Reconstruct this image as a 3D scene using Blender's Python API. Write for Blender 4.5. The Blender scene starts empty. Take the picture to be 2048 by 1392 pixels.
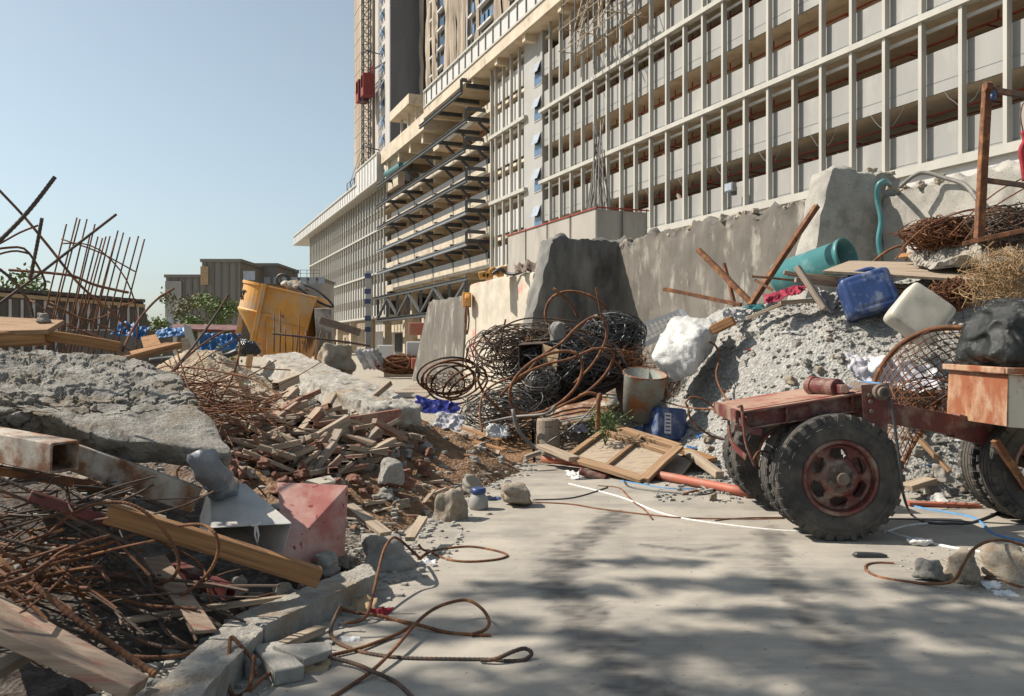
import bpy, math, random
from mathutils import Vector as V, Matrix, noise as NZ
R = math.radians
sc = bpy.context.scene
COL = sc.collection
F = 1700.0; HY = 690.0; CZ = 1.5
random.seed(7)

def P(px, py, Y): return V(((px-1024)/F*Y, Y, CZ-(py-HY)/F*Y))
def sstep(a, b, x):
    t = max(0, min(1, (x-a)/(b-a))); return t*t*(3-2*t)
def lerpt(x, pts):
    if x <= pts[0][0]: return pts[0][1]
    for (a, va), (b, vb) in zip(pts, pts[1:]):
        if x <= b: return va+(vb-va)*(x-a)/(b-a)
    return pts[-1][1]
def fb(p, s=1.0, o=4): return NZ.fractal(V(p)*s, 0.9, 2.1, o)

# ---------------------------------------------------------------- terrain heights
EDGE = [(3, -1.75), (3.7, -1.5), (5.4, -1.0), (6.2, -0.85), (7, -0.78), (8.2, -0.5), (9.4, -0.1), (10, 0.15), (11, 0.0), (12, -.6), (13, -1.3), (14, -2.0), (16, -3)]
AMP = [(2, .02), (3.6, .03), (5, .17), (6, .42), (7, .62), (8.5, .84), (10, .86), (12, .88), (13, .95), (14.2, .8), (15.5, .4), (17, 0)]
def H(x, y):
    h = 0.0
    d = lerpt(y, EDGE)-x
    if d > 0 and y < 17:
        h = lerpt(y, AMP)*(1-math.exp(-d/1.35))*(1-sstep(5.5, 9, d)*.5)+.5*math.exp(-((x+4.7)/.9)**2-((y-13.0)/1.1)**2)+.3*math.exp(-((x+2.9)/.9)**2-((y-14.6)/.7)**2)+.4*math.exp(-((x+2.0)/.55)**2-((y-13.4)/.8)**2)
    # right gravel mound
    s = sstep(1.3, 3.6, x)*(2.05+.2*max(0, min(3, x-4)))
    fr = lerpt(x, [(1.8, 10.4), (4, 8.55), (9, 8.2)])
    u = max(0, min(1, (y-fr)/2.8)); t = (1-(1-u)**1.6)*(1-sstep(14, 19, y))
    h = max(h, s*t)
    # low scrap heap under the wire
    h = max(h, .75*math.exp(-((x-.9)/1.3)**2-((y-12.6)/1.1)**2))
    return h
def HN(x, y):
    h = H(x, y)
    k = min(1, h*4)
    if k > 0:
        m = 1.0 if x > 1.2 else 1.5
        h += k*(.07*fb((x, y, 3.1), 1.6)+.035*m*fb((x, y, 9), 5)+.012*m*fb((x, y, 2), 17, 3))
    return h
def S(px, py, y0=3.2, y1=70, dz=0.0):
    y = y0
    while y < y1:
        p = P(px, py, y)
        if p.z <= HN(p.x, p.y)+dz: return p
        y += .03 if y < 16 else .3
    return P(px, py, y1)

# ---------------------------------------------------------------- mesh builder
class MB:
    def __init__(s): s.v = []; s.f = []; s.m = []; s.cm = 0
    def add(s, vs, fs):
        o = len(s.v); s.v += [V(v) for v in vs]
        s.f += [tuple(i+o for i in f) for f in fs]; s.m += [s.cm]*len(fs); return s
    def hexa(s, b, t):   # 4 bottom, 4 top corners in order
        return s.add(list(b)+list(t), [(3, 2, 1, 0), (4, 5, 6, 7), (0, 1, 5, 4), (1, 2, 6, 5), (2, 3, 7, 6), (3, 0, 4, 7)])
    def box(s, c, sz, M=None):
        c = V(c); x, y, z = [k/2 for k in sz]; M = M or Matrix.Identity(3)
        q = [c+M@V(k) for k in ((-x, -y, -z), (x, -y, -z), (x, y, -z), (-x, y, -z), (-x, -y, z), (x, -y, z), (x, y, z), (-x, y, z))]
        return s.hexa(q[:4], q[4:])
    def bar(s, a, b, w, h, up=(0, 0, 1)):
        a = V(a); b = V(b); d = (b-a).normalized(); up = V(up)
        if abs(d.dot(up)) > .95: up = V((0, 1, 0))
        sd = d.cross(up).normalized()*w/2; u = sd.cross(d).normalized()*h/2
        return s.hexa([a-sd-u, a+sd-u, b+sd-u, b-sd-u], [a-sd+u, a+sd+u, b+sd+u, b-sd+u])
    def ibeam(s, a, b, w, h, t=.03):
        a = V(a); b = V(b); z = V((0, 0, 1))
        s.bar(a+z*(h/2-t/2), b+z*(h/2-t/2), w, t); s.bar(a-z*(h/2-t/2), b-z*(h/2-t/2), w, t)
        return s.bar(a, b, t, h-2*t)
    def tube(s, pts, r, n=6, closed=False, rib=0.0, caps=True):
        pts = [V(p) for p in pts]; N = len(pts); o = len(s.v); fs = []; vs = []
        u = None
        for i, p in enumerate(pts):
            if closed: t = pts[(i+1) % N]-pts[i-1]
            else: t = pts[min(i+1, N-1)]-pts[max(i-1, 0)]
            if t.length < 1e-9: t = V((0, 0, 1))
            t.normalize()
            if u is None: u = t.orthogonal().normalized()
            u = (u-t*u.dot(t))
            if u.length < 1e-6: u = t.orthogonal()
            u.normalize(); w = t.cross(u)
            rr = (r(i/(N-1)) if callable(r) else r)*(1+(rib if i % 3 == 0 else 0))
            for k in range(n):
                a = 2*math.pi*k/n; vs.append(p+(u*math.cos(a)+w*math.sin(a))*rr)
        for i in range(N if closed else N-1):
            j = (i+1) % N
            for k in range(n):
                l = (k+1) % n; fs.append((i*n+k, i*n+l, j*n+l, j*n+k))
        if not closed and caps: fs += [tuple(range(n-1, -1, -1)), tuple((N-1)*n+k for k in range(n))]
        return s.add(vs, fs)
    def cyl(s, a, b, r1, r2=None, n=16, caps=True): 
        r2 = r1 if r2 is None else r2
        return s.tube([a, b], lambda t: r1+(r2-r1)*t, n, caps=caps)
    def lathe(s, c, prof, ax='Z', n=32):   # prof: (radius, offset along axis)
        c = V(c); vs = []; fs = []; m = len(prof)
        for k in range(n):
            a = 2*math.pi*k/n; ca, sa = math.cos(a), math.sin(a)
            for r, z in prof:
                vs.append(c+(V((r*ca, r*sa, z)) if ax == 'Z' else V((r*ca, z, r*sa)) if ax == 'Y' else V((z, r*ca, r*sa))))
        for k in range(n):
            l = (k+1) % n
            for i in range(m-1): fs.append((k*m+i, l*m+i, l*m+i+1, k*m+i+1))
        return s.add(vs, fs)
    def lump(s, b, t, res=.1, pw=8, disp=None, maxn=110):
        """trilinear hexahedron with rounded edges, surface displaced by a position-only field"""
        C = [V(k) for k in list(b)+list(t)]
        def tri(x, y, z):
            x = (x+1)/2; y = (y+1)/2; z = (z+1)/2
            lo = (C[0]*(1-x)+C[1]*x)*(1-y)+(C[3]*(1-x)+C[2]*x)*y
            hi = (C[4]*(1-x)+C[5]*x)*(1-y)+(C[7]*(1-x)+C[6]*x)*y
            return lo*(1-z)+hi*z
        cen = tri(0, 0, 0)
        L = [(tri(1, 0, 0)-tri(-1, 0, 0)).length, (tri(0, 1, 0)-tri(0, -1, 0)).length, (tri(0, 0, 1)-tri(0, 0, -1)).length]
        n = [max(2, min(maxn, int(l/res))) for l in L]
        for ax in range(3):
            a, c2 = (ax+1) % 3, (ax+2) % 3
            for sg in (-1, 1):
                vs = []; fs = []
                for i in range(n[a]+1):
                    for j in range(n[c2]+1):
                        q = [0, 0, 0]; q[ax] = sg; q[a] = -1+2*i/n[a]; q[c2] = -1+2*j/n[c2]
                        k = sum(abs(e)**pw for e in q)**(1/pw)
                        p = tri(*[e/k for e in q])
                        if disp: p = p+disp(p, (p-cen))
                        vs.append(p)
                m = n[c2]+1
                for i in range(n[a]):
                    for j in range(n[c2]):
                        f = (i*m+j, (i+1)*m+j, (i+1)*m+j+1, i*m+j+1)
                        fs.append(f if sg > 0 else f[::-1])
                s.add(vs, fs)
        return s
    def build(s, name, mat, parent=None, smooth=False, bevel=0, weld=False, solid=0, sub=0):
        xs = [v.x for v in s.v]; ys = [v.y for v in s.v]; zs = [v.z for v in s.v]
        o = V(((min(xs)+max(xs))/2, (min(ys)+max(ys))/2, min(zs)))
        me = bpy.data.meshes.new(name); me.from_pydata([v-o for v in s.v], [], s.f)
        for mt in (mat if isinstance(mat, (list, tuple)) else [mat]): me.materials.append(mt)
        if isinstance(mat, (list, tuple)): me.polygons.foreach_set('material_index', s.m)
        if smooth: me.polygons.foreach_set('use_smooth', [True]*len(me.polygons))
        me.update()
        ob = bpy.data.objects.new(name, me); COL.objects.link(ob)
        if parent: ob.parent = parent; ob.location = o-wloc(parent)
        else: ob.location = o
        if weld:
            m = ob.modifiers.new('w', 'WELD'); m.merge_threshold = .0004
        if solid:
            m = ob.modifiers.new('s', 'SOLIDIFY'); m.thickness = solid; m.offset = 0
        if bevel:
            m = ob.modifiers.new('b', 'BEVEL'); m.width = bevel; m.segments = 2; m.limit_method = 'ANGLE'
        if sub:
            m = ob.modifiers.new('u', 'SUBSURF'); m.levels = sub; m.render_levels = sub
        return ob
def wloc(o):
    l = V(o.location)
    while o.parent: o = o.parent; l += V(o.location)
    return l
def tag(o, label=None, cat=None, group=None, kind=None):
    if label: o['label'] = label
    if cat: o['category'] = cat
    if group: o['group'] = group
    if kind: o['kind'] = kind
    return o
def thing(name, loc, label, cat, group=None):
    o = bpy.data.objects.new(name, None); COL.objects.link(o); o.location = V(loc); o.empty_display_size = .2
    return tag(o, label, cat, group)
def spline(pts, step=.03, closed=False):
    pts = [V(p) for p in pts]; out = []; N = len(pts)
    for i in range(N if closed else N-1):
        if closed: a, b, c, d = pts[i-1], pts[i], pts[(i+1) % N], pts[(i+2) % N]
        else: a, b, c, d = pts[max(i-1, 0)], pts[i], pts[i+1], pts[min(i+2, N-1)]
        n = max(1, int((c-b).length/step))
        for k in range(n):
            t = k/n
            out.append(.5*((2*b)+(c-a)*t+(2*a-5*b+4*c-d)*t*t+(3*b-a-3*c+d)*t*t*t))
    if not closed: out.append(pts[-1])
    return out

# ---------------------------------------------------------------- materials
def mat(name, c1, c2, scale=6, c3=None, s3=2.5, t3=.55, w3=.06, rough=.85, metal=0, bump=.35, bs=None, st=(1, 1, 1), c4=None, s4=30, t4=.62, alpha=None, world=False, dist=.02, sheen=0, trans=0):
    m = bpy.data.materials.new(name); m.use_nodes = True; nt = m.node_tree; N = nt.nodes; L = nt.links
    b = N['Principled BSDF']; b.inputs['Roughness'].default_value = rough; b.inputs['Metallic'].default_value = metal
    tc = N.new('ShaderNodeTexCoord'); mp = N.new('ShaderNodeMapping'); mp.inputs['Scale'].default_value = st
    L.new(tc.outputs['Object'], mp.inputs['Vector'])
    if not world:
        oi = N.new('ShaderNodeObjectInfo'); mu = N.new('ShaderNodeMath'); mu.operation = 'MULTIPLY'; mu.inputs[1].default_value = 37
        L.new(oi.outputs['Random'], mu.inputs[0]); L.new(mu.outputs[0], mp.inputs['Location'])
    def noise(s, det=6, r=.6):
        n = N.new('ShaderNodeTexNoise'); n.inputs['Scale'].default_value = s; n.inputs['Detail'].default_value = det; n.inputs['Roughness'].default_value = r
        L.new(mp.outputs[0], n.inputs['Vector']); return n.outputs['Fac']
    def ramp(src, a, c):
        r = N.new('ShaderNodeMapRange'); r.inputs['From Min'].default_value = a; r.inputs['From Max'].default_value = c; L.new(src, r.inputs['Value']); return r.outputs[0]
    def mix(f, a, c):
        x = N.new('ShaderNodeMix'); x.data_type = 'RGBA'; L.new(f, x.inputs[0])
        for k, i in ((a, 6), (c, 7)):
            if isinstance(k, tuple): x.inputs[i].default_value = (*k, 1)
            else: L.new(k, x.inputs[i])
        return x.outputs[2]
    col = mix(ramp(noise(scale), .35, .65), c1, c2)
    if c3:
        msk = ramp(noise(s3, 8, .65), t3-w3, t3+w3); col = mix(msk, col, c3)
        if metal > 0:
            iv = N.new('ShaderNodeMath'); iv.operation = 'MULTIPLY_ADD'; iv.inputs[1].default_value = -metal; iv.inputs[2].default_value = metal
            L.new(msk, iv.inputs[0]); L.new(iv.outputs[0], b.inputs['Metallic'])
    if c4: col = mix(ramp(noise(s4, 3), t4, t4+.04), col, c4)
    L.new(col, b.inputs['Base Color'])
    if bump:
        bp = N.new('ShaderNodeBump'); bp.inputs['Strength'].default_value = bump; bp.inputs['Distance'].default_value = dist
        L.new(noise(bs or scale*3, 8, .7), bp.inputs['Height']); L.new(bp.outputs[0], b.inputs['Normal'])
    if alpha is not None: b.inputs['Alpha'].default_value = alpha
    if trans: b.inputs['Transmission Weight'].default_value = trans
    return m
M = {}
M['concrete'] = mat('concrete', (.36, .34, .30), (.26, .245, .22), 3, (.17, .16, .14), 1.5, .62, .1, bump=.5, bs=25, c4=(.13, .12, .11), s4=40)
M['conc_rough'] = mat('rough_concrete', (.44, .41, .36), (.29, .27, .24), 7, (.30, .23, .16), 3, .58, .08, bump=1, bs=30, c4=(.14, .13, .12), s4=50, t4=.68, dist=.03)
M['conc_boulder'] = mat('boulder_concrete', (.45, .42, .37), (.22, .205, .18), 6, (.30, .235, .165), 3, .58, .08, bump=1, bs=34, c4=(.12, .11, .10), s4=30, t4=.66, dist=.05)
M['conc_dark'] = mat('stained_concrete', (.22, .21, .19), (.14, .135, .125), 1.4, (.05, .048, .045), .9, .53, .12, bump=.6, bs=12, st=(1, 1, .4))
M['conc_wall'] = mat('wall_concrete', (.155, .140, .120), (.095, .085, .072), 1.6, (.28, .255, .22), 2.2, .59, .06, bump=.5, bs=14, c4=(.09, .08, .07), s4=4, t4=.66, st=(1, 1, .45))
M['conc_pale'] = mat('pale_concrete', (.52, .47, .39), (.40, .36, .29), 2, (.55, .20, .17), 1.3, .64, .06, bump=.25, bs=20)
M['conc_build'] = mat('building_concrete', (.52, .45, .35), (.40, .34, .26), .4, (.28, .22, .16), .8, .62, .08, bump=.15, bs=4)
M['soffit'] = mat('soffit_concrete', (.62, .52, .39), (.50, .41, .30), .25, (.36, .27, .18), .7, .62, .1, bump=.1)
M['cream'] = mat('cream_paint', (.41, .395, .355), (.355, .34, .305), 1.2, (.45, .38, .30), 1.5, .68, .05, rough=.6, bump=.1, st=(1, 1, .3))
M['cream_white'] = mat('white_parapet', (.50, .49, .47), (.44, .43, .415), .6, bump=.05, rough=.6)
M['grey_panel'] = mat('grey_parapet_panel', (.285, .28, .265), (.24, .235, .225), .5, (.335, .325, .30), .6, .6, .08, bump=.08, rough=.6, st=(1, 1, .35))
M['grey_wall'] = mat('grey_wall', (.34, .335, .32), (.29, .285, .27), .4, (.46, .43, .38), .9, .70, .02, bump=.1)
M['inner'] = mat('inner_wall', (.48, .38, .27), (.36, .28, .2), .3, (.12, .10, .08), .35, .58, .1, bump=.1)
M['net'] = mat('tan_netting', (.33, .265, .20), (.22, .175, .13), .5, (.42, .36, .29), .28, .58, .10, bump=.5, bs=2, st=(1, 1, .12), dist=.3)
M['tower_conc'] = mat('tower_concrete', (.42, .40, .38), (.36, .345, .33), .3, (.50, .42, .33), .4, .64, .06, bump=.1)
M['tower_shade'] = mat('tower_painted_shade', (.15, .155, .165), (.11, .115, .125), .25, (.22, .22, .22), .6, .7, .04, bump=.1, st=(1, 1, .25))  # tower concrete darkened: shade of the unlit side put into the colour
M['glass'] = mat('blue_glass', (.10, .17, .28), (.07, .12, .2), .6, rough=.12, bump=0)
M['pane'] = mat('pale_pane', (.36, .40, .46), (.28, .31, .37), 2, rough=.3, bump=0)
M['dark'] = mat('dark_opening', (.03, .03, .032), (.05, .045, .04), 1, bump=0)
M['steel'] = mat('grey_steel', (.085, .088, .09), (.06, .063, .066), 1.5, (.13, .09, .06), 2, .70, .04, rough=.6, metal=.1, bump=.1)
M['steel_light'] = mat('light_steel', (.24, .25, .26), (.18, .19, .20), 2, rough=.5, metal=.2, bump=.05)
M['redpipe'] = mat('red_pipe', (.32, .05, .03), (.22, .04, .03), 2, bump=0)
M['teal'] = mat('teal_plastic', (.05, .19, .20), (.04, .155, .165), 3, (.13, .25, .25), 4, .60, .08, rough=.4, bump=.05)
M['rust'] = mat('rusty_iron', (.17, .068, .028), (.085, .038, .022), 14, (.27, .12, .045), 9, .58, .07, rough=.9, bump=.5, bs=90, dist=.004)
M['rust_dark'] = mat('dark_rebar', (.055, .042, .036), (.085, .06, .045), 14, (.14, .065, .03), 8, .56, .08, rough=.75, metal=.2, bump=.5, bs=90, dist=.004)
M['wire_black'] = mat('black_wire', (.05, .05, .052), (.09, .088, .085), 9, rough=.5, metal=.5, bump=0)
M['wire_grey'] = mat('grey_wire', (.15, .14, .13), (.09, .085, .08), 9, rough=.5, metal=.5, bump=0)
M['rust_plate'] = mat('rusted_plate', (.24, .115, .05), (.11, .048, .025), 7, (.42, .385, .33), 3.2, .53, .07, rough=.8, bump=.6, bs=45, dist=.006)
M['wood'] = mat('weathered_timber', (.36, .225, .125), (.24, .145, .08), 5, (.12, .075, .045), 4, .6, .08, bump=.7, bs=12, st=(.35, 11, 11), dist=.01)
M['wood_pale'] = mat('pale_timber', (.42, .335, .245), (.30, .235, .17), 5, (.17, .12, .085), 4, .6, .1, bump=.7, bs=12, st=(.35, 11, 11), dist=.01)
M['wood_grey'] = mat('grey_timber', (.34, .28, .22), (.23, .185, .145), 5, (.12, .09, .07), 3, .6, .08, bump=.7, bs=14, st=(.35, 11, 11), dist=.01)
M['wood_red'] = mat('red_stained_board', (.33, .25, .18), (.22, .16, .115), 4, (.26, .10, .075), 2.4, .60, .08, bump=.6, bs=12, st=(.5, 9, 9), dist=.01)
M['wood_brick'] = mat('reddish_offcut', (.28, .14, .09), (.20, .095, .06), 5, (.36, .29, .23), 4, .6, .08, bump=.6, bs=12, st=(.35, 11, 11), dist=.01)
M['wood_orange'] = mat('orange_timber', (.40, .21, .085), (.25, .12, .05), 4, (.10, .055, .03), 4, .62, .08, bump=.7, bs=12, st=(.35, 11, 11), dist=.01)
M['redpaint'] = mat('worn_red_paint', (.145, .03, .025), (.08, .02, .018), 6, (.22, .155, .115), 5, .56, .08, rough=.6, bump=.3, bs=40, dist=.004)
M['redpaint_dust'] = mat('dusty_red_paint', (.33, .21, .15), (.25, .14, .10), 3, (.22, .05, .035), 4, .55, .07, rough=.85, bump=.3, bs=40, dist=.004)
M['rust_box'] = mat('orange_rust_sheet', (.40, .30, .21), (.34, .17, .085), 5, (.24, .075, .03), 3.6, .47, .08, rough=.8, bump=.5, bs=40, st=(1, 1, .7), dist=.004, c4=(.12, .05, .03), s4=22, t4=.64)
M['white_rust'] = mat('chipped_white_sheet', (.52, .48, .40), (.45, .41, .34), 4, (.26, .12, .05), 3.5, .60, .04, rough=.7, bump=.3, bs=30, dist=.004)
M['yellow'] = mat('yellow_hopper_paint', (.60, .29, .05), (.50, .22, .04), 2.5, (.42, .32, .22), 1.8, .56, .12, c4=(.12, .06, .03), s4=5, t4=.68, rough=.6, bump=.2, bs=10)
M['rubber'] = mat('tyre_rubber', (.040, .038, .037), (.022, .021, .021), 6, (.10, .088, .072), 5, .56, .14, rough=.85, bump=.4, bs=60, dist=.004)
M['hub'] = mat('dusty_hub', (.17, .13, .10), (.10, .075, .06), 14, (.20, .04, .03), 10, .62, .06, bump=.4, bs=60, dist=.004)
M['bluep'] = mat('blue_plastic', (.03, .062, .18), (.02, .045, .14), 4, (.17, .20, .27), 6, .56, .08, rough=.4, bump=.15, bs=15)
M['whitep'] = mat('white_plastic', (.50, .47, .40), (.40, .38, .32), 4, (.33, .27, .2), 5, .62, .08, rough=.45, bump=.1)
M['sack'] = mat('white_sack', (.53, .525, .51), (.44, .435, .42), 4, rough=.4, bump=.8, bs=11, dist=.03)
M['cloth'] = mat('white_cloth', (.50, .49, .51), (.40, .39, .42), 4, rough=.9, bump=.3, bs=20)
M['pink'] = mat('pink_cloth', (.34, .03, .065), (.24, .022, .045), 6, rough=.9, bump=.5, bs=20)
M['redcloth'] = mat('red_rag', (.36, .02, .03), (.22, .02, .025), 9, rough=.8, bump=.3)
M['black_bag'] = mat('black_tarpaulin', (.022, .024, .022), (.015, .016, .015), 4, (.08, .075, .068), 3, .70, .05, rough=.2, bump=1, bs=9, dist=.03)
M['bluetarp'] = mat('blue_tarp', (.04, .15, .34), (.02, .09, .24), 4, rough=.5, bump=.5, bs=8)
M['deepblue'] = mat('deep_blue_sheet', (.018, .025, .2), (.012, .018, .13), 6, rough=.35, bump=.5, bs=12)
M['galv'] = mat('galvanised_sheet', (.46, .45, .43), (.36, .355, .345), 7, (.52, .46, .39), 4, .58, .12, rough=.55, metal=.35, bump=.15, bs=20, dist=.004)
M['redsheet'] = mat('faded_red_sheet', (.42, .16, .135), (.33, .10, .085), 5, (.50, .33, .28), 4, .52, .12, rough=.7, bump=.2, bs=30, c4=(.24, .03, .03), s4=14, t4=.62, dist=.004)
M['bucket'] = mat('rusty_bucket', (.26, .27, .24), (.18, .19, .17), 4, (.26, .12, .05), 4, .56, .06, rough=.7, bump=.3, bs=20)
M['orangepipe'] = mat('orange_pipe', (.36, .105, .062), (.30, .085, .05), 3, (.32, .17, .12), 3, .6, .1, rough=.6, bump=.05)
M['straw'] = mat('dry_straw', (.36, .24, .12), (.24, .15, .075), 9, bump=0)
M['leaf'] = mat('foliage', (.11, .16, .035), (.06, .105, .025), .8, (.16, .17, .04), 1.5, .6, .1, rough=.7, bump=0)
M['leaf_dry'] = mat('browning_foliage', (.14, .12, .05), (.09, .10, .035), .8, rough=.8, bump=0)
M['bark'] = mat('bark', (.13, .10, .075), (.08, .06, .045), 6, bump=.6, bs=14, st=(1, 1, .3))
M['farbuild'] = mat('far_cladding', (.20, .185, .17), (.17, .16, .148), .3, (.20, .185, .165), .6, .6, .05, bump=.05, st=(1, 1, .1))
M['hoard'] = mat('dark_hoarding', (.10, .088, .078), (.075, .066, .06), .8, (.15, .13, .11), 1.2, .62, .1, bump=.2, st=(2, 2, .2))
M['whitepost'] = mat('pale_post', (.55, .53, .5), (.45, .44, .42), 2, bump=.1)
M['paper'] = mat('paper_scrap', (.62, .62, .62), (.54, .54, .55), 6, rough=.9, bump=.2)
M['rope_w'] = mat('white_rope', (.66, .64, .62), (.52, .5, .48), 30, rough=.9, bump=.5, bs=90, dist=.004)
M['rope_b'] = mat('blue_rope', (.10, .26, .48), (.06, .18, .36), 30, rough=.8, bump=.4, bs=90, dist=.004)
M['cable'] = mat('black_cable', (.03, .032, .035), (.05, .05, .05), 8, rough=.5, bump=.1)
M['hose'] = mat('grey_hose', (.20, .19, .17), (.14, .13, .12), 8, rough=.6, bump=.2)
M['soil'] = None
M['hoistred'] = mat('hoist_red', (.22, .035, .032), (.15, .03, .028), 3, bump=.1)
M['carton'] = mat('cardboard', (.40, .29, .17), (.32, .22, .13), 4, bump=.2)
M['stonegrey'] = mat('grey_stone', (.37, .35, .315), (.26, .245, .22), 8, (.38, .36, .32), 6, .56, .1, bump=1, bs=35, c4=(.15, .14, .13), s4=60, t4=.68, dist=.015)
M['stonebuff'] = mat('buff_stone', (.40, .345, .27), (.28, .24, .19), 8, (.32, .20, .11), 4, .6, .1, bump=1, bs=35, c4=(.14, .12, .1), s4=60, t4=.6, dist=.015)

def mat_heap(name, cols, gravel=.5, tint=False):
    """dirt / crushed concrete: patches of soil among grey rubble"""
    m = bpy.data.materials.new(name); m.use_nodes = True; nt = m.node_tree; N = nt.nodes; L = nt.links
    b = N['Principled BSDF']; b.inputs['Roughness'].default_value = .95
    tc = N.new('ShaderNodeTexCoord')
    def noise(s, d=7, r=.65):
        n = N.new('ShaderNodeTexNoise'); n.inputs['Scale'].default_value = s; n.inputs['Detail'].default_value = d; n.inputs['Roughness'].default_value = r
        L.new(tc.outputs['Object'], n.inputs['Vector']); return n.outputs['Fac']
    def rng(src, a, c):
        r = N.new('ShaderNodeMapRange'); r.inputs['From Min'].default_value = a; r.inputs['From Max'].default_value = c; L.new(src, r.inputs['Value']); return r.outputs[0]
    def mix(f, a, c):
        x = N.new('ShaderNodeMix'); x.data_type = 'RGBA'; L.new(f, x.inputs[0])
        for k, i in ((a, 6), (c, 7)):
            if isinstance(k, tuple): x.inputs[i].default_value = (*k, 1)
            else: L.new(k, x.inputs[i])
        return x.outputs[2]
    col = mix(rng(noise(1.1), .5-gravel*.1-.04, .5-gravel*.1+.08), cols[0], cols[1])
    vo = N.new('ShaderNodeTexVoronoi'); vo.inputs['Scale'].default_value = 28; L.new(tc.outputs['Object'], vo.inputs['Vector'])
    sep = N.new('ShaderNodeSeparateColor'); L.new(vo.outputs['Color'], sep.inputs[0])
    col = mix(rng(sep.outputs[0], .45, .75), col, cols[2])
    col = mix(rng(noise(14), .55, .7), col, cols[3])
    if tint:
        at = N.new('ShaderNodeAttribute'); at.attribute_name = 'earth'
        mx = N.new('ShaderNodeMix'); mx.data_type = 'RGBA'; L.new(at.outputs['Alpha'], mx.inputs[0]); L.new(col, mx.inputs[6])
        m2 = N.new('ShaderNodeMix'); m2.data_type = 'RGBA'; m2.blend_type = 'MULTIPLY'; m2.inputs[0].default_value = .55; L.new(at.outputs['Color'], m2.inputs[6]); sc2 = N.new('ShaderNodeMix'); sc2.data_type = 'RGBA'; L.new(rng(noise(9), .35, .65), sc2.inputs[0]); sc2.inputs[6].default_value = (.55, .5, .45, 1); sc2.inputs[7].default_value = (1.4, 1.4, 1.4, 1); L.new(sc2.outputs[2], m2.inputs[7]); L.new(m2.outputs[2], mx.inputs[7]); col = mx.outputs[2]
    L.new(col, b.inputs['Base Color'])
    ad = N.new('ShaderNodeMath'); ad.operation = 'ADD'; L.new(vo.outputs['Distance'], ad.inputs[0]); L.new(noise(45), ad.inputs[1])
    bp = N.new('ShaderNodeBump'); bp.inputs['Strength'].default_value = .9; bp.inputs['Distance'].default_value = .03
    L.new(ad.outputs[0], bp.inputs['Height']); L.new(bp.outputs[0], b.inputs['Normal'])
    return m
M['shade_ground'] = mat_heap('ground_painted_shade', [(.055, .038, .026), (.075, .055, .042), (.11, .095, .08), (.03, .024, .02)], .5)  # near-black ground colour that paints the deep shade under the tangled debris
M['seam'] = mat('panel_seam', (.155, .145, .135), (.13, .12, .11), 1, bump=0)
M['mesh_cloth'] = mat('grey_mesh_cloth', (.36, .335, .295), (.29, .27, .24), .8, (.24, .215, .185), 1.2, .6, .1, bump=.3, bs=5, st=(1, 1, .3))
M['galv_blue'] = mat('weathered_zinc', (.21, .235, .265), (.14, .16, .185), 7, (.33, .32, .30), 5, .60, .1, rough=.5, metal=.3, bump=.3, bs=20)
M['brick'] = mat('red_brick', (.30, .12, .075), (.22, .085, .055), 8, (.38, .31, .26), 7, .58, .08, bump=1, bs=35)
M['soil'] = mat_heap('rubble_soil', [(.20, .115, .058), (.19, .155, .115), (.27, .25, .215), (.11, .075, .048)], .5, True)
M['grav'] = mat_heap('crushed_concrete', [(.345, .335, .31), (.285, .275, .255), (.40, .39, .36), (.205, .195, .18)], 1)
M['dust'] = mat_heap('dusty_ground', [(.40, .35, .28), (.34, .295, .235), (.38, .335, .27), (.27, .235, .185)], .8)
# ================================================================ camera, light, sky
cam = bpy.data.cameras.new('camera'); co = bpy.data.objects.new('camera', cam); COL.objects.link(co)
cam.sensor_width = 36; cam.lens = F/2048*36; cam.shift_y = -6/2048; cam.clip_end = 3000; cam.clip_start = .05
co.location = (0, 0, CZ); co.rotation_euler = (R(90), 0, 0); sc.camera = co
SUNEL = 46; sd = V((-1, .16, 0)).normalized()*math.cos(R(SUNEL)); sd.z = math.sin(R(SUNEL))
sl = bpy.data.lights.new('sun', 'SUN'); sl.energy = 4.8; sl.angle = R(.5); sl.color = (1, .92, .80)
so = bpy.data.objects.new('sun', sl); COL.objects.link(so); so.rotation_euler = (-sd).to_track_quat('-Z', 'Y').to_euler(); so.location = (-30, 0, 40)
w = bpy.data.worlds.new('World'); sc.world = w; w.use_nodes = True; nt = w.node_tree
sky = nt.nodes.new('ShaderNodeTexSky'); sky.sky_type = 'NISHITA'; sky.sun_disc = False
sky.sun_elevation = R(SUNEL); sky.sun_rotation = math.atan2(sd.x, sd.y); sky.dust_density = 1.3; sky.air_density = 1.0; sky.ozone_density = 2.2
hs = nt.nodes.new('ShaderNodeHueSaturation'); hs.inputs['Saturation'].default_value = .58; hs.inputs['Hue'].default_value = .492; nt.links.new(sky.outputs[0], hs.inputs['Color'])
bg = nt.nodes['Background']; tm = nt.nodes.new('ShaderNodeMix'); tm.data_type = 'RGBA'; tm.blend_type = 'MULTIPLY'; tm.inputs[0].default_value = 1; tm.inputs[7].default_value = (.92, .97, .955, 1); nt.links.new(hs.outputs[0], tm.inputs[6]); nt.links.new(tm.outputs[2], bg.inputs[0]); bg.inputs[1].default_value = .094
sc.view_settings.view_transform = 'Standard'; sc.view_settings.look = 'None'; sc.view_settings.exposure = .58
sc.render.resolution_x = 1024; sc.render.resolution_y = 696

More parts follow.
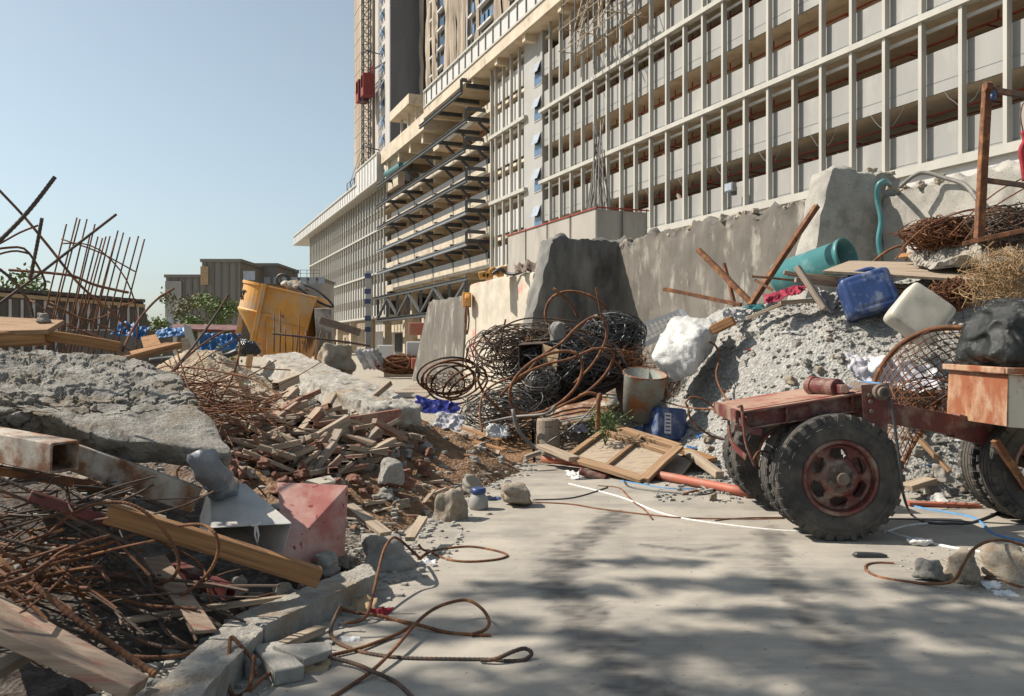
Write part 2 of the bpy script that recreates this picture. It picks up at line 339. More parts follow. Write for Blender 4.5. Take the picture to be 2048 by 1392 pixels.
# ================================================================ ground, road
g = MB(); g.add([(-900, -30, 0), (900, -30, 0), (900, 1500, 0), (-900, 1500, 0)], [(0, 1, 2, 3)])
tag(g.build('ground', M['dust']), kind='structure')
def polyd(p, pl):
    best = 9
    for a, b in zip(pl, pl[1:]):
        ab = b-a; t = max(0, min(1, (p-a).dot(ab)/ab.dot(ab))); best = min(best, (p-a-ab*t).length)
    return best
def gp(px, py, z=0.0):
    Y = (CZ-z)*F/(py-HY); return P(px, py, Y)
stains = [([gp(1240, 1030), gp(1130, 1110), gp(1105, 1170), gp(1185, 1250), gp(1235, 1330), gp(1300, 1392), gp(1330, 1500)], .13, 1.0),
          ([gp(1540, 1060), gp(1560, 1150), gp(1610, 1220), gp(1700, 1340)], .10, .8),
          ([gp(1290, 1092), gp(1390, 1103), gp(1470, 1092)], .04, .95), ([gp(1110, 1140), gp(1140, 1165)], .09, .8),
          ([gp(1500, 1240), gp(1380, 1300), gp(1150, 1390)], .25, .22)]
stains = [([V((q.x, q.y, 0)) for q in pl], wd, s) for pl, wd, s in stains]
def make_road():
    x0, x1, y0, y1, r = -2.0, 9.0, 1.5, 12.0, .045
    nx, ny = int((x1-x0)/r), int((y1-y0)/r); vs = []; st = []
    for j in range(ny+1):
        for i in range(nx+1):
            x = x0+i*r; y = y0+j*r; vs.append((x, y, .006+.002*NZ.noise(V((x, y, 0))*2))); s = 0
            if y < 8.5 and -1 < x < 4:
                p = V((x, y, 0))
                for pl, wd, k in stains:
                    d = polyd(p, pl)/wd
                    if d < 1.8: s = max(s, k*(1-sstep(.5, 1.5, d+.7*fb((x, y, 1), 5)+.5*fb((x, y, 7), 17)))*(.75+.5*fb((x, y, 3), 9)))
            st.append(s)
    fs = [(j*(nx+1)+i, j*(nx+1)+i+1, (j+1)*(nx+1)+i+1, (j+1)*(nx+1)+i) for j in range(ny) for i in range(nx)]
    me = bpy.data.meshes.new('road'); me.from_pydata(vs, [], fs)
    a = me.attributes.new('stain', 'FLOAT', 'POINT'); a.data.foreach_set('value', st)
    m = mat('road_concrete', (.36, .325, .275), (.25, .23, .20), 1.3, (.20, .185, .165), 1.4, .56, .10, bump=.5, bs=14, st=(1, 1, 1), c4=(.14, .125, .11), s4=22, t4=.67, world=True, dist=.006, rough=.8)
    nt = m.node_tree; b = nt.nodes['Principled BSDF']; src = b.inputs['Base Color'].links[0].from_socket
    at = nt.nodes.new('ShaderNodeAttribute'); at.attribute_name = 'stain'
    x = nt.nodes.new('ShaderNodeMix'); x.data_type = 'RGBA'; nt.links.new(at.outputs['Fac'], x.inputs[0]); nt.links.new(src, x.inputs[6]); x.inputs[7].default_value = (.055, .052, .05, 1)
    # dusty film in streaks
    tc = nt.nodes.new('ShaderNodeTexCoord'); mp = nt.nodes.new('ShaderNodeMapping'); mp.inputs['Scale'].default_value = (.5, 3.2, 1); mp.inputs['Rotation'].default_value = (0, 0, .25)
    n = nt.nodes.new('ShaderNodeTexNoise'); n.inputs['Scale'].default_value = 1.6; n.inputs['Detail'].default_value = 9; n.inputs['Roughness'].default_value = .7
    nt.links.new(tc.outputs['Object'], mp.inputs[0]); nt.links.new(mp.outputs[0], n.inputs['Vector'])
    rr = nt.nodes.new('ShaderNodeMapRange'); rr.inputs['From Min'].default_value = .45; rr.inputs['From Max'].default_value = .7; rr.inputs['To Max'].default_value = .55; nt.links.new(n.outputs['Fac'], rr.inputs['Value'])
    y = nt.nodes.new('ShaderNodeMix'); y.data_type = 'RGBA'; nt.links.new(rr.outputs[0], y.inputs[0]); nt.links.new(x.outputs[2], y.inputs[6]); y.inputs[7].default_value = (.42, .37, .30, 1)
    nt.links.new(y.outputs[2], b.inputs['Base Color'])
    me.materials.append(m); o = bpy.data.objects.new('road', me); COL.objects.link(o); tag(o, kind='structure')
make_road()

# ================================================================ heaps
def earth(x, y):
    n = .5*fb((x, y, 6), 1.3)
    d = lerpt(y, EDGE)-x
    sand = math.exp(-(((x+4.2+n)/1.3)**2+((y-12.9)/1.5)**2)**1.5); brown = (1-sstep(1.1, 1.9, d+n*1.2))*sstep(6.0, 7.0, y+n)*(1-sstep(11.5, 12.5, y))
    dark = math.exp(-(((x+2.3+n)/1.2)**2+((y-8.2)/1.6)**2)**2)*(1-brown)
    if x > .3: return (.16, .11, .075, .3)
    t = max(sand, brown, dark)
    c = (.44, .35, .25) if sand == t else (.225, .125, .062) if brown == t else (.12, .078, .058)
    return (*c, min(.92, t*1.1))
def heap(name, x0, x1, y0, y1, r, m, kind='structure'):
    nx, ny = int((x1-x0)/r), int((y1-y0)/r); zs = []; vs = []
    for j in range(ny+1):
        for i in range(nx+1):
            x = x0+i*r; y = y0+j*r; h = H(x, y); z = HN(x, y)-.035*(1-min(1, h*10))
            if h > .1: z += .012*(1-min(1, NZ.voronoi(V((x, y, 0))*12)[0][0]*1.6))*1.4
            vs.append((x, y, z)); zs.append(z)
    fs = []
    for j in range(ny):
        for i in range(nx):
            a = j*(nx+1)+i; q = (a, a+1, a+nx+2, a+nx+1)
            if max(zs[k] for k in q) > -.02: fs.append(q)
    used = sorted({k for q in fs for k in q}); mp = {k: i for i, k in enumerate(used)}
    b = MB(); b.add([vs[k] for k in used], [tuple(mp[k] for k in q) for q in fs])
    o = b.build(name, m, smooth=True)
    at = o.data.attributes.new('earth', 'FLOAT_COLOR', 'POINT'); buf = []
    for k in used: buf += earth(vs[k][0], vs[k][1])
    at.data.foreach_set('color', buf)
    return tag(o, kind=kind)
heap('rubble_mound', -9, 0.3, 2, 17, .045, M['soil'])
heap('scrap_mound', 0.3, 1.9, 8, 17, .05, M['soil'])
heap('gravel_mound', 1.9, 9.5, 7.8, 19, .05, M['grav'])

# ================================================================ the long building
KX = .4112; KU = 1.0812; NR = V((-1, -KX, 0))/KU
def fp(Y, o, z, X0=34.38): return V((X0-KX*Y, Y, z))+NR*o
def fbox(mb, Y0, Y1, o0, o1, z0, z1, X0=34.38):
    mb.hexa([fp(Y0, o1, z0, X0), fp(Y0, o0, z0, X0), fp(Y1, o0, z0, X0), fp(Y1, o1, z0, X0)],
            [fp(Y0, o1, z1, X0), fp(Y0, o0, z1, X0), fp(Y1, o0, z1, X0), fp(Y1, o1, z1, X0)]); return mb
SPLIT = {'ground_pier', 'canopy_rib', 'ground_opening', 'inner_pier', 'pier', 'floor_rib', 'doorway', 'core_opening', 'roof_rib', 'canopy_post', 'shaft_recess', 'end_sill', 'bay_window', 'bay_sill', 'fascia_joint', 'left_fascia_joint'}
def fpart(name, m, B, *boxes, X0=34.38):
    if name in SPLIT and len(boxes) > 1:
        for b in boxes: o = fpart(name, m, B, b, X0=X0)
        return o
    mb = MB()
    for b in boxes: fbox(mb, *b, X0=X0)
    return mb.build(name, M[m] if isinstance(m, str) else m, B)
B = thing('apartment_podium', (10, 60, 0), 'long pale multi-storey concrete building under construction with rows of slender columns behind the yard wall', 'building')
ncol = 0; extra = MB()
def column(Y, z0, z1, wd=.17, o0=0, o1=.3):
    global ncol
    if ncol < 96: fpart('column', 'cream', B, (Y-wd/2, Y+wd/2, o0, o1, z0, z1)); ncol += 1
    else: fbox(extra, Y-wd/2, Y+wd/2, o0, o1, z0, z1)
STEP = 1.93
# --- right block
for b in (9.6, 16.35, 22.75):
    top = 16.0 if b < 10 else 22.4 if b < 17 else 30.0
    for n in range(-3, 22):
        Y = 34.48+STEP*n
        if b > 20 and Y < 46: continue
        column(Y, b, top)
    ye = 76.9
    if b < 20: fpart('facade_beam', 'cream', B, (24, ye, -.1, .42, top, top+.29)); fpart('trim_strip', 'cream_white', B, (24, ye, -.34, -.22, top-.42, top-.26))
    e = 24 if b < 20 else 40
    for z0, z1 in ((b-.25, b+1.67), (b+3.1, b+5.0)):
        fpart('parapet', 'grey_panel', B, (e, ye, -.28, -.14, z0, z1))
        fpart('parapet_joint', 'steel_light', B, (e, ye, -.14, -.125, z0+.5, z0+.53))
    for z in (b+3.38, b+6.70):
        fpart('floor_slab', 'soffit', B, (e, ye, -9, -.29, z-.28, z))
        fpart('sprinkler_pipe', 'redpipe', B, (e, ye, -1.7, -1.62, z-.75, z-.67), *[(Y-.03, Y+.03, -4.2, -1.62, z-.74, z-.68) for Y in [e+STEP*(2*i+.6) for i in range(int((ye-e)/STEP/2))]],
              *[(Y-.03, Y+.03, -1.69, -1.63, z-.67, z-.28) for Y in [e+STEP*(i+.3) for i in range(int((ye-e)/STEP))]], *[(e, ye, -3.6, -3.54, z-.55, z-.49)])
    fpart('inner_wall', 'inner', B, (e, ye, -9.2, -9, b, b+6.3))
    fpart('inner_pier', 'soffit', B, *[(Y, Y+.7, -6.5, -5.6, b, b+6.2) for Y in [e+7.7*i+3 for i in range(int((ye-e)/7.7))]])
    fpart('doorway', 'dark', B, *[(Y, Y+1.6, -9, -8.95, b+3.1*k, b+3.1*k+2.1) for k in (0, 1) for Y in [e+5.3*i+1 for i in range(int((ye-e)/5.3))]])
fpart('base_beam', 'cream', B, (24, 76.9, -1, .5, 9.2, 9.6)); fpart('base_band', 'cream_white', B, (24, 76.9, -1, .25, 8.3, 9.2)); fpart('base_wall', 'grey_wall', B, (24, 76.9, -1, 0, 0, 8.3))
fpart('roof_slab', 'soffit', B, (40, 76.9, -9, -.76, 29.6, 30.0))
# --- loose wires and site clutter on the right block
rnd = random.Random(8)
for i in range(7):
    Y = 34.48+STEP*(i*2+.5); mb = MB(); mb.tube([fp(Y+STEP*t, .02, 12.6-.9*math.sin(math.pi*t)+.1*rnd.random()) for t in [k/8 for k in range(9)]], .015, 4); mb.build('loose_cable', M['steel'], B)
for i in range(26):
    Y = rnd.uniform(33, 76); z = rnd.choice((11.35, 14.65, 18.05, 21.4, 24.5)); m = rnd.choice(('wood_pale', 'bluep', 'net', 'soffit', 'cream', 'redpipe', 'hoard', 'whitepost')); h = rnd.uniform(.15, .8)
    mb = MB(); a = fp(Y, -rnd.uniform(.6, 1.6), z-.3); mb.bar(a, a+V((rnd.uniform(-.5, .5), rnd.uniform(.3, 1.4), h)), rnd.uniform(.1, .5), rnd.uniform(.04, .25)); mb.build('stored_material', M[m], B)
for i in range(9):
    Y = rnd.uniform(45, 76); z = rnd.choice((14.65, 18.05, 21.4)); mb = MB()
    for k in range(8): mb.bar(fp(Y+.18*k, -1, z-.3), fp(Y+.18*k, -1, z+.75), .03, .03)
    for q in (0, .35, .7): mb.bar(fp(Y-.1, -1, z+q), fp(Y+1.4, -1, z+q), .03, .03)
    mb.build('guard_grid', M['leaf'], B)
# --- stair wall with its windows
fpart('stair_wall', 'grey_wall', B, (76.9, 80.8, -1, .02, 3, 30))
for zt in (27.3, 24.1, 20.8, 17.6, 14.2):
    wf = fpart('window', 'cream', B, (76.95, 78.5, .02, .08, zt-2.1, zt+.05)); 
    fpart('pane', 'glass', wf, (77.05, 78.4, .08, .1, zt-2.0, zt-1.05))
    mb = MB(); a, c = fp(77.05, .1, zt-.02), fp(78.4, .1, zt-.02); d, e2 = fp(78.4, .45, zt-.98), fp(77.05, .45, zt-.98)
    mb.hexa([a+NR*.03, a, c, c+NR*.03], [e2+NR*.03, e2, d, d+NR*.03]); mb.build('pane', M['pane'], wf)
    fpart('gap', 'dark', wf, (77.1, 78.35, .08, .085, zt-1.0, zt-.05))
# --- white section
for b, t in ((9.5, 16.0), (16.35, 22.8), (23.1, 30.0)):
    for Y in (81.5, 83.4, 85.3, 87.2, 88.4): column(Y, b, t)
    fpart('parapet', 'cream_white', B, (80.8, 88.5, -.3, -.16, b-.2, b+2.1)); fpart('parapet', 'cream_white', B, (80.8, 88.5, -.3, -.16, b+3.3, b+5.3))
    if b < 23: fpart('facade_beam', 'cream', B, (80.0, 88.6, -.1, .42, t, t+.33)); fpart('trim_strip', 'cream_white', B, (80.8, 88.5, -.4, -.3, t-.45, t-.3))
    for z in (b+3.1, b+6.45): fpart('floor_slab', 'soffit', B, (80.8, 88.5, -9, -.31, z-.3, z))
    fpart('inner_wall', 'inner', B, (80.8, 88.5, -6.2, -6, b, b+6.6))
fpart('base_wall', 'conc_build', B, (76.9, 88.6, -1, .25, 0, 9.5))
# --- open concrete frame with steel beams
for i, z in enumerate((10.6, 14.0, 17.3, 20.6, 23.8, 27.0)):
    Y1 = 131 if z < 26 else 108
    fpart('floor_slab', 'soffit', B, (88.6, Y1, -12, -.3, z-.85, z-.45)); fpart('slab_edge', 'conc_build', B, (88.6, Y1, -.3, .0, z-.95, z))
    fpart('edge_upstand', 'steel', B, (90, Y1-3, -.14, -.08, z+.002, z+.72)) if i in (0, 1, 2, 3) else None
    fpart('floor_rib', 'soffit', B, *[(Y, Y+.5, -11, -.35, z-1.5, z-.86) for Y in (92, 97.5, 103, 108.5, 114, 119.5, 125) if Y < Y1-2])
    if i % 2: fpart('floor_pipe', 'redpipe', B, (89, Y1, -2.2, -2.1, z-1.1, z-1.0))
fpart('pier', 'conc_build', B, *[(Y, Y+.9, -3.4, -2.5, 0, 30) for Y in (92.5, 103.5, 114.5, 125.5)])
fpart('core_wall', 'inner', B, (88.6, 131, -12.2, -12, 0, 30)); fpart('core_opening', 'dark', B, *[(Y, Y+2.4, -12, -11.95, z, z+2.3) for z in (10.6, 14, 17.3, 20.6, 23.8) for Y in (90, 96, 101, 107, 112, 118, 124)])
fpart('wall_panel', 'conc_build', B, (106, 122, -5.2, -5, 24, 28.6)); fpart('stair_screen', 'inner', B, (120, 131, -6, -5.8, 14, 24))
sb = {28.7: (92, 107), 25.2: (90.5, 128), 22.2: (91, 129), 18.9: (90.5, 128), 15.5: (90.5, 128), 12.2: (90.5, 128), 8.5: (90.5, 130)}
for z, (a, c) in sb.items():
    mb = MB(); mb.ibeam(fp(a, 2.1, z), fp(c, 2.1, z), .28, .42, .05); mb.build('steel_beam', M['steel_light'] if z in (12.2, 15.5) else M['steel'], B)
    if z > 9:
        for Y in (91, 96, 101.5, 109, 117, 125):
            if Y > c: continue
            mb = MB(); mb.ibeam(fp(Y, -1.5, z+.35), fp(Y, 2.0, z+.35), .3, .45, .05)
            if z < 26: mb.bar(fp(Y, -1.0, z-1.3), fp(Y, .6, z+.1), .22, .3)
            mb.build('outrigger', M['steel'], B)
        mb = MB(); mb.bar(fp(a+.1, 2.1, z), fp(a+.1, 2.1, z+1.3), .3, .3); mb.bar(fp(a+.1, 2.1, z+1.3), fp(a+.1, -.6, z+1.3), .3, .35); mb.build('end_frame', M['steel'], B)
mb = MB(); mb.ibeam(fp(90.5, 2.1, 5.2), fp(128, 2.1, 5.2), .4, .5, .06)
Ys = [90.7+i*5.25 for i in range(8)]
for i, Y in enumerate(Ys):
    mb.bar(fp(Y, 2.1, 5.4), fp(Y, 2.1, 8.3), .35, .35)
    if i < 7: (mb.bar(fp(Y, 2.1, 5.5), fp(Ys[i+1], 2.1, 8.2), .3, .3) if i % 2 else mb.bar(fp(Y, 2.1, 8.2), fp(Ys[i+1], 2.1, 5.5), .3, .3))
mb.build('steel_truss', M['steel'], B)
mb = MB(); mb.tube([fp(119, 1.0, 26.6), fp(127, 1.0, 26.9)], .4, 10); mb.tube([fp(108, .4, 26.3), fp(119, .6, 26.6)], .22, 8); mb.build('drain_pipe', M['teal'], B)
# --- upper canopy
fpart('canopy_slab', 'soffit', B, (48, 107, -12, 1.2, 30.0, 30.4)); fpart('canopy_edge', 'conc_build', B, (48, 107, 1.2, 1.5, 29.9, 31.1))
fpart('canopy_rib', 'soffit', B, *[(Y, Y+.6, -3, 1.2, 29.3, 29.998) for Y in (57, 64, 71, 78, 84.5, 91, 98, 104.5)])
fpart('fascia', 'cream_white', B, (48, 107, 1.3, 1.42, 31.1, 33.3)); fpart('fascia_rail', 'cream', B, (48, 107, 1.42, 1.62, 31.1, 31.3), (48, 107, 1.42, 1.62, 33.1, 33.32))
fpart('fascia_joint', 'steel_light', B, *[(Y, Y+.1, 1.42, 1.55, 31.3, 33.1) for Y in [48.2+STEP*i for i in range(31)]]); fpart('canopy_end', 'cream', B, (107, 107.2, -6, 1.5, 29.9, 33.3))
# --- lower roof over the open frame
fpart('roof_slab', 'conc_build', B, (107.2, 128.4, -12, 1.5, 28.6, 30.0)); fpart('roof_rib', 'soffit', B, *[(Y, Y+.7, -8, 1.0, 27.4, 28.6) for Y in (109, 114.5, 120, 126)])
fpart('roof_wall', 'conc_build', B, (122, 128.4, -.4, 0.6, 24.5, 28.6))
fpart('roof_canopy', 'conc_build', B, (114, 123.5, -4, 1.4, 33.8, 35.1)); fpart('canopy_post', 'cream', B, *[(Y, Y+.35, o, o+.35, 30, 33.8) for Y in (115, 118.5, 122) for o in (-.2, -3)])
# --- left block
for i, (b, t) in enumerate(((6.1, 12.75), (13.0, 19.5), (19.75, 26.1))):
    for n in range(35): column(131.2+STEP*n, b, t, .26)
    fpart('facade_beam', 'cream', B, (129, 197.3, -.1, .42, t, t+.28)) if i < 2 else None
    for z0, z1 in ((b-.2, b+1.9), (b+3.3, b+5.3)): fpart('parapet', 'cream_white' if i == 0 else 'grey_panel', B, (131, 197, -.4, -.26, z0, z1))
    for z in (b+3.2, b+6.5): fpart('floor_slab', 'soffit', B, (131, 197, -7, -.76, z-.3, z))
    fpart('inner_wall', 'inner', B, (131, 197, -5.2, -5, b, b+6.6))
extra.build('column', M['cream'], B)['kind'] = 'stuff'
fpart('base_beam', 'cream', B, (128, 197.3, -1, .5, 5.8, 6.1)); fpart('ground_wall', 'conc_build', B, (88.6, 150, -4.2, -4, 0, 6)); fpart('ground_wall', 'inner', B, (150, 197, -5.2, -5, 0, 5.8))
fpart('ground_pier', 'conc_build', B, *[(Y, Y+1, -1.5, -.4, 0, 5.8) for Y in (94, 104, 113, 122, 133, 145, 157, 169, 181, 193)]); fpart('ground_opening', 'dark', B, *[(Y, Y+4.5, -4, -3.95, 0, 3.4) for Y in (96, 108, 135.5, 143)])
fpart('end_wall', 'cream', B, (197, 197.3, -12, .1, 0, 26.1)); fpart('left_soffit', 'cream', B, (128.4, 211, -8, 1.6, 26.1, 26.5))
fpart('left_fascia', 'cream_white', B, (128.4, 211, 1.6, 1.8, 26.1, 28.3)); fpart('left_fascia_joint', 'steel_light', B, *[(Y, Y+.14, 1.8, 1.86, 26.3, 28.1) for Y in [142+STEP*i for i in range(36)]])
fpart('left_fascia_rail', 'cream', B, (142, 211, 1.8, 2.0, 26.1, 26.35), (142, 211, 1.8, 2.0, 28.1, 28.4)); fpart('fascia_end', 'cream', B, (211, 211.2, -8, 1.8, 26.1, 28.4))
fpart('tall_fascia', 'cream_white', B, (128.4, 142, 1.81, 1.95, 26.1, 30.2)); fpart('tall_fascia_joint', 'steel_light', B, *[(Y, Y+.12, 1.95, 2.02, 26.3, 30) for Y in [130.3+STEP*i for i in range(6)]]); fpart('tall_fascia_rail', 'cream', B, (128.2, 142, 1.8, 2.1, 30.2, 30.45), (128.2, 142, 1.95, 2.1, 26.1, 26.35), (128.2, 128.4, 1.0, 2.1, 26.1, 30.2))
fpart('roof_parapet', 'conc_build', B, (107.2, 128.4, 1.2, 1.5, 30.0, 30.6))
lp = MB(); lp.bar(fp(137, 1.2, 0), fp(137, 1.2, 13.4), .9, .6); lp = lp.build('lift_post', M['cream_white'], B)
mb = MB()
for z in (3.6, 5.4, 8.1, 9.7, 12.2): mb.bar(fp(137, 1.25, z), fp(137, 1.25, z+.8), .98, .68)
mb.build('blue_wrap', M['bluep'], lp)

# scaffold frames at the top of the facade
T = thing('scaffold', fp(66, 1.5, 24), 'bamboo and pipe scaffold clinging to the facade at the top edge of the picture', 'scaffold')
mb = MB(); random.seed(3)
for Y in (60, 62, 64, 66, 68):
    for o in (1.0, 2.6): mb.tube([fp(Y, o, 22.8), fp(Y, o, 31.5)], .05, 5)
mb.build('standard', M['steel'], T)
mb = MB()
for z in (24.6, 26.4, 28.2, 30): 
    for o in (1.0, 2.6): mb.tube([fp(59.5, o, z), fp(68.5, o, z+.1)], .045, 5)
    for Y in (60, 64, 68): mb.tube([fp(Y, .2, z), fp(Y, 3, z)], .045, 5)
mb.build('ledger', M['wood_pale'], T)
mb = MB()
for k in range(8): 
    Y = 60+random.random()*8; mb.tube([fp(Y, 2.8, 23.8+random.random()*2), fp(Y+random.uniform(-4, 4), .6, 27+random.random()*4)], .05, 5)
mb.build('brace', M['wood_pale'], T)

# ================================================================ towers
def tb(Y0, Y1, o0, o1, z0, z1, m, name, par, X0): return fpart(name, m, par, (Y0, Y1, o0, o1, z0, z1), X0=X0)
T1 = thing('residential_tower', (-20, 150, 0), 'grey concrete tower above the left roof with netting down its left edge', 'tower')
X1 = 38.47
tb(144, 154, -14, 0, 0, 82, 'tower_conc', 'lit_wall', T1, X1); tb(154.02, 168.6, -14, .45, 0, 82, 'net', 'net_wall', T1, X1); tb(143.6, 143.99, -14, -.03, 0, 82, 'tower_shade', 'side_wall', T1, X1)
fpart('net_seam', M['cream'], T1, *[(154.1, 168.5, .46, .52, z, z+.12) for z in [24+3.05*i for i in range(18)]], X0=X1)
fpart('shaft_recess', M['dark'], T1, *[(154.3, 155.6, .46, .5, z, z+2.0) for z in [30+3.05*i for i in range(16)]], X0=X1)
for i in range(15):
    z = 30.5+3.1*i
    wf = fpart('window', M['glass'], T1, (147.2, 149.6, 0.01, .06, z, z+1.5), X0=X1)
    for Y in (147.6, 148.8):
        q = MB(); a = fp(Y-.35, .08, z+1.4, X1); b2 = fp(Y+.35, .08, z+1.4, X1); c2 = fp(Y+.35, .75, z+.1, X1); d2 = fp(Y-.35, .75, z+.1, X1)
        q.hexa([a, b2, c2, d2], [k+V((0, 0, .06)) for k in (a, b2, c2, d2)]); q.build('pane', M['pane'], wf)
T2 = thing('netted_tower', (0, 110, 0), 'broad tower wrapped in torn tan safety netting above the roof parapet', 'tower')
X2 = 44.65
tb(70, 146, -14, 0, 0, 84, 'tower_conc', 'wall', T2, X2)
random.seed(11)
fpart('end_sill', M['cream'], T2, *[(145.6, 146.6, -.2, .5, z, z+1.6) for z in [27+3.05*i for i in range(18)]], X0=X2)
Y = 145.3; k = 0
while Y > 72:
    wd = random.uniform(.8, 2.6)*(Y/110); z = 24
    if random.random() < .66:
        q = MB(); n = 6; a0 = Y-wd; zz = [20+i*2.2 for i in range(30)]; o0 = random.uniform(.25, .8)
        vs = []; 
        for j in range(n+1):
            for i, zk in enumerate(zz):
                y = a0+wd*j/n; nn = NZ.noise(V((y*.9, zk*.35, 1))); edge = (1-abs(2*j/n-1))
                vs.append(fp(y+.5*NZ.noise(V((k, zk*.3, 5)))*(1 if j in (0, n) else .4), o0+.35*nn+.3*edge*(.5+abs(NZ.noise(V((j, zk*.8, k))))), zk, X2))
        m_ = len(zz); q.add(vs, [(j*m_+i, j*m_+i+1, (j+1)*m_+i+1, (j+1)*m_+i) for j in range(n) for i in range(m_-1)]); q.build('net_strip', M['net'], T2)
        Y -= wd+random.uniform(.05, .5)*(Y/110)
    else:
        wd = random.uniform(1.2, 2.2)*(Y/110)
        fpart('window_bay', M['dark'], T2, (Y-wd, Y, .01, .06, 20, 84), X0=X2)
        fpart('bay_sill', M['cream_white'], T2, *[(Y-wd, Y, .06, .7, zq, zq+.3) for zq in [24+3.05*i for i in range(1, 13)]], X0=X2)
        fpart('bay_window', M['glass'], T2, *[(Y-wd*.9, Y-wd*.25, .1, .3, zq+.35, zq+1.9) for zq in [24+3.05*i for i in range(1, 13)]], X0=X2)
        Y -= wd+.1
    k += 1
# hoist mast and cage
T = thing('construction_hoist', fp(160, 2, 0, X1), 'lattice hoist mast running up the netted edge of the tower with a red cage', 'hoist')
mb = MB(); q = [(150.8, 1.6), (152.2, 1.6), (152.2, 2.8), (150.8, 2.8)]
for y, o in q: mb.bar(fp(y, o, 22, X1), fp(y, o, 84, X1), .16, .16)
for i in range(41):
    z = 22+1.5*i
    for a, b2 in ((0, 1), (1, 2), (2, 3), (3, 0)):
        mb.bar(fp(*q[a], z, X1), fp(*q[b2], z, X1), .09, .09); mb.bar(fp(*q[a], z, X1), fp(*q[b2], z+1.5, X1), .08, .08)
for z in (36, 53, 67): mb.bar(fp(148, 2.2, z, X1), fp(155, 2.2, z+1.2, X1), .2, .2); mb.bar(fp(150.5, 2.2, z+.3, X1), fp(150.5, 0, z, X1), .15, .15)
mb.build('mast', M['steel'], T)
for a, b2 in ((148.7, 150.6), (152.4, 154.4)):
    cg = fpart('cage', 'hoistred', T, (a, b2, 1.4, 1.5, 45.2, 48.6), (a, a+.15, 1.5, 3.3, 45.2, 48.6), (b2-.15, b2, 1.5, 3.3, 45.2, 48.6), (a, b2, 1.5, 3.4, 45.0, 45.2), (a, b2, 1.5, 3.4, 48.6, 48.8), (a, b2, 3.3, 3.4, 45.2, 46.4), (a, a+.3, 3.3, 3.4, 46.4, 48.6), (b2-.3, b2, 3.3, 3.4, 46.4, 48.6), X0=X1)
    fpart('cage_rail', 'hoistred', T, *[(a+i*.55, a+i*.55+.12, 1.5, 1.6, 48.8, 50.4) for i in range(6)], (a, b2, 1.5, 1.6, 49.6, 49.75), (a, b2, 1.5, 1.6, 50.3, 50.45), X0=X1)
# cradle frames on the left roof
T = MB()
for Y in (150, 153, 156): T.bar(fp(Y, .5, 28.3), fp(Y, .5, 31), .12, .12)
for z in (29.5, 31): T.bar(fp(150, .5, z), fp(156, .5, z), .1, .1)
T.bar(fp(156, .5, 28.4), fp(141, 1, 33.5), .08, .08); T.bar(fp(158, .6, 28.4), fp(143, 1, 34), .06, .06)
tag(T.build('roof_frame', M['steel']), 'small dark pipe frame standing on the parapet of the left roof', 'frame')

# ================================================================ far left
def crate(mb, x0, x1, Y0, Y1, z0, z1): return mb.box(((x0+x1)/2, (Y0+Y1)/2, (z0+z1)/2), (x1-x0, Y1-Y0, z1-z0))
def xat(px, Y): return (px-1024)/F*Y
def farb(label, px0, px1, ytop, Y, dep, seams, m='farbuild', extra=None):
    x0, x1 = xat(px0, Y), xat(px1, Y); z = CZ+(HY-ytop)/F*Y
    T = thing('clad_building', (x0, Y, 0), label, 'building')
    crate(MB(), x0, x1, Y, Y+dep, 0, z).build('wall', M[m], T)
    crate(MB(), x0-.2, x1+.2, Y-.2, Y+dep, z, z+.4).build('roof_edge', M['farbuild'], T)
    mb = MB()
    for i in range(seams): x = x0+(x1-x0)*(i+.5)/seams; crate(mb, x-.12, x+.12, Y-.12, Y, 0, z)
    if seams: mb.build('panel_seam', M['seam'], T)
    if extra: extra(T, x0, x1, Y, z)
    return T
def ex1(T, x0, x1, Y, z):
    crate(MB(), x0, x0+2.2, Y-.3, Y-.01, z-8, z-.5).build('pale_panel', M['grey_panel'], T)
    mb = MB()
    for i in range(5): crate(mb, x0+.4+i*.9, x0+1.1+i*.9, Y-.36, Y-.3, 3.0, 5.4)
    mb.build('window', M['pane'], T)
def ex2(T, x0, x1, Y, z): crate(MB(), x0+5.5, x0+7, Y-.2, Y-.01, z-2.4, z-1.2).build('wall_plate', M['pane'], T); crate(MB(), x0-.1, x0+.9, Y-.3, Y-.01, z-3, z-.6).build('corner_panel', M['carton'], T)
farb('low dark clad block at the left of the distant grey buildings', 332, 405, 555, 116, 12, 5, extra=ex1)
farb('tallest dark clad block in the middle of the distant grey buildings', 404, 480, 524, 112, 14, 5, extra=ex2)
def ex3(T, x0, x1, Y, z):
    mb = MB()
    for i in range(9): crate(mb, x0+1+i*1.3, x0+1.9+i*1.3, Y-.1, Y-.01, z-2.6, z-1.6)
    mb.build('window', M['pane'], T)
farb('dark clad block with a ribbon window behind the yellow hopper', 478, 554, 532, 122, 12, 0, extra=ex3)
def ex4(T, x0, x1, Y, z):
    mb = MB()
    for i in range(14): mb.bar((x0+i*(x1-x0)/13, Y, z+.4), (x0+i*(x1-x0)/13, Y, z+1.5), .06, .06)
    mb.bar((x0, Y, z+1.5), (x1, Y, z+1.5), .06, .06); mb.bar((x0, Y, z+1), (x1, Y, z+1), .05, .05); mb.build('roof_rail', M['steel'], T)
farb('pale low block with a roof railing between the hopper and the long building', 470, 640, 560, 128, 10, 0, 'tower_conc', ex4)
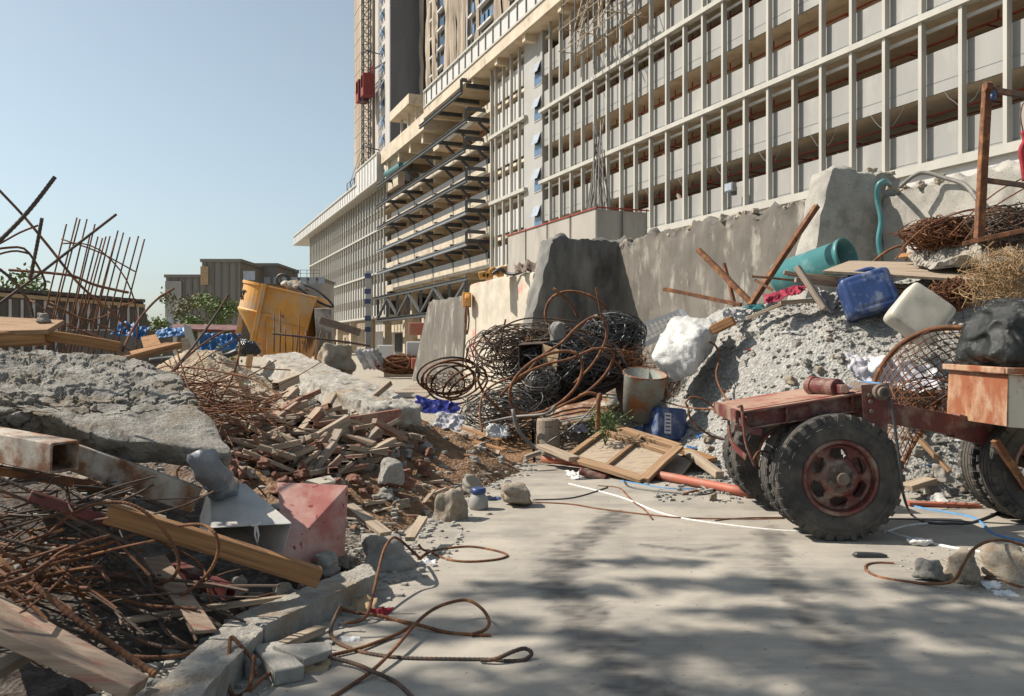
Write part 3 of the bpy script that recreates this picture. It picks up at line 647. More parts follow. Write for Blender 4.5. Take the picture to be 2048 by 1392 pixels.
# hoarding wall at left
T = thing('site_hoarding', (-20, 34, 0), 'long dark panelled hoarding with pale posts at the far left of the yard', 'fence')
a0, a1 = V((xat(-90, 30), 30, 0)), V((xat(287, 36), 36, 0)); za, zb = 3.55, 3.3
mb = MB(); n = (a1-a0).normalized(); pr = V((-n.y, n.x, 0))
mb.hexa([a0, a1+n*.9, a1+n*.9+pr*.3, a0+pr*.3], [a0+V((0, 0, za)), a1+V((0, 0, zb)), a1+pr*.3+V((0, 0, zb)), a0+pr*.3+V((0, 0, za))]); mb.build('panel', M['hoard'], T)
mb = MB()
for i in range(17):
    p = a0+(a1-a0)*(i+.3)/17-pr*.05; mb.bar(p, p+V((0, 0, 3.2)), .07, .07)
mb.build('post', M['whitepost'], T)
mb = MB(); mb.bar(a0+V((0, 0, za-.15))-pr*.08, a1+V((0, 0, zb-.15))-pr*.08, .12, .14); mb.build('rail', M['carton'], T)
mb = MB()
for i in range(34): p = a0+(a1-a0)*(i+.2)/34; mb.box(p+V((0, 0, za+(zb-za)*i/34+.06)), (.34, .3, random.uniform(.08, .16)))
mb.build('coping', M['hoard'], T)

# trees
def tree(label, base, h, rad, n, leaf=.2, m='leaf', tr=.12, group=None, blobs=9, seed=1, lo=.35):
    rnd = random.Random(seed); T = thing('tree', base, label, 'tree', group); b = V(base)
    t = MB(); cen = [b+V((rnd.uniform(-.75, .75)*rad, rnd.uniform(-.75, .75)*rad, h*rnd.uniform(lo, .92))) for _ in range(blobs)]
    t.tube(spline([b, b+V((.05*h, 0, h*.25)), b+V((0, .03*h, h*.55)), b+V((.02*h, 0, h*.8))], h/12), lambda u: tr*(1-.8*u), 7)
    for c in cen: s = b+V((0, 0, h*rnd.uniform(.2, .5))); t.tube(spline([s, (s+c)/2+V((0, 0, -.04*h)), c], h/12), lambda u: tr*.4*(1-.8*u), 5)
    t.build('trunk', M['bark'], T)
    mb = MB(); vs = []; fs = []
    for i in range(n):
        c = rnd.choice(cen); d = V((rnd.gauss(0, 1), rnd.gauss(0, 1), rnd.gauss(0, .8))); d.normalize()
        p = c+d*rad*.42*rnd.random()**.4*(.7+.6*rnd.random())
        a = V((rnd.gauss(0, 1), rnd.gauss(0, 1), rnd.gauss(0, 1))).normalized(); e = a.orthogonal().normalized(); s = leaf*rnd.uniform(.6, 1.3)
        o = len(vs); vs += [p-a*s*.6, p+e*s*.3, p+a*s*.6, p-e*s*.3]; fs.append((o, o+1, o+2, o+3))
    mb.add(vs, fs); mb.build('crown', M[m], T); return T
tree('small green tree in front of the dark clad block', P(425, 0, 60)*V((1, 1, 0)) if 0 else V((xat(420, 60), 60, 0)), 5.1, 1.7, 2400, .22, blobs=12, seed=4)
tree('browning sparse tree beside the low dark clad block', V((xat(368, 62), 62, 0)), 5.6, 1.6, 900, .22, 'leaf_dry', seed=5)
tree('low green bush tree at the end of the dark hoarding', V((xat(308, 70), 70, 0)), 4.2, 1.6, 900, .26, seed=6, lo=.2)
tree('leafy tree showing over the hoarding at the left edge', V((xat(2, 46), 46, 0)), 6.4, 2.6, 2600, .26, seed=8)
# ================================================================ helpers for yard objects
def plank(name, a, b, w, h, m, label=None, cat=None, up=(0, 0, 1), parent=None, group=None, jit=.002, hollow=False, twist=0):
    a = V(a); b = V(b); d = b-a; L = d.length; d.normalize(); up = V(up)
    if abs(d.dot(up)) > .95: up = V((0, 1, 0))
    sd = up.cross(d).normalized(); u = d.cross(sd).normalized()
    if twist: q = Matrix.Rotation(twist, 3, d); sd = q@sd; u = q@u
    n = 2 if L < 1.2 else 4; mb = MB(); vs = []; fs = []
    if hollow:
        t = .07*w+.002
        prof = [(-w/2, -h/2), (w/2, -h/2), (w/2, h/2), (-w/2, h/2)]; pin = [(-w/2+t, -h/2+t), (w/2-t, -h/2+t), (w/2-t, h/2-t), (-w/2+t, h/2-t)]
        for x in (-L/2, L/2):
            vs += [(x, y, z) for y, z in prof]+[(x, y, z) for y, z in pin]
        for k in range(4):
            l = (k+1) % 4; fs += [(k, l, 8+l, 8+k), (4+l, 4+k, 12+k, 12+l), (l, k, 4+k, 4+l), (8+k, 8+l, 12+l, 12+k)]
    else:
        rn = lambda: random.uniform(-jit, jit)
        for i in range(n+1):
            x = -L/2+L*i/n; bend = .001*math.sin(i*1.7)+(.003*L*math.sin(math.pi*i/n))
            for y, z in ((-w/2, -h/2), (w/2, -h/2), (w/2, h/2), (-w/2, h/2)): vs.append((x+(rn()*3 if i in (0, n) else 0), y+rn(), z+rn()+bend))
        for i in range(n):
            for k in range(4): l = (k+1) % 4; fs.append((i*4+k, (i+1)*4+k, (i+1)*4+l, i*4+l))
        fs += [(0, 1, 2, 3), (n*4+3, n*4+2, n*4+1, n*4)]
    me = bpy.data.meshes.new(name); me.from_pydata(vs, [], fs); me.materials.append(M[m]); me.update()
    o = bpy.data.objects.new(name, me); COL.objects.link(o)
    mt = Matrix((d, sd, u)).transposed().to_4x4(); mt.translation = (a+b)/2-(wloc(parent) if parent else V((0, 0, 0)))
    o.matrix_local = mt
    if parent: o.parent = parent; o.matrix_local = mt
    bv = o.modifiers.new('b', 'BEVEL'); bv.width = min(w, h)*.07; bv.segments = 1; bv.limit_method = 'ANGLE'
    return tag(o, label, cat, group)
def rod(name, pts, r, m, label=None, cat=None, group=None, n=7, step=.03, rib=0, closed=False, parent=None, straight=False):
    mb = MB(); sp = spline(pts, step if not rib else max(.004, r*.75), closed) if not straight or rib else pts
    mb.tube(sp, r, n, closed, rib)
    return tag(mb.build(name, M[m] if isinstance(m, str) else m, parent, smooth=not rib or rib < .05), label, cat, group)
def ridged(p, s, o=3):
    v = 0; a = 1.0; t = 0
    for i in range(o): v += a*(1-abs(NZ.noise(p*s+V((i*7.1, 3, 1)))*2.2))**2; t += a; a *= .5; s *= 2.1
    return v/t
def disp(a, s, o=5, crack=0, cs=8, flat=0):
    def f(p, d):
        if flat: d = V((d.x*.12, d.y*.12, d.z*1.0+.0001))
        q = p*s; v = V((NZ.fractal(q, .85, 2.1, o), NZ.fractal(q+V((31, 7, 2)), .85, 2.1, o), NZ.fractal(q+V((5, 17, 40)), .85, 2.1, o)))*a
        if crack:
            ds = NZ.voronoi(p*cs+V((fb(p, 9), fb(p+V((3, 3, 3)), 9), 0))*.5)[0]; e = ds[1]-ds[0]
            mk = sstep(-.45, .1, NZ.noise(p*1.7+V((2, 9, 4)))+.15)
            if e < .14: v = v-d.normalized()*crack*(1-e/.14)*mk
            v = v+d.normalized()*crack*.5*(NZ.noise(p*cs*1.3))*mk
        return v
    return f
ROCKS = []
for k in range(9):
    rnd = random.Random(50+k)
    c = [V((x*rnd.uniform(.35, 1.15)*(1 if z < 0 else .8), y*rnd.uniform(.35, 1.15)*(1 if z < 0 else .8), z*rnd.uniform(.45, 1.1))) for z in (-1, 1) for x, y in ((-1, -1), (1, -1), (1, 1), (-1, 1))]
    mb = MB(); mb.lump([v*.5 for v in c[:4]], [v*.5 for v in c[4:]], .045, 6, lambda p, d: disp(.03, 3+k*.3, 6)(p, d)+d.normalized()*.16*(.38-min(.8, NZ.voronoi(p*2.6+V((k*3, 0, 0)))[0][0])), 30)
    me = bpy.data.meshes.new('rock'); zs = min(v.z for v in mb.v); me.from_pydata([v-V((0, 0, zs)) for v in mb.v], [], mb.f); me.materials.append(M['stonebuff'] if k % 3 == 1 else M['stonegrey'])
    me.polygons.foreach_set('use_smooth', [True]*len(me.polygons)); me.update(); ROCKS.append(me)
def rock(p, w, d, h, label=None, k=None, rz=None, group=None, name='rock', cat='rock', tilt=.25):
    k = random.randrange(9) if k is None else k
    o = bpy.data.objects.new(name, ROCKS[k]); COL.objects.link(o); o.location = V(p)-V((0, 0, h*.12))
    o.scale = (w, d, h); o.rotation_euler = (random.uniform(-tilt, tilt)*.5, random.uniform(-tilt, tilt)*.5, random.uniform(0, 6.28) if rz is None else rz)
    return tag(o, label or 'lump of broken concrete lying on the rubble', cat, group)
def sheetmesh(pts_grid, thick=.004):
    mb = MB(); n = len(pts_grid); m = len(pts_grid[0])
    mb.add([p for row in pts_grid for p in row], [(i*m+j, (i+1)*m+j, (i+1)*m+j+1, i*m+j+1) for i in range(n-1) for j in range(m-1)]); return mb
def drape(name, c, A, B_, n, m, amp, fr, matn, label, cat, solid=.006, seed=0, fold=0, cut=0, parent=None):
    c = V(c); A = V(A); B_ = V(B_); nrm = A.cross(B_).normalized(); sx = A.length; sy = B_.length; rows = []
    for i in range(n+1):
        r = []
        for j in range(m+1):
            u, v = i/n-.5, j/m-.5; e = 1+cut*NZ.noise(V((u*4, v*4, seed+9)))
            q2 = V((u*sx+.35*v*sy, v*sy*.6, seed*3.3)); p = c+A*u*e+B_*v*e+nrm*(min(amp, .35*min(sx, sy))*2.0*(ridged(q2, 3.2/max(.2, (sx+sy)/2)*.9, 4)-.45)*(1-.5*max(abs(u), abs(v))*2))
            r.append(p)
        rows.append(r)
    return tag(sheetmesh(rows).build(name, M[matn], parent, smooth=True, solid=solid), label, cat)
def slabq(name, q, th, matn, label=None, cat=None, parent=None, bevel=.004):
    q = [V(k) for k in q]; nr = (q[1]-q[0]).cross(q[3]-q[0]).normalized(); nr = nr if nr.z > 0 else -nr
    mb = MB(); mb.hexa([k-nr*th for k in q], q); return tag(mb.build(name, M[matn], parent, bevel=bevel), label, cat)
def tangle(name, c, rad, n, r, m, label, seed=0, cat='wire', arc=(2.5, 6), jit=.15, inner=.55, axis=None):
    rnd = random.Random(seed); mb = MB(); c = V(c)
    for i in range(n):
        ax = V((rnd.gauss(0, 1), rnd.gauss(0, 1), rnd.gauss(0, 1))).normalized()
        if axis: ax = (V(axis)+ax*.35).normalized()
        u = ax.orthogonal().normalized(); w = ax.cross(u); t0 = rnd.uniform(0, 6.28); L = rnd.uniform(*arc); k = rnd.uniform(inner, 1); off = ax*rnd.uniform(-.6, .6); pts = []
        ns = int(L*5); j3 = V((rnd.random(), rnd.random(), rnd.random()))*50
        for s in range(ns+1):
            t = t0+L*s/ns; d = (u*math.cos(t)+w*math.sin(t))*math.sqrt(max(.1, 1-off.length**2))+off
            d = d*k*(1+jit*NZ.noise(j3+V((s*.4, 0, 0))))
            pts.append(c+V((d.x*rad[0], d.y*rad[1], d.z*rad[2])))
        mb.tube(pts, r*rnd.uniform(.7, 1.2), 4, caps=False)
    return tag(mb.build(name, M[m] if isinstance(m, str) else m), label, cat)
def wl(o, label, cat, group=None): return tag(o, label, cat, group)

# ================================================================ yard walls
def wp(Y, o, z, X0=12.93): return fp(Y, o, z, X0)
def wall_lump(name, Y0, Y1, o0b, o1b, o0t, o1t, z1, m, label, X0=12.93, res=.12, a=.05, cat='wall', Y0t=None, Y1t=None, z1b=None, s=2.2, roughtop=.12):
    Y0t = Y0 if Y0t is None else Y0t; Y1t = Y1 if Y1t is None else Y1t; zb = z1 if z1b is None else z1b
    base = disp(a*.35, s, 4)
    def d(p, dd):
        v = base(p, dd); tp = sstep(z1-.35, z1+.05, p.z)
        return v+V((0, 0, tp*roughtop*(fb(p, 2.3, 5)-.2)))+V((tp*.06*fb(p, 6), 0, 0))
    mb = MB(); mb.lump([wp(Y0, o1b, -.1, X0), wp(Y0, o0b, -.1, X0), wp(Y1, o0b, -.1, X0), wp(Y1, o1b, -.1, X0)], [wp(Y0t, o1t, z1, X0), wp(Y0t, o0t, z1, X0), wp(Y1t, o0t, zb, X0), wp(Y1t, o1t, zb, X0)], res, 40, d, 150)
    return tag(mb.build(name, M[m], smooth=True), label, cat)
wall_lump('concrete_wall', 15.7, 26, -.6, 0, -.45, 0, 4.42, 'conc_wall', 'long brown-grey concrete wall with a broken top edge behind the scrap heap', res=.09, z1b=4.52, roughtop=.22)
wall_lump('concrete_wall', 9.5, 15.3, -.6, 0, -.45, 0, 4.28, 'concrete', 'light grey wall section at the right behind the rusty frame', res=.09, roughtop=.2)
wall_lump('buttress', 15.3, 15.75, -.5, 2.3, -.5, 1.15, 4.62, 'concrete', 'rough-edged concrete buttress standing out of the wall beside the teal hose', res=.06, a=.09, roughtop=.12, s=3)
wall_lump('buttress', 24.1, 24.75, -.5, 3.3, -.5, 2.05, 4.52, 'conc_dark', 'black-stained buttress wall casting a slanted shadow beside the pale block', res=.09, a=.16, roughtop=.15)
wall_lump('concrete_block', 24.3, 29.5, -2.2, 0, -1.3, 0, 3.62, 'conc_pale', 'pale cream concrete block with pink stained edges left of the dark buttress', X0=10.62, a=.01, Y1=29.5, roughtop=.02) if 0 else None
wall_lump('concrete_block', 24.3, 30.1, -2.2, .06, -1.3, 0, 3.62, 'conc_pale', 'pale cream concrete block with pink stained edges left of the dark buttress', X0=10.62, a=.012, Y1t=29.4, roughtop=.02)
wall_lump('concrete_block', 29.9, 36, -2.2, .1, -1.2, 0, 3.25, 'conc_wall', 'low grey concrete block at the left end of the row of walls', X0=10.6, a=.03, Y0t=29.7, Y1t=33.9, roughtop=.06)
def broken_edge(par, Y0, Y1, z, o, n, X0=12.93, seed=1, sz=.3):
    rnd = random.Random(seed); mb = MB()
    for i in range(n):
        me = ROCKS[rnd.randrange(9)]; s_ = sz*rnd.uniform(.3, 1); Y = rnd.uniform(Y0, Y1); p = fp(Y, rnd.uniform(-o, .02), z+rnd.uniform(-.12, .06)-s_*.5, X0); a = rnd.uniform(0, 6); ca, sa = math.cos(a)*s_, math.sin(a)*s_
        mb.add([p+V((v.co.x*ca-v.co.y*sa, v.co.x*sa+v.co.y*ca, v.co.z*s_*.8)) for v in me.vertices], [tuple(f.vertices) for f in me.polygons])
    mb.build('broken_edge', M['stonebuff'], par, smooth=True)
WL = [o for o in COL.objects if o.name.split('.')[0] in ('concrete_wall', 'buttress')]
broken_edge(WL[0], 16, 25.5, 4.42, .4, 60, seed=1); broken_edge(WL[1], 11, 15.2, 4.28, .4, 34, seed=2, sz=.24); broken_edge(WL[2], 15.3, 15.75, 4.62, .4, 12, seed=4)
# netted box behind the wall
T = thing('netted_scaffold', fp(40, 0, 0, 18.4), 'brown mesh-covered scaffold box with a red top rail behind the pale block', 'scaffold')
def nb(Y0, Y1, o0, o1, z0, z1, n='netting', m='net'): return fpart(n, m, T, (Y0, Y1, o0, o1, z0, z1), X0=18.4)
nb(36, 45.3, -.05, 0, 3, 7.3, 'netting', 'mesh_cloth'); nb(36, 36.05, -2.4, -.06, 3, 7.25, 'netting', 'mesh_cloth'); nb(40, 45.3, -2.4, -2.3, 3, 7.3, 'board', 'soffit')
fpart('top_rail', 'redpipe', T, (35.9, 45.4, 0.0, .05, 7.3, 7.35), (35.9, 35.98, -2.5, .05, 7.3, 7.35), X0=18.4)
mb = MB()
for Y in (36, 38.3, 40.6, 43, 45.3): mb.bar(fp(Y, .04, 0, 18.4), fp(Y, .04, 7.4, 18.4), .04, .04)
for o in (-1.2, -2.4): mb.bar(fp(35.95, o, 0, 18.4), fp(35.95, o, 7.4, 18.4), .04, .04)
mb.build('standard', M['steel'], T)
T = MB(); random.seed(5)
for k in range(20):
    a = fp(37.5+random.uniform(-.8, .8), -1+random.uniform(-.5, .5), 6.5, 18.4); b2 = fp(37.6+random.uniform(-.25, .25), -1+random.uniform(-.2, .2), random.uniform(9.6, 11.6), 18.4)
    T.tube(spline([a, a*.5+b2*.5+V((random.uniform(-.1, .1), 0, 0)), b2], .8), .03, 5)
tag(T.build('starter_bars', M['hose']), 'bundle of dark starter bars drawn together at the top above the netted scaffold', 'rebar')
for (px, w_, dx) in ((1285, .5, 0),):
    T = thing('floodlight', fp(50.6, .5, 10.4), 'grey floodlight mounted low on the facade columns', 'floodlight')
    fpart('lamp_head', 'steel_light', T, (50.3, 51.0, .5, .8, 10.6, 11.1)); fpart('reflector', 'pane', T, (50.36, 50.94, .8, .83, 10.65, 11.05)); fpart('bracket', 'steel', T, (50.5, 50.8, .3, .5, 10.4, 10.9))

# yellow chain hoist
T = thing('chain_hoist', P(935, 640, 29), 'yellow chain hoist hanging on the edge of the pale block', 'hoist')
mb = MB(); mb.box(P(934, 600, 29), (.28, .3, .5)); mb.cyl(P(930, 600, 28.8), P(940, 600, 28.8), .22, n=12); mb.build('body', M['yellow'], T, bevel=.03)
rod('chain', [P(932, 612, 28.8), P(930, 640, 28.8), P(934, 668, 28.8), P(938, 640, 28.8), P(936, 612, 28.8)], .03, 'rust', parent=T)
T = thing('lifting_gear', P(985, 555, 25.5), 'yellow lifting gear lying on top of the pale block', 'lifting gear')
mb = MB(); random.seed(9)
for i in range(7): a = P(965+i*7, 553-i*1.5, 25.8); mb.box(a+V((0, 0, random.uniform(-.02, .1))), (.22, .5, .2), Matrix.Rotation(random.uniform(-.8, .8), 3, 'Y'))
mb.build('body', M['yellow'], T, bevel=.03)
rod('sling', [P(985, 548, 25.5), P(1000, 538, 25.5), P(1012, 546, 25.5), P(1030, 548, 25.3), P(1050, 540, 25)], .05, 'cable', parent=T)
drape('tarpaulin', P(1060, 532, 25), (.9, 0, .1), (0, .8, .25), 12, 8, .3, 3, 'hub', 'brown crumpled sheet on top of the wall beside the dark buttress', 'sheet', seed=3)

# ================================================================ yellow hopper
Tc = P(565, 705, 25.5); T = thing('concrete_hopper', (Tc.x, Tc.y, 0), 'battered yellow concrete hopper leaning on its legs', 'hopper')
tl = Matrix.Rotation(R(12), 3, 'Y'); hc = P(566, 640, 25.5)
def hx(p): return hc+tl@V(p)
def hbuild(mb, n, m, par=T, **k):
    mb.v = [hx(v) for v in mb.v]; return mb.build(n, M[m], par, **k)
mb = MB(); mb.lathe((0, 0, 0), [(1.0, .84), (1.05, .85), (1.05, .93), (.97, .93), (.96, .9), (.96, .08), (1.02, .08), (1.0, .12), (1.0, .84)], n=40); mb.v = [V((-.48+v.x*.84, v.y, v.z)) for v in mb.v]; dr = hbuild(mb, 'drum', 'yellow', smooth=False)
mb = MB(); mb.lathe((0, 0, 0), [(1.0, .14), (1.04, .1), (1.02, .05), (.22, -1.0), (.2, -1.2), (.18, -1.2), (.2, -.95), (.96, .08)], n=32); mb.v = [V((-.48+v.x*.84+.1*min(0, v.z)*-1, v.y, v.z)) for v in mb.v]; hbuild(mb, 'cone', 'yellow', smooth=False)
mb = MB(); mb.hexa([(.0, -.8, -1.3), (.86, -.8, -1.3), (.86, .8, -1.3), (.0, .8, -1.3)], [(-.42, -1.0, .88), (1.06, -1.0, .88), (1.06, 1.0, .88), (-.42, 1.0, .88)]); mb.bar((-.25, -.94, -.02), (1.0, -.94, -.12), .03, .04); mb.bar((-.48, -1.03, .88), (1.1, -1.03, .86), .06, .05); mb.bar((1.06, -1.02, .88), (.88, -.82, -1.3), .07, .07); hbuild(mb, 'side_plate', 'yellow', bevel=.02)
for x, y, zt in ((-.44, -1.06, .93), (-1.15, -.3, -.02), (-1.0, .7, -.02), (.95, 1.1, .85)):
    mb = MB(); mb.bar((x, y, zt), (x+.04, y, -1.6), .13, .13); hbuild(mb, 'leg', 'yellow', bevel=.01)
mb = MB()
for k, (x, z, x2, z2) in enumerate(((-1.28, .62, -1.27, .38), (-1.28, .62, -1.2, .6), (-1.2, .6, -1.17, .4), (-1.27, .38, -1.17, .36), (-1.14, .62, -1.07, .36), (-1.05, .64, -1.15, .36), (-1.15, .64, -1.02, .62))):
    f = lambda x, z: V((x, -1.02*math.sqrt(max(.0, 1-((x+.48)/.84)**2)), z)); mb.bar(f(x, z), f(x2, z2), .03, .03, up=(0, -1, 0))
hbuild(mb, 'painted_mark', 'dark', dr)
mb = MB(); mb.tube([V((-.15+.17*math.cos(a), -.4, 1.16+.17*math.sin(a))) for a in [i*.4 for i in range(16)]], .045, 8, True); mb.tube(spline([(-.1, -.4, 1.0), (.6, -.5, 1.15), (1.2, -.6, .95), (1.5, -.5, .7), (1.1, -.7, .75), (.4, -.8, 1.05)], .1), .035, 6); hbuild(mb, 'cable', 'cable', smooth=True)
mb = MB(); mb.lump([V((-.2, -.8, 1.0)), V((.7, -.8, 1.0)), V((.7, .2, 1.0)), V((-.2, .2, 1.0))], [V((0, -.6, 1.2)), V((.5, -.6, 1.25)), V((.5, 0, 1.25)), V((0, 0, 1.2))], .06, 4, disp(.08, 4)); hbuild(mb, 'concrete_residue', 'conc_rough')
# rebar stubs in front of the hopper
random.seed(21)
for i, px in enumerate((548, 560, 572, 585, 593, 600, 612, 640, 655, 670, 688)):
    Y = 17+random.random(); yb = 705; h = (random.uniform(40, 95) if px < 620 else random.uniform(25, 50))
    rod('starter_bar', [P(px, yb, Y), P(px+random.uniform(-2, 2), yb-h/2, Y), P(px+random.uniform(-3, 3), yb-h, Y)], .014, 'rust', 'thin rusty starter bar standing upright before the yellow hopper', 'rebar', 'starter bars before the hopper', n=5, step=.3)
rod('rebar', [P(545, 667, 16.5), P(600, 673, 16.5), P(690, 684, 16.8), P(740, 692, 17)], .022, 'rust_dark', 'horizontal bar across the starter bars before the yellow hopper', 'rebar')
mb = MB(); mb.lump([P(635, 705, 24), P(663, 705, 24), P(663, 705, 26), P(635, 705, 26)], [P(628, 615, 24), P(663, 616, 24), P(663, 616, 26), P(628, 615, 26)], .3, 20)
tag(mb.build('standing_slab', M['conc_wall'], smooth=False), 'upright grey concrete panel standing just right of the yellow hopper', 'panel')
plank('steel_beam', P(640, 640, 22), P(720, 665, 22), .12, .2, 'hub', 'brown beam leaning on the grey panel right of the hopper', 'beam')

# ================================================================ middle distance clutter
def shed():
    T = thing('shed', (-9, 24, 0), 'low site shelter with a red-brown roof edge behind the hopper', 'shed')
    mb = MB(); mb.hexa([P(345, 664, 26), P(478, 664, 26), P(478, 655, 29), P(345, 655, 29)], [P(345, 657, 26), P(478, 660, 26), P(478, 650, 29), P(345, 648, 29)]); mb.build('roof', M['redpaint'], T)
    for px in (350, 400, 440, 474): mb = MB(); mb.bar(P(px, 740, 26.2), P(px, 662, 26.2), .1, .1); mb.build('post', M['whitepost'], T)
    mb = MB(); mb.hexa([P(345, 738, 29), P(478, 738, 29), P(478, 738, 29.2), P(345, 738, 29.2)], [P(345, 670, 29), P(478, 670, 29), P(478, 670, 29.2), P(345, 670, 29.2)]); mb.build('wall', M['hoard'], T)
shed()
drape('blue_tarp', P(262, 660, 19), (.6, .2, -.12), (0, .5, .3), 40, 16, .16, 3, 'bluetarp', 'bright blue tarp bunched up behind the rebar cage', 'tarp', fold=.05, seed=1)
drape('blue_tarp', P(345, 664, 20), (.75, .1, .08), (0, .2, .22), 34, 8, .08, 3, 'bluetarp', 'pale blue tarp strip left of the leaning white boards', 'tarp', fold=.03, seed=2)
drape('blue_tarp', P(440, 684, 22), (1.0, .1, .0), (.0, .2, .45), 40, 14, .18, 3, 'bluetarp', 'blue tarp hanging under the shelter roof left of the hopper', 'tarp', fold=.05, seed=3)
slabq('board', [P(366, 646, 18), P(380, 652, 18), P(400, 712, 18), P(376, 712, 18)], .03, 'cream', 'cream board leaning steeply behind the rubble, left of the shelter', 'board')
slabq('board', [P(362, 676, 17.5), P(376, 676, 17.5), P(386, 714, 17.5), P(364, 714, 17.5)], .03, 'wood_pale', 'short pale board beside the tall leaning cream board', 'board')
slabq('wood_panel', [P(281, 674, 16), P(312, 668, 16), P(328, 700, 15.6), P(290, 706, 15.6)], .05, 'wood_orange', 'brown timber panel with a red stripe leaning behind the boulder', 'panel')
mb = MB(); crate(mb, xat(130, 22), xat(285, 22), 22, 24, 0, 1.9); tag(mb.build('container', M['hoard'], bevel=.03), 'dark low cabin behind the rebar cage', 'cabin')
for px, s_, sd_ in ((425, 1.1, 31), (400, .7, 32), (355, .8, 33)):
    rnd = random.Random(sd_); mb = MB(); c = V((xat(px, 19), 19, .9)); vs = []; fs = []
    for i in range(500):
        p = c+V((rnd.gauss(0, .3), rnd.gauss(0, .25), rnd.gauss(0, .22)))*s_; a = V((rnd.gauss(0, 1), rnd.gauss(0, 1), rnd.gauss(0, 1))).normalized(); e = a.orthogonal().normalized(); o = len(vs)
        vs += [p-a*.05, p+e*.03, p+a*.05, p-e*.03]; fs.append((o, o+1, o+2, o+3))
    mb.add(vs, fs); mb.tube([c-V((0, 0, .9)), c], .02, 5); tag(mb.build('shrub', M['leaf']), {425: 'bright green shrub right behind the sandy mound left of the hopper', 400: 'small green shrub next to the pale boards', 355: 'green shrub under the pale blue tarp strip'}[px], 'shrub')
mb = MB(); mb.lump([P(470, 712, 13.3), P(524, 712, 13.3), P(524, 705, 13.8), P(470, 705, 13.8)], [P(478, 678, 13.3), P(512, 684, 13.3), P(510, 682, 13.8), P(480, 676, 13.8)], .02, 4, lambda p, d: d.normalized()*.07*(ridged(p, 5, 3)-.5), 50); tag(mb.build('black_sack', M['black_bag'], smooth=True), 'crumpled black sack on the sandy mound under the hopper', 'sack')
rod('hose', [P(300, 722, 14), P(360, 716, 14), P(400, 722, 13.5), P(450, 712, 13.8), (P(480, 700, 13.8))], .05, 'cable', 'black hose lying along the back of the rubble', 'hose')
random.seed(77)
for i in range(5):
    px = 715+i*9; Yb = 40
    drape('plastic_bale', P(px+10, 718, Yb-i*.6), (.5, 0, -.9), (.2, .5, .1), 10, 8, .3, 3, ('cloth', 'grey_panel', 'sack')[i % 3], ['grey-white plastic sheeting slumped before the far columns, leftmost fold', 'folded white plastic sheeting in the far yard, second fold', 'pale plastic sheeting in the far yard, middle fold', 'pale plastic sheeting in the far yard, fourth fold', 'silver plastic sheeting slumped rightmost in the far yard'][i], 'sheeting', fold=.08, seed=i)
for (x0, x1, y0, y1, Y, m, n_, l, c) in ((755, 785, 690, 722, 44, 'cream_white', 'box', 'white box standing in the far yard left of the orange cabinet', 'box'), (812, 842, 683, 738, 38, 'cream_white', 'cabinet', 'tall white cabinet beside the grey concrete block', 'cabinet'),
        (817, 852, 645, 670, 46, 'orangepipe', 'sign_board', 'orange board hanging in the shade under the steel truss', 'board'), (822, 834, 716, 738, 37, 'orangepipe', 'drum', 'small orange drum before the tall white cabinet', 'drum')):
    mb = MB(); a = P(x0, y1, Y); b2 = P(x1, y0, Y); mb.box((a+b2)/2+V((0, .4, 0)), (b2.x-a.x, .7, b2.z-a.z)); tag(mb.build(n_, M[m], bevel=.05), l, c)
tangle('cable_heap', P(805, 728, 38), (1.2, .6, .45), 60, .035, 'rust', 'heap of tangled cables and scraps before the far cabinet', 8, 'cable')
mb = MB(); crate(mb, xat(770, 40), xat(850, 40), 39.6, 40, 0, .28); tag(mb.build('timber', M['wood_grey'], bevel=.02), 'low timber sill lying across the far yard', 'timber')
for i in range(7):
    mb = MB(); Y = 24+i*2.1; crate(mb, xat(768, Y)+.3*i, xat(850, 24), Y, Y+1.9, .005, .04); tag(mb.build('walkway_board', M['wood_grey']), 'grey board of the flat walkway leading to the far yard', 'board', 'walkway boards')

# ================================================================ left heap: big slabs
_d1 = disp(.035, 1.7, 6, .045, 5.5, 1)
def disp2(p, d):
    v = _d1(p, d); n = V((d.x*.12, d.y*.12, d.z+.0001)).normalized(); k = 1-sstep(-3.1, -2.35, p.x+.5*NZ.noise(p*1.3+V((7, 1, 0))))
    pb = NZ.voronoi(p*16)[0]; pb2 = NZ.voronoi(p*38)[0]
    return v+n*(k*(.018*(1-min(1, pb[0]*1.5))+.008*(1-min(1, pb2[0]*1.5)))+.005*fb(p, 14, 4))+d.normalized()*.07*(.4-min(.9, NZ.voronoi(p*3.2)[0][0]))*(1-.7*k)
mb = MB(); mb.lump([P(-110, 880, 4.8), P(468, 955, 5.05), P(350, 820, 6.0), P(-110, 800, 6.1)], [P(-110, 806, 4.65), P(476, 912, 4.95), P(345, 722, 5.95), P(-110, 672, 5.9)], .012, 14, disp2, 190)
tag(mb.build('concrete_slab', M['conc_boulder'], smooth=False), 'huge cracked grey concrete slab on the left of the heap under the brown timbers', 'concrete slab')
mb = MB(); mb.lump([P(752, 858, 9.1), P(846, 854, 9.5), P(600, 725, 14.6), P(512, 748, 14.0)], [P(752, 816, 9.0), P(850, 812, 9.6), P(588, 702, 15), P(524, 710, 14.3)], .026, 30, lambda p, d: disp(.025, 5, 6)(p, d)*(1.5 if d.z < .06 else .7)+V((0, 0, .010*fb(p, 16, 3)-.02*max(0, .3-NZ.voronoi(p*4)[0][0]))), 190)
tag(mb.build('concrete_slab', M['conc_rough'], smooth=True), 'long flat broken concrete slab sloping down across the middle of the heap', 'concrete slab')
def rk(px, py, w_, h_, Y, label, k, rz=0, onterr=True):
    p = P(px, py, Y); return rock(V((p.x, p.y, CZ-(py+h_/2-HY)/F*Y)), w_*Y/F, w_*Y/F*.8, h_*Y/F*1.15, label, k, rz, tilt=.1)
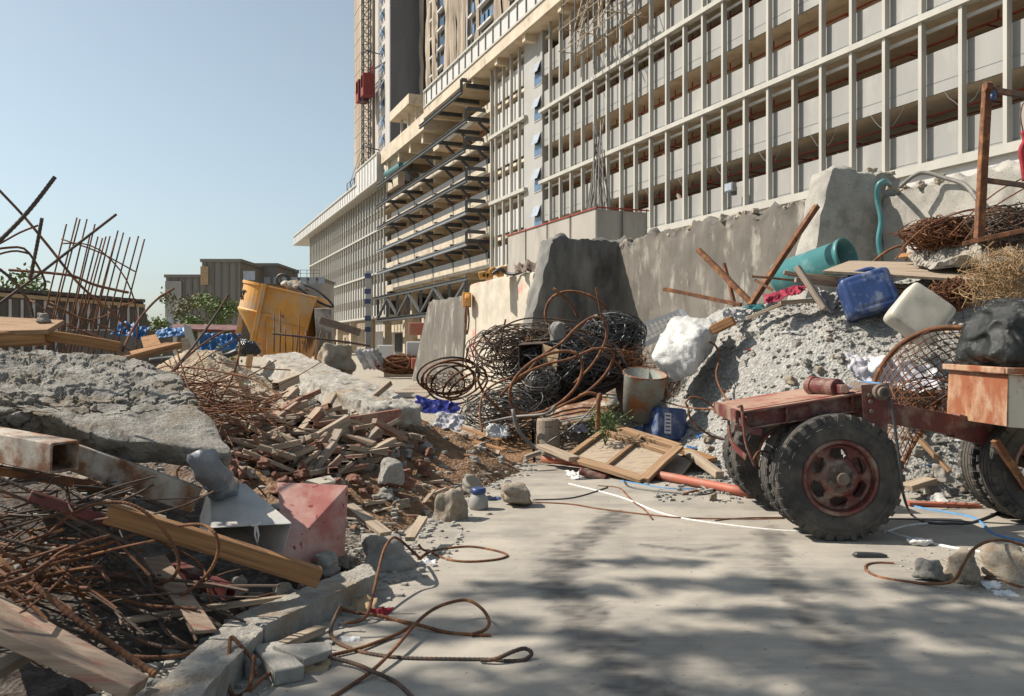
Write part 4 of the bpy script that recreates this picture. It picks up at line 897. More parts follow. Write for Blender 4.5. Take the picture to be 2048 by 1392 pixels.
rk(672, 716, 82, 60, 13.6, 'rounded pale boulder resting on the far side of the sloping slab', 1, .5)
rk(902, 1003, 74, 82, 7.3, 'tall pointed buff rock at the road edge beside the blue-capped jar', 4, 1)
rk(945, 963, 68, 40, 8.3, 'wide low rock behind the pointed rock at the road edge', 2, 2)
rk(1025, 984, 82, 46, 7.9, 'flat-topped pale rock sitting on the road right of the blue-capped jar', 7, .2)
rk(772, 1100, 138, 84, 5.75, 'large rounded grey boulder at the end of the kerb', 3, .3)
rk(655, 1126, 64, 42, 5.2, 'small round grey rock below the red sheet metal box', 0, 1.3)
rk(478, 1168, 54, 44, 4.75, 'grey rock at the mouth of the red square tube', 5, 2)
rk(567, 1176, 50, 40, 4.75, 'jagged grey rock beside the kerb left of the timber end', 8, 1)
rk(778, 938, 66, 50, 7.5, 'angular grey rock half buried in brown soil below the offcuts', 6, .7)
rk(955, 905, 60, 42, 10.2, 'buff rock stuck in the soil bank above the road', 1, 1.7)
rk(508, 1330, 64, 50, 3.85, 'pale broken concrete lump beside the kerb at the bottom', 2, 1)
rk(1858, 1133, 62, 44, 5.4, 'low grey rock on the sandy patch at the lower right, leftmost', 5, .4)
rk(1922, 1126, 70, 62, 5.37, 'pale rock between the grey and the brown rock at lower right', 1, 1.9)
rk(1938, 1144, 46, 46, 5.2, 'small reddish brown rock in front of the pale rocks at lower right', 7, .4)
rk(2008, 1114, 108, 76, 5.4, 'largest pale rock at the lower right edge of the road', 4, 2.4)
rk(1885, 945, 62, 40, 8.4, 'pale grey rock behind the trailer between its two sets of wheels', 2, 1.1)
for i, (px, py, w_, Y) in enumerate(((1612, 727, 30, 10.1), (1638, 739, 24, 10), (1604, 816, 36, 9.4), (1582, 765, 34, 9.7), (1596, 688, 26, 10.3), (1680, 720, 28, 10), (1570, 648, 20, 10.6), (1500, 672, 26, 10.8), (1660, 678, 22, 10.2), (1840, 905, 40, 8.5), (1868, 990, 46, 8.1))):
    p = S(px, py+6); rock(p, w_*p.y/F, w_*p.y/F*.8, w_*p.y/F*.7, ['pale stone midway up the gravel mound', 'small pale stone right of centre on the gravel mound', 'pale stone low on the gravel mound above the trailer', 'stone left of centre on the gravel mound', 'stone high on the gravel mound under the boards', 'stone on the gravel mound below the blue jerrycan', 'pebble near the crest of the gravel mound', 'dark flat stone on the left flank of the gravel mound', 'small stone below the blue jerrycan', 'stone between the trailer wheels', 'pale chunk behind the front trailer wheel'][i], None)

# kerb pieces
def kp(px, py, z): return gp(px, py, z)
def kerb(a, b, c, d, label):
    T4 = [kp(*q, .14) for q in (a, b, c, d)]; B4 = [V((q.x, q.y, -.05)) for q in T4]
    mb = MB(); mb.lump(B4, T4, .014, 60, disp(.006, 9, 7, .006, 12, 1), 150); tag(mb.build('kerb_stone', M['conc_rough'], smooth=False), label, 'kerb')
kerb((215, 1450), (345, 1450), (527, 1254), (462, 1236), 'nearest length of broken kerb along the road')
kerb((466, 1233), (530, 1250), (752, 1146), (738, 1122), 'far length of kerb ending at the large boulder')
plank('concrete_stub', gp(530, 1300, .05), gp(580, 1352, .04), .13, .07, 'stonegrey', 'short rectangular concrete stub beside the kerb', 'concrete stub')

# ================================================================ left foreground timbers and metal
plank('timber', P(215, 1025, 4.25), P(638, 1155, 4.65), .085, .10, 'wood_orange', 'long orange-brown timber with a cracked side running down to the kerb', 'timber', twist=.05)
plank('timber', P(58, 990, 4.15), P(225, 1046, 4.3), .07, .05, 'redpaint', 'narrow red-painted timber end above the long orange timber', 'timber')
plank('plank', P(190, 1000, 4.45), P(330, 1040, 4.6), .09, .03, 'wood_grey', 'thin grey plank lying behind the long orange timber', 'plank')
slabq('plywood_board', [P(-90, 1140, 3.9), P(300, 1352, 3.36), P(262, 1376, 3.26), P(-90, 1222, 3.3)], .05, 'wood_red', 'thick red-stained board at the bottom left corner', 'board')
slabq('plank', [P(286, 1116, 4.45), P(330, 1108, 4.5), P(434, 1258, 4.0), P(392, 1262, 3.95)], .02, 'wood_red', 'short pink-stained plank lying across the rebar', 'plank')
plank('square_tube', P(345, 1135, 4.6), P(462, 1186, 4.42), .075, .07, 'redpaint', 'dented red square tube with an open end in the left foreground', 'tube', hollow=True)
plank('stick', P(240, 1243, 4.0), P(588, 1193, 4.72), .035, .028, 'wood_pale', 'thin pale stick lying across the short plank', 'stick')
plank('plank', P(-40, 1360, 3.3), P(70, 1300, 3.6), .09, .035, 'wood_grey', 'grey plank end poking out under the thick red-stained board', 'plank')
plank('timber', P(205, 727, 6.1), P(348, 690, 6.8), .16, .045, 'wood_orange', 'thin brown plank propped on the back of the cracked slab', 'plank')
plank('timber', P(-90, 687, 6.0), P(96, 674, 6.15), .24, .11, 'wood_orange', 'thick brown timber on top of the cracked slab at the left edge', 'timber')
plank('timber', P(90, 670, 6.2), P(240, 694, 6.4), .25, .08, 'wood_orange', 'wide brown timber with a worn edge on top of the cracked slab', 'timber')
slabq('plank', [P(-90, 664, 5.95), P(95, 659, 6.0), P(128, 640, 6.6), P(-90, 628, 6.6)], .035, 'wood', 'splintered board lying on the two brown timbers at the left edge', 'plank')
rk(88, 634, 30, 22, 6.4, 'small chunk of concrete on top of the splintered board', 3)
T = thing('square_duct', P(60, 900, 4.4), 'rusty galvanised square duct with an open end under the cracked slab', 'duct')
plank('tube_wall', P(-90, 872, 4.75), P(131, 914, 4.28), .155, .155, 'rust_plate', hollow=True, parent=T)
plank('steel_channel', P(140, 912, 4.75), P(392, 1000, 4.9), .05, .15, 'rust_plate', 'rusty steel channel slanting down beyond the open square duct', 'steel channel')
plank('steel_channel', P(-60, 930, 4.6), P(250, 985, 4.8), .05, .05, 'rust', 'thin rusty angle lying under the square duct', 'steel angle')

# galvanised chute
T = thing('metal_chute', P(470, 1060, 5.1), 'grey galvanised chute hood with a bent round neck, mouth open towards the road', 'chute')
A, B_, C_, D_ = P(420, 968, 5.15), P(490, 968, 5.15), P(583, 1047, 4.8), P(424, 1056, 4.75)
a_, b_, c_, d_ = P(400, 1035, 5.15), P(480, 1045, 5.2), P(560, 1125, 4.83), P(400, 1105, 4.77)
mb = MB(); mb.add([A, B_, C_, D_, a_, b_, c_, d_], [(0, 3, 2, 1), (0, 4, 7, 3), (1, 2, 6, 5), (4, 5, 6, 7), (0, 1, 5, 4)]); mb.build('hood', M['galv'], T, solid=.006)
cs = spline([P(405, 905, 4.72), P(410, 925, 4.72), P(422, 945, 4.8), P(436, 962, 4.95), P(450, 985, 5.1)], .02)
mb = MB(); mb.tube(cs, lambda t: .07+.008*t, 28, caps=False); mb.v = [v+V((fb(v, 14, 3), fb(v+V((3, 3, 3)), 14, 3), .5*fb(v, 22, 2)))*.022 for v in mb.v]; mb.build('neck', M['galv_blue'], T, smooth=True, solid=.005)
mb = MB(); q = cs[len(cs)//2]; mb.tube(cs[len(cs)//2:len(cs)//2+2], .08, 20); mb.build('seam', M['galv_blue'], T)
rod('string', [P(497, 1042, 4.78), P(505, 1052, 4.75), P(514, 1050, 4.75), P(522, 1044, 4.78)], .006, 'rope_w', parent=T); rod('string', [P(511, 1052, 4.74), P(510, 1070, 4.74), P(515, 1088, 4.74), P(517, 1070, 4.74), P(513, 1052, 4.74)], .006, 'rope_w', parent=T)
# red sheet box
T = MB(); a, b2, c2 = P(554, 964, 5.5), P(697, 970, 5.55), P(566, 1112, 5.05); d2, e2 = P(690, 1112, 5.45), P(606, 1130, 5.12); f2 = P(640, 1060, 5.9)
_n = (b2-c2).cross(d2-c2); _r = P(606, 1130, 1)-V((0, 0, CZ)); e2 = V((0, 0, CZ))+_r*(_n.dot(c2-V((0, 0, CZ)))/_n.dot(_r))
T.add([a, b2, c2, d2, e2, f2], [(0, 2, 1), (1, 2, 4), (1, 4, 3), (0, 1, 5), (1, 3, 5), (3, 4, 5), (4, 2, 5), (2, 0, 5)])
tag(T.build('sheet_metal_box', M['redsheet'], bevel=.006), 'faded red folded sheet metal wedge beside the grey chute', 'sheet metal')
plank('plank', P(697, 1012, 5.7), P(772, 1068, 5.35), .085, .03, 'wood_pale', 'short pale plank leaning behind the large grey boulder', 'plank')
plank('plank', P(820, 1078, 5.9), P(846, 1036, 6.4), .07, .03, 'wood_pale', 'small pale plank end sticking up right of the large boulder', 'plank')
plank('plank', gp(540, 1302, .05), gp(642, 1258, .05), .06, .035, 'wood_pale', 'short split wood piece lying on rubble beside the kerb', 'plank')
slabq('tile_shard', [P(545, 1290, 3.95), P(660, 1282, 4.05), P(665, 1300, 4.0), P(610, 1318, 3.85)], .04, 'stonegrey', 'flat pale concrete shard beside the kerb', 'concrete shard')
slabq('tile_shard', [P(612, 960, 6.6), P(660, 950, 6.9), P(672, 962, 6.8), P(640, 968, 6.6)], .03, 'conc_pale', 'thin pale tile shard on the soil above the red wedge', 'tile shard')

# ================================================================ offcuts in the middle of the heap
random.seed(99)
G1 = 'cut lengths of timber and tube piled on the heap'
def offcut(px, py, ang, L, w_, h_, m, hollow, dz, tilt=0, label=None):
    p = S(px, py)+V((0, 0, dz)); d = V((math.cos(ang)*math.cos(tilt), math.sin(ang)*math.cos(tilt), math.sin(tilt)))
    return plank('offcut', p-d*L/2, p+d*L/2, w_, h_, m, label or 'short pale offcut lying in the loose pile in the middle of the heap', 'offcut', group=None if label else G1, hollow=hollow, jit=.003)
for i in range(190):
    while 1:
        px = random.uniform(470, 800); py = random.uniform(785, 970)
        if py > 800+max(0, px-550)*.36 and py < 960-(abs(px-640)-60)*.25 and not (px > 700 and py > 930): break
    offcut(px, py, random.gauss(.5, .75), random.uniform(.16, .6), random.choice((.045, .055, .07, .09)), random.choice((.03, .045, .055)), random.choice(('wood_pale', 'wood_pale', 'wood_grey', 'wood_brick', 'wood_red', 'wood_pale')), random.random() < .35, random.uniform(.0, .2), random.gauss(.08, .38))
for a in ((572, 806, 1.2, .42, .11, .11, 'wood_pale', True, .25, .2, 'box-section offcut with a dark open end at the top of the loose pile'), (667, 800, 1.3, .5, .12, .05, 'wood_red', False, .2, .7, 'pinkish offcut standing up in the pile beside the sloping slab'),
          (716, 868, .5, .95, .05, .14, 'redpaint_dust', False, .12, .12, 'long dark red offcut below the end of the sloping slab'), (640, 905, .95, .8, .06, .16, 'wood_pale', True, .12, .35, 'long pale box-section offcut slanting up in the front of the pile'),
          (735, 905, 1.2, .55, .06, .1, 'wood_grey', True, .1, .4, 'grey box-section offcut leaning right of the long pale one'), (795, 880, -.6, .75, .06, .05, 'wood_pale', True, .08, -.1, 'slim pale tube at the right of the pile pointing at the road'),
          (745, 830, .95, .7, .04, .06, 'wood_red', False, .2, .5, 'thin reddish offcut against the sloping slab')): offcut(*a)
BRICKS = []
for me in ROCKS[:5]:
    m2 = me.copy(); m2.name = 'brick_chunk'; m2.materials.clear(); m2.materials.append(M['brick']); BRICKS.append(m2)
for i in range(90):
    while 1:
        px = random.uniform(440, 860); py = random.uniform(800, 1010)
        if py > 810+max(0, px-560)*.27: break
    p = S(px, py); o = bpy.data.objects.new('brick_chunk', random.choice(BRICKS)); COL.objects.link(o); s_ = random.uniform(.05, .14)
    o.location = p+V((0, 0, random.uniform(0, .08))); o.scale = (s_*1.5, s_, s_*.8); o.rotation_euler = (random.uniform(-.5, .5), random.uniform(-.5, .5), random.uniform(0, 6.3)); tag(o, 'small piece of broken red brick among the offcuts on the heap', 'brick', 'broken bricks on the heap')
# loose planks at the foot of the scrap heap
for i, (a, b2, w_, h_, m, l) in enumerate(((P(870, 862, 11), P(1010, 900, 10.2), .09, .02, 'wood_orange', 'thin brown lath lying left of the wire heap'), (P(905, 850, 11.3), P(1000, 880, 10.6), .07, .02, 'wood_orange', 'second brown lath behind the first, left of the wire heap'),
      (P(1082, 892, 10.4), P(1148, 918, 9.9), .16, .05, 'wood_pale', 'pale plank lying left of the timber panel'), (P(1050, 915, 10.1), P(1080, 905, 10.2), .06, .05, 'wood_grey', 'stub of grey wood at the end of the pale plank'),
      (P(1340, 950, 9.6), P(1380, 905, 10.4), .25, .03, 'wood_grey', 'grey broken board behind the orange pipe'), (P(1375, 905, 10.2), P(1440, 950, 9.4), .10, .08, 'wood_pale', 'rough split log right of the timber panel'), (P(1365, 900, 10.3), P(1425, 920, 10), .2, .05, 'wood_orange', 'brown slab of bark wood right of the timber panel'),
      (P(1815, 1006, 7.9), P(1960, 1012, 7.8), .1, .03, 'orangepipe', 'flat orange-brown batten on the ground behind the trailer'), (P(1810, 975, 8.2), P(1860, 960, 8.4), .16, .05, 'wood_pale', 'short pale plank behind the front wheel of the trailer'), (P(1840, 880, 8.6), P(1900, 945, 8.3), .05, .04, 'wood', 'thin brown stick leaning behind the trailer'))):
    plank('plank', a, b2, w_, h_, m, l, 'plank')
# ================================================================ rebar, left background
def brush(name, c, sp, n, r, m, label, seed, L=.85):
    rnd = random.Random(seed); mb = MB(); c = V(c)
    for i in range(n):
        p = c+V((rnd.gauss(0, .5)*sp[0], rnd.gauss(0, .5)*sp[1], rnd.gauss(0, .5)*sp[2])); a = rnd.gauss(-.25, .75); l = L*rnd.uniform(.35, 1.1)
        d = V((math.cos(a), math.sin(a)*.8, rnd.gauss(-.08, .28))).normalized(); sd_ = V((-d.y, d.x, rnd.gauss(0, .5))).normalized(); k = rnd.gauss(0, .16)*l; k2 = rnd.gauss(0, .12)*l
        mb.tube(spline([p-d*l/2+sd_*k, p-d*l*.2, p+d*l*.2+sd_*k2*.5, p+d*l/2+sd_*k2*1.6], .05), r*rnd.uniform(.6, 1.15), 6)
    return tag(mb.build(name, M[m]), label, 'rebar')
RB = 'rust_dark'
def pr(*q, Y=5): return [P(x, y, (k[0] if k else Y)) for x, y, *k in q]
for pts, r, m, l in (
  (pr((-40, 520, 4.6), (50, 430, 4.7), (110, 354, 4.8)), .011, 'rust_dark', 'thickest ribbed bar rising highest at the top left against the sky'),
  (pr((-30, 350), (0, 382), (47, 432), (95, 490), (160, 570), (225, 625), (260, 660)), .008, 'rust', 'long straight bar crossing down from the left edge through the cage'),
  (pr((84, 436), (76, 480), (68, 520), (60, 560)), .010, 'rust_dark', 'short bar leaning upright left of the rebar cage'),
  (pr((-30, 500), (0, 487), (40, 465), (76, 451)), .006, 'rust', 'thin short bar ending at the upright leaning one'),
  (pr((-30, 628, 5.3), (60, 562, 5.5), (140, 500, 5.7), (232, 429, 6)), .009, 'rust_dark', 'long bar slanting up right across the rebar cage'),
  (pr((-20, 500), (20, 495), (48, 497), (68, 520), (85, 550), (91, 570), (88, 580)), .007, 'rust', 'curved thin bar sweeping over at the far left'),
  (pr((-20, 515), (10, 505), (35, 502), (60, 508)), .006, 'rust', 'shorter curved bar beneath the sweeping one at the far left'),
  (pr((-20, 525), (20, 555), (45, 585), (60, 610), (66, 635)), .009, 'rust_dark', 'bar bending down onto the brown timbers'),
  (pr((18, 540), (60, 543), (110, 547), (150, 553), (190, 570), (256, 585)), .008, 'rust', 'nearly horizontal bar through the left of the cage'),
  (pr((348, 577, 7), (315, 598, 7), (285, 630, 6.8), (262, 665, 6.6), (245, 702, 6.4)), .009, 'rust', 'curved bar rising to a free tip right of the rebar cage'),
  (pr((458, 588, 8), (430, 632, 8), (385, 695, 7.8), (335, 752, 7.5)), .011, 'rust_dark', 'straight ribbed bar slanting up towards the hopper'),
  (pr((335, 755, 7.5), (390, 700, 7.6), (452, 663, 7.8), (478, 680, 7.9), (477, 715, 7.9), (462, 760, 7.9), (440, 800, 7.8)), .009, 'rust', 'hooked bar arching in front of the sandy mound'),
  (pr((340, 750, 7.8), (362, 735, 7.6), (430, 742, 7.4), (510, 760, 7.2), (570, 800, 7)), .008, 'rust', 'low curved bar over the sandy mound'),
  (pr((350, 690, 7.6), (372, 760, 7.4), (392, 820, 7.2)), .008, 'rust', 'upright bent bar in the rusty knot behind the big slab'),
  (pr((395, 705, 8), (420, 770, 7.8), (436, 830, 7.6), (470, 900, 7.2)), .006, 'rust', 'thin wire bar hanging down to the offcuts'),
):
    rod('rebar', pts, r, m, l, 'rebar', n=8, rib=.14 if r > .0085 else 0)
# the cage
random.seed(12)
T = thing('rebar_cage', P(220, 760, 9), 'leaning cage of thin parallel rusty bars standing behind the cracked slab', 'rebar cage')
tops = [(133, 448), (154, 435), (160, 438), (174, 438), (190, 448), (196, 473), (212, 473), (220, 472), (236, 461), (247, 465), (260, 474), (277, 472), (289, 478), (231, 478), (180, 470), (205, 476)]
for i, (x, y) in enumerate(tops):
    bx = x-32-.14*(700-y)+random.uniform(-3, 3); rod('bar', pr((x, y), ((x+bx)/2+random.uniform(-2, 2), (y+720)/2), (bx, 735), Y=9+.03*i), .0085, 'rust', parent=T, n=5, step=.4)
for q in (((123, 478), (150, 487), (200, 505), (270, 543)), ((125, 487), (160, 486), (200, 500), (240, 540), (262, 580), (273, 625), (273, 690), (270, 715)), ((96, 612), (150, 632), (205, 652), (255, 668)), ((100, 604), (180, 640), (250, 610), (280, 600)), ((130, 548), (180, 565), (225, 578), (258, 585)), ((90, 640), (160, 660), (240, 690)), ((60, 600), (130, 645), (200, 680), (260, 700))):
    rod('tie_bar', pr(*q, Y=8.9), .008, 'rust', parent=T, n=5, step=.1)
# knot of rusty bars right of the cage
brush('rebar_knot', P(430, 815, 7.6), (.5, .4, .22), 70, .006, 'rust', 'knot of thin rusty bars between the cracked slab and the offcuts', 3, 1.1)
brush('rebar_knot', P(370, 770, 8.2), (.45, .4, .15), 40, .006, 'rust', 'low knot of rusty wire behind the cracked slab', 4, 1.0)

# ================================================================ rebar, left foreground
def Z3(*q, Y=4.2): return [P(x/2.924, 916+y/2.924, (k[0] if k else Y)) for x, y, *k in q]
for pts, r, m, l in (
  (Z3((110, 680), (180, 560), (300, 430), (450, 310), (600, 262), (750, 268), (880, 340), (985, 460), (1045, 600), (1010, 700), (900, 745, 4.3)), .0085, 'rust', 'big brown loop of rebar in front of the long orange timber'),
  (Z3((1050, 395, 4.3), (1180, 390, 4.25), (1255, 440), (1278, 530), (1240, 640), (1150, 740), (1020, 830), (930, 880)), .008, 'rust', 'second rebar loop to the right of the big brown loop'),
  (Z3((-60, 95), (170, 190), (400, 335), (600, 430), (740, 500), (830, 590), (880, 720), (905, 850), (950, 980, 4.1), (1060, 1080, 4), (1180, 1110, 4), (1330, 1120, 4.1)), .0095, 'rust_dark', 'thick bar bending down from the left edge to the kerb'),
  (Z3((-60, 165), (200, 270), (430, 400), (640, 530), (760, 620), (860, 760), (1000, 840)), .008, 'rust_dark', 'dark straight bar running parallel below the thick bent bar'),
  (Z3((180, 800, 4), (215, 700, 4), (330, 570, 4), (480, 500, 4), (640, 455, 4.1)), .008, 'rust', 'upcurved light brown bar at the left'),
  (Z3((740, 485), (640, 560), (540, 650), (430, 785)), .007, 'rust_dark', 'dark bar slanting under the big brown loop'),
  (Z3((-60, 715, 3.9), (120, 660, 3.9), (260, 635, 4), (380, 600, 4.1)), .008, 'rust', 'rusty bar entering from the left edge at mid height'),
  (Z3((-60, 450, 4.1), (200, 520, 4.1), (420, 580, 4.2), (560, 660, 4.2), (640, 760, 4.2), (655, 880, 4.1)), .008, 'rust_dark', 'blue-grey bar curving down through the middle of the tangle'),
  (Z3((-60, 600, 4), (150, 700, 4), (380, 745, 4.1), (600, 790, 4.1), (850, 860, 4.1), (1150, 880, 4.1)), .008, 'rust', 'long nearly level rusty bar crossing behind the short plank'),
  (Z3((200, 740, 3.75), (430, 930, 3.65), (640, 1080, 3.6), (905, 1265, 3.5)), .013, 'rust', 'thick straight rusty bar lying along the edge of the red-stained board'),
  (Z3((740, 560, 4.3), (735, 680, 4.3), (790, 770, 4.3), (900, 840, 4.2), (1040, 850, 4.2), (1090, 950, 4.1), (1150, 1070, 4)), .008, 'rust_dark', 'dark bar twisting past the short pink-stained plank'),
  (Z3((620, 960, 4), (760, 1040, 4), (930, 1100, 4), (1100, 1105, 4), (1240, 1120, 4), (1370, 1230, 3.9), (1500, 1280, 3.85)), .009, 'rust_dark', 'dark bar lying low across the kerb'),
  (Z3((780, 1160, 3.8), (900, 1165, 3.8), (1050, 1155, 3.85), (1180, 1120, 3.9)), .008, 'rust', 'short brown bar low beside the kerb'),
  (Z3((830, 440, 4.5), (960, 500, 4.5), (1100, 570, 4.5), (1190, 650, 4.5), (1215, 760, 4.4), (1240, 850, 4.4)), .006, 'rust', 'thin red-brown bar drooping past the red square tube'),
  (Z3((-60, 255, 4.4), (180, 330, 4.4), (320, 300, 4.4), (480, 330, 4.4)), .007, 'wire_grey', 'grey bar at the far left of the tangle'),
  (Z3((520, 120, 4.7), (640, 190, 4.7), (720, 250, 4.7)), .007, 'rust', 'short bar emerging under the steel channel'),
  (Z3((1320, -20, 5.6), (1420, 80, 5.4), (1500, 160, 5.3), (1560, 230, 5.3)), .005, 'rust', 'thin wire passing behind the chute hood'),
  (Z3((1150, 190, 4.9), (1060, 150, 4.9), (1035, 80, 4.9), (1075, 40, 4.9), (1130, 45, 4.9)), .005, 'rust', 'small hooked wire left of the chute neck'),
):
    rod('rebar', pts, r, m, l, 'rebar', n=10, rib=.13)
brush('rebar_tangle', P(90, 1130, 4.15), (.55, .4, .17), 46, .0085, 'rust', 'dense tangle of rusty bars at the far left below the square duct', 13)
brush('rebar_tangle', P(240, 1180, 4.25), (.5, .4, .13), 36, .008, 'rust_dark', 'dark tangle of bars around the short pink-stained plank', 14)
brush('rebar_tangle', P(90, 1020, 4.5), (.6, .3, .14), 40, .006, 'rust_dark', 'dark wires filling the gap under the steel channel', 15)

# ================================================================ rebar lying on the road
def Z5(*q): return [gp(500+x/2.926, 940+y/2.926, (k[0] if k else .012)) for x, y, *k in q]
for pts, r, m, l in (
  (Z5((290, 680, .12), (450, 780, .06), (600, 830, .03), (740, 850, .03), (860, 880), (980, 905, .03), (1150, 950), (1300, 964), (1405, 968)), .0095, 'rust', 'ribbed bar ending in a cut tip pointing right on the road'),
  (Z5((480, 1330), (600, 1255), (720, 1170, .03), (850, 1040, .05), (960, 910, .07), (1050, 830, .09), (1150, 782, .1), (1270, 762, .1), (1360, 815, .09), (1400, 890, .06), (1370, 938, .03), (1290, 962, .02)), .0085, 'rust', 'large looped bar rising off the road in the foreground'),
  ([P(842, 1117, 5.75), P(835, 1112, 5.6), P(812, 1090, 5.5), P(795, 1077, 5.4), P(783, 1077, 5.3), P(768, 1100, 5.2), P(757, 1140, 5.0), P(748, 1180, 4.8), P(737, 1222, 4.6), P(722, 1241, 4.55), P(690, 1246, 4.5)], .0085, 'rust', 'arched bar standing up in front of the large grey boulder'),
  (Z5((990, 440, .1), (1010, 465, .04), (1060, 475), (1150, 458), (1290, 448), (1430, 470), (1505, 498), (1450, 522), (1300, 536), (1180, 528), (1090, 498), (1050, 478), (985, 522)), .008, 'rust', 'flat teardrop loop of bar lying on the road beside the boulder'),
  (Z5((535, 790, .14), (500, 860, .08), (472, 940, .04), (500, 1000, .02), (590, 1045), (700, 1075), (900, 1100), (1200, 1108), (1400, 1110), (1500, 1118), (1600, 1112), (1648, 1075, .03), (1610, 1045, .05), (1540, 1062, .05), (1440, 1105, .03), (1350, 1115, .02)), .0095, 'rust_dark', 'long bar doubled back into a narrow loop at its right end'),
  (Z5((-30, 1015, .08), (200, 1030, .05), (400, 1080, .04), (600, 1130, .03), (720, 1180, .04), (850, 1240), (960, 1340)), .0095, 'rust_dark', 'dark grey bar running from the kerb to the bottom edge'),
  (Z5((0, 1290, .05), (80, 1215, .05), (150, 1180, .04), (300, 1130, .03), (450, 1090, .02), (650, 1040, .02), (850, 965, .02), (960, 905, .06)), .009, 'rust', 'brown bar joining the looped bar from the lower left'),
  ([P(510, 1310, 3.75), P(505, 1345, 3.7), P(495, 1380, 3.62), P(468, 1392, 3.6), P(455, 1360, 3.65), P(458, 1310, 3.75), P(462, 1275, 3.85), P(480, 1290, 3.82), P(505, 1320, 3.8), P(512, 1350, 3.7)], .0085, 'rust', 'small tight loop of bar at the bottom beside the kerb'),
  (Z5((0, 890, .1), (60, 905, .08), (110, 935, .05), (150, 970, .03)), .006, 'rust_dark', 'short thin bar across the broken kerb'),
  ([gp(1200+x/2.415, 920+y/2.415, z) for x, y, z in ((1420, 500, .01), (1340, 497, .01), (1288, 508, .01), (1290, 535, .01), (1350, 565, .01), (1500, 590, .01), (1640, 598, .03), (1715, 575, .08), (1755, 505, .18), (1800, 435, .25), (1870, 395, .28), (1960, 388, .25), (2080, 425, .18))], .009, 'rust', 'curled bar rising over the rocks at the lower right'),
  ([gp(1970, 1155, .03), gp(2010, 1165, .03), gp(2080, 1185, .02)], .009, 'rust', 'short rusty bar by the rocks at the lower right edge'),
):
    rod('rebar', pts, r, m, l, 'rebar', n=10, rib=.13)

# ================================================================ wire heap
def Z2(*q, Y=12): return [P(800+x/3.1, 560+y/3.1, (k[0] if k else Y)) for x, y, *k in q]
for pts, r, m, l, cl in (
  (Z2((680, 700), (720, 600), (830, 500), (960, 448), (1080, 450), (1132, 520), (1105, 640), (1020, 740), (900, 812), (780, 832), (700, 790), Y=11.0), .034, 'rust', 'heavy rusty ring in the middle front of the wire heap', True),
  (Z2((475, 600), (520, 700), (620, 800), (720, 850), (850, 838), (1000, 780), (1150, 700), (1260, 600), (1322, 490), (1300, 432), (1200, 428), (1050, 490), (900, 525), (740, 600), (620, 720, 11.3), Y=11.2), .03, 'rust', 'wide sweeping hoop low across the wire heap', False),
  (Z2((600, 700, 11.6), (760, 600, 11.6), (880, 470), (1000, 390), (1100, 290), (1200, 228), (1268, 255), (1280, 350), (1240, 450), (1180, 540), (1080, 640), Y=11.5), .03, 'rust', 'tall brown hoop leaning at the right of the wire heap', False),
  (Z2((920, 300), (900, 210), (925, 130), (980, 85), (1060, 70), (1160, 90), (1230, 130), (1285, 180), (1300, 240), Y=13), .035, 'rust', 'topmost arch of pipe against the dark buttress', False),
  (Z2((950, 50), (1000, 90), (1060, 150), (1105, 235), Y=13), .035, 'rust', 'short bent bar crossing the topmost arch', False),
  (Z2((470, 690, 11.5), (470, 560, 11.5), (500, 440, 11.6), (600, 320, 11.8), (730, 250, 12), (880, 235, 12.2), (1100, 260, 12.3)), .018, 'rust_dark', 'thin dark arc over the left of the wire heap', False),
  (Z2((510, 940, 10.4), (495, 840, 10.6), (510, 720, 10.8), (580, 650, 11), (700, 600, 11.2)), .022, 'rust', 'thin hoop standing at the front left of the wire heap', False),
  (Z2((505, 325), (560, 395), (640, 500), Y=12.2), .022, 'rust_dark', 'stubby dark bar poking out left above the wire heap', False),
  (Z2((655, 243), (630, 350), (600, 460), Y=12.3), .022, 'rust_dark', 'upright dark bar before the pale block', False),
  (Z2((700, 800), (715, 880), (740, 940), (790, 1000), (850, 1045), (950, 1090, 10.2), (1050, 1108, 9.9), Y=10.6), .04, 'hose', 'thick grey hose curving down in front of the wire heap', False),
  (Z2((520, 890), (700, 850), (900, 830, 10.6), (960, 780), Y=10.9), .03, 'hose', 'grey conduit lying across the foot of the wire heap', False),
  (Z2((1120, 355), (1200, 420), (1330, 500), (1400, 590), (1470, 665, 11.3), (1600, 740, 11), (1780, 790, 10.5), (1960, 800, 9.8), Y=11.6), .016, 'rust', 'long rusty wire running over the bucket to the trailer', False),
  (Z2((1700, 470, 11.5), (1780, 410, 11.4), (1880, 380, 11.3), (1950, 400, 11.2), (1980, 480, 11), (1960, 590, 10.8), (2000, 700, 10.6), (2060, 780, 10.2)), .022, 'rust', 'rusty bar arching across the gravel mound left side', False),
  (Z2((1790, 800), (1770, 760), (1800, 725), (1870, 735), (1930, 780), (1960, 800), Y=10), .02, 'rust', 'small rusty loop left of the trailer frame', False),
  (Z2((1790, 790), (1800, 860), (1900, 950), (2010, 990), (2040, 960), (2030, 920), Y=9.8), .02, 'rust', 'wider rusty loop hanging at the front of the trailer', False),
  (Z2((1110, 720), (1160, 700), (1220, 710), (1250, 745), Y=10.9), .035, 'rust', 'bent end of brown pipe above the rusted plate', False),
  (Z2((1215, 770), (1130, 860), (1040, 930), (940, 990), (900, 1020), Y=10.6), .016, 'wire_grey', 'pale thin bar leaning beside the log stump', False),
):
    rod('hoop' if cl or 'hoop' in l else 'scrap_bar', pts, r*.62, m, l, 'scrap metal', n=8, closed=cl, step=.06)
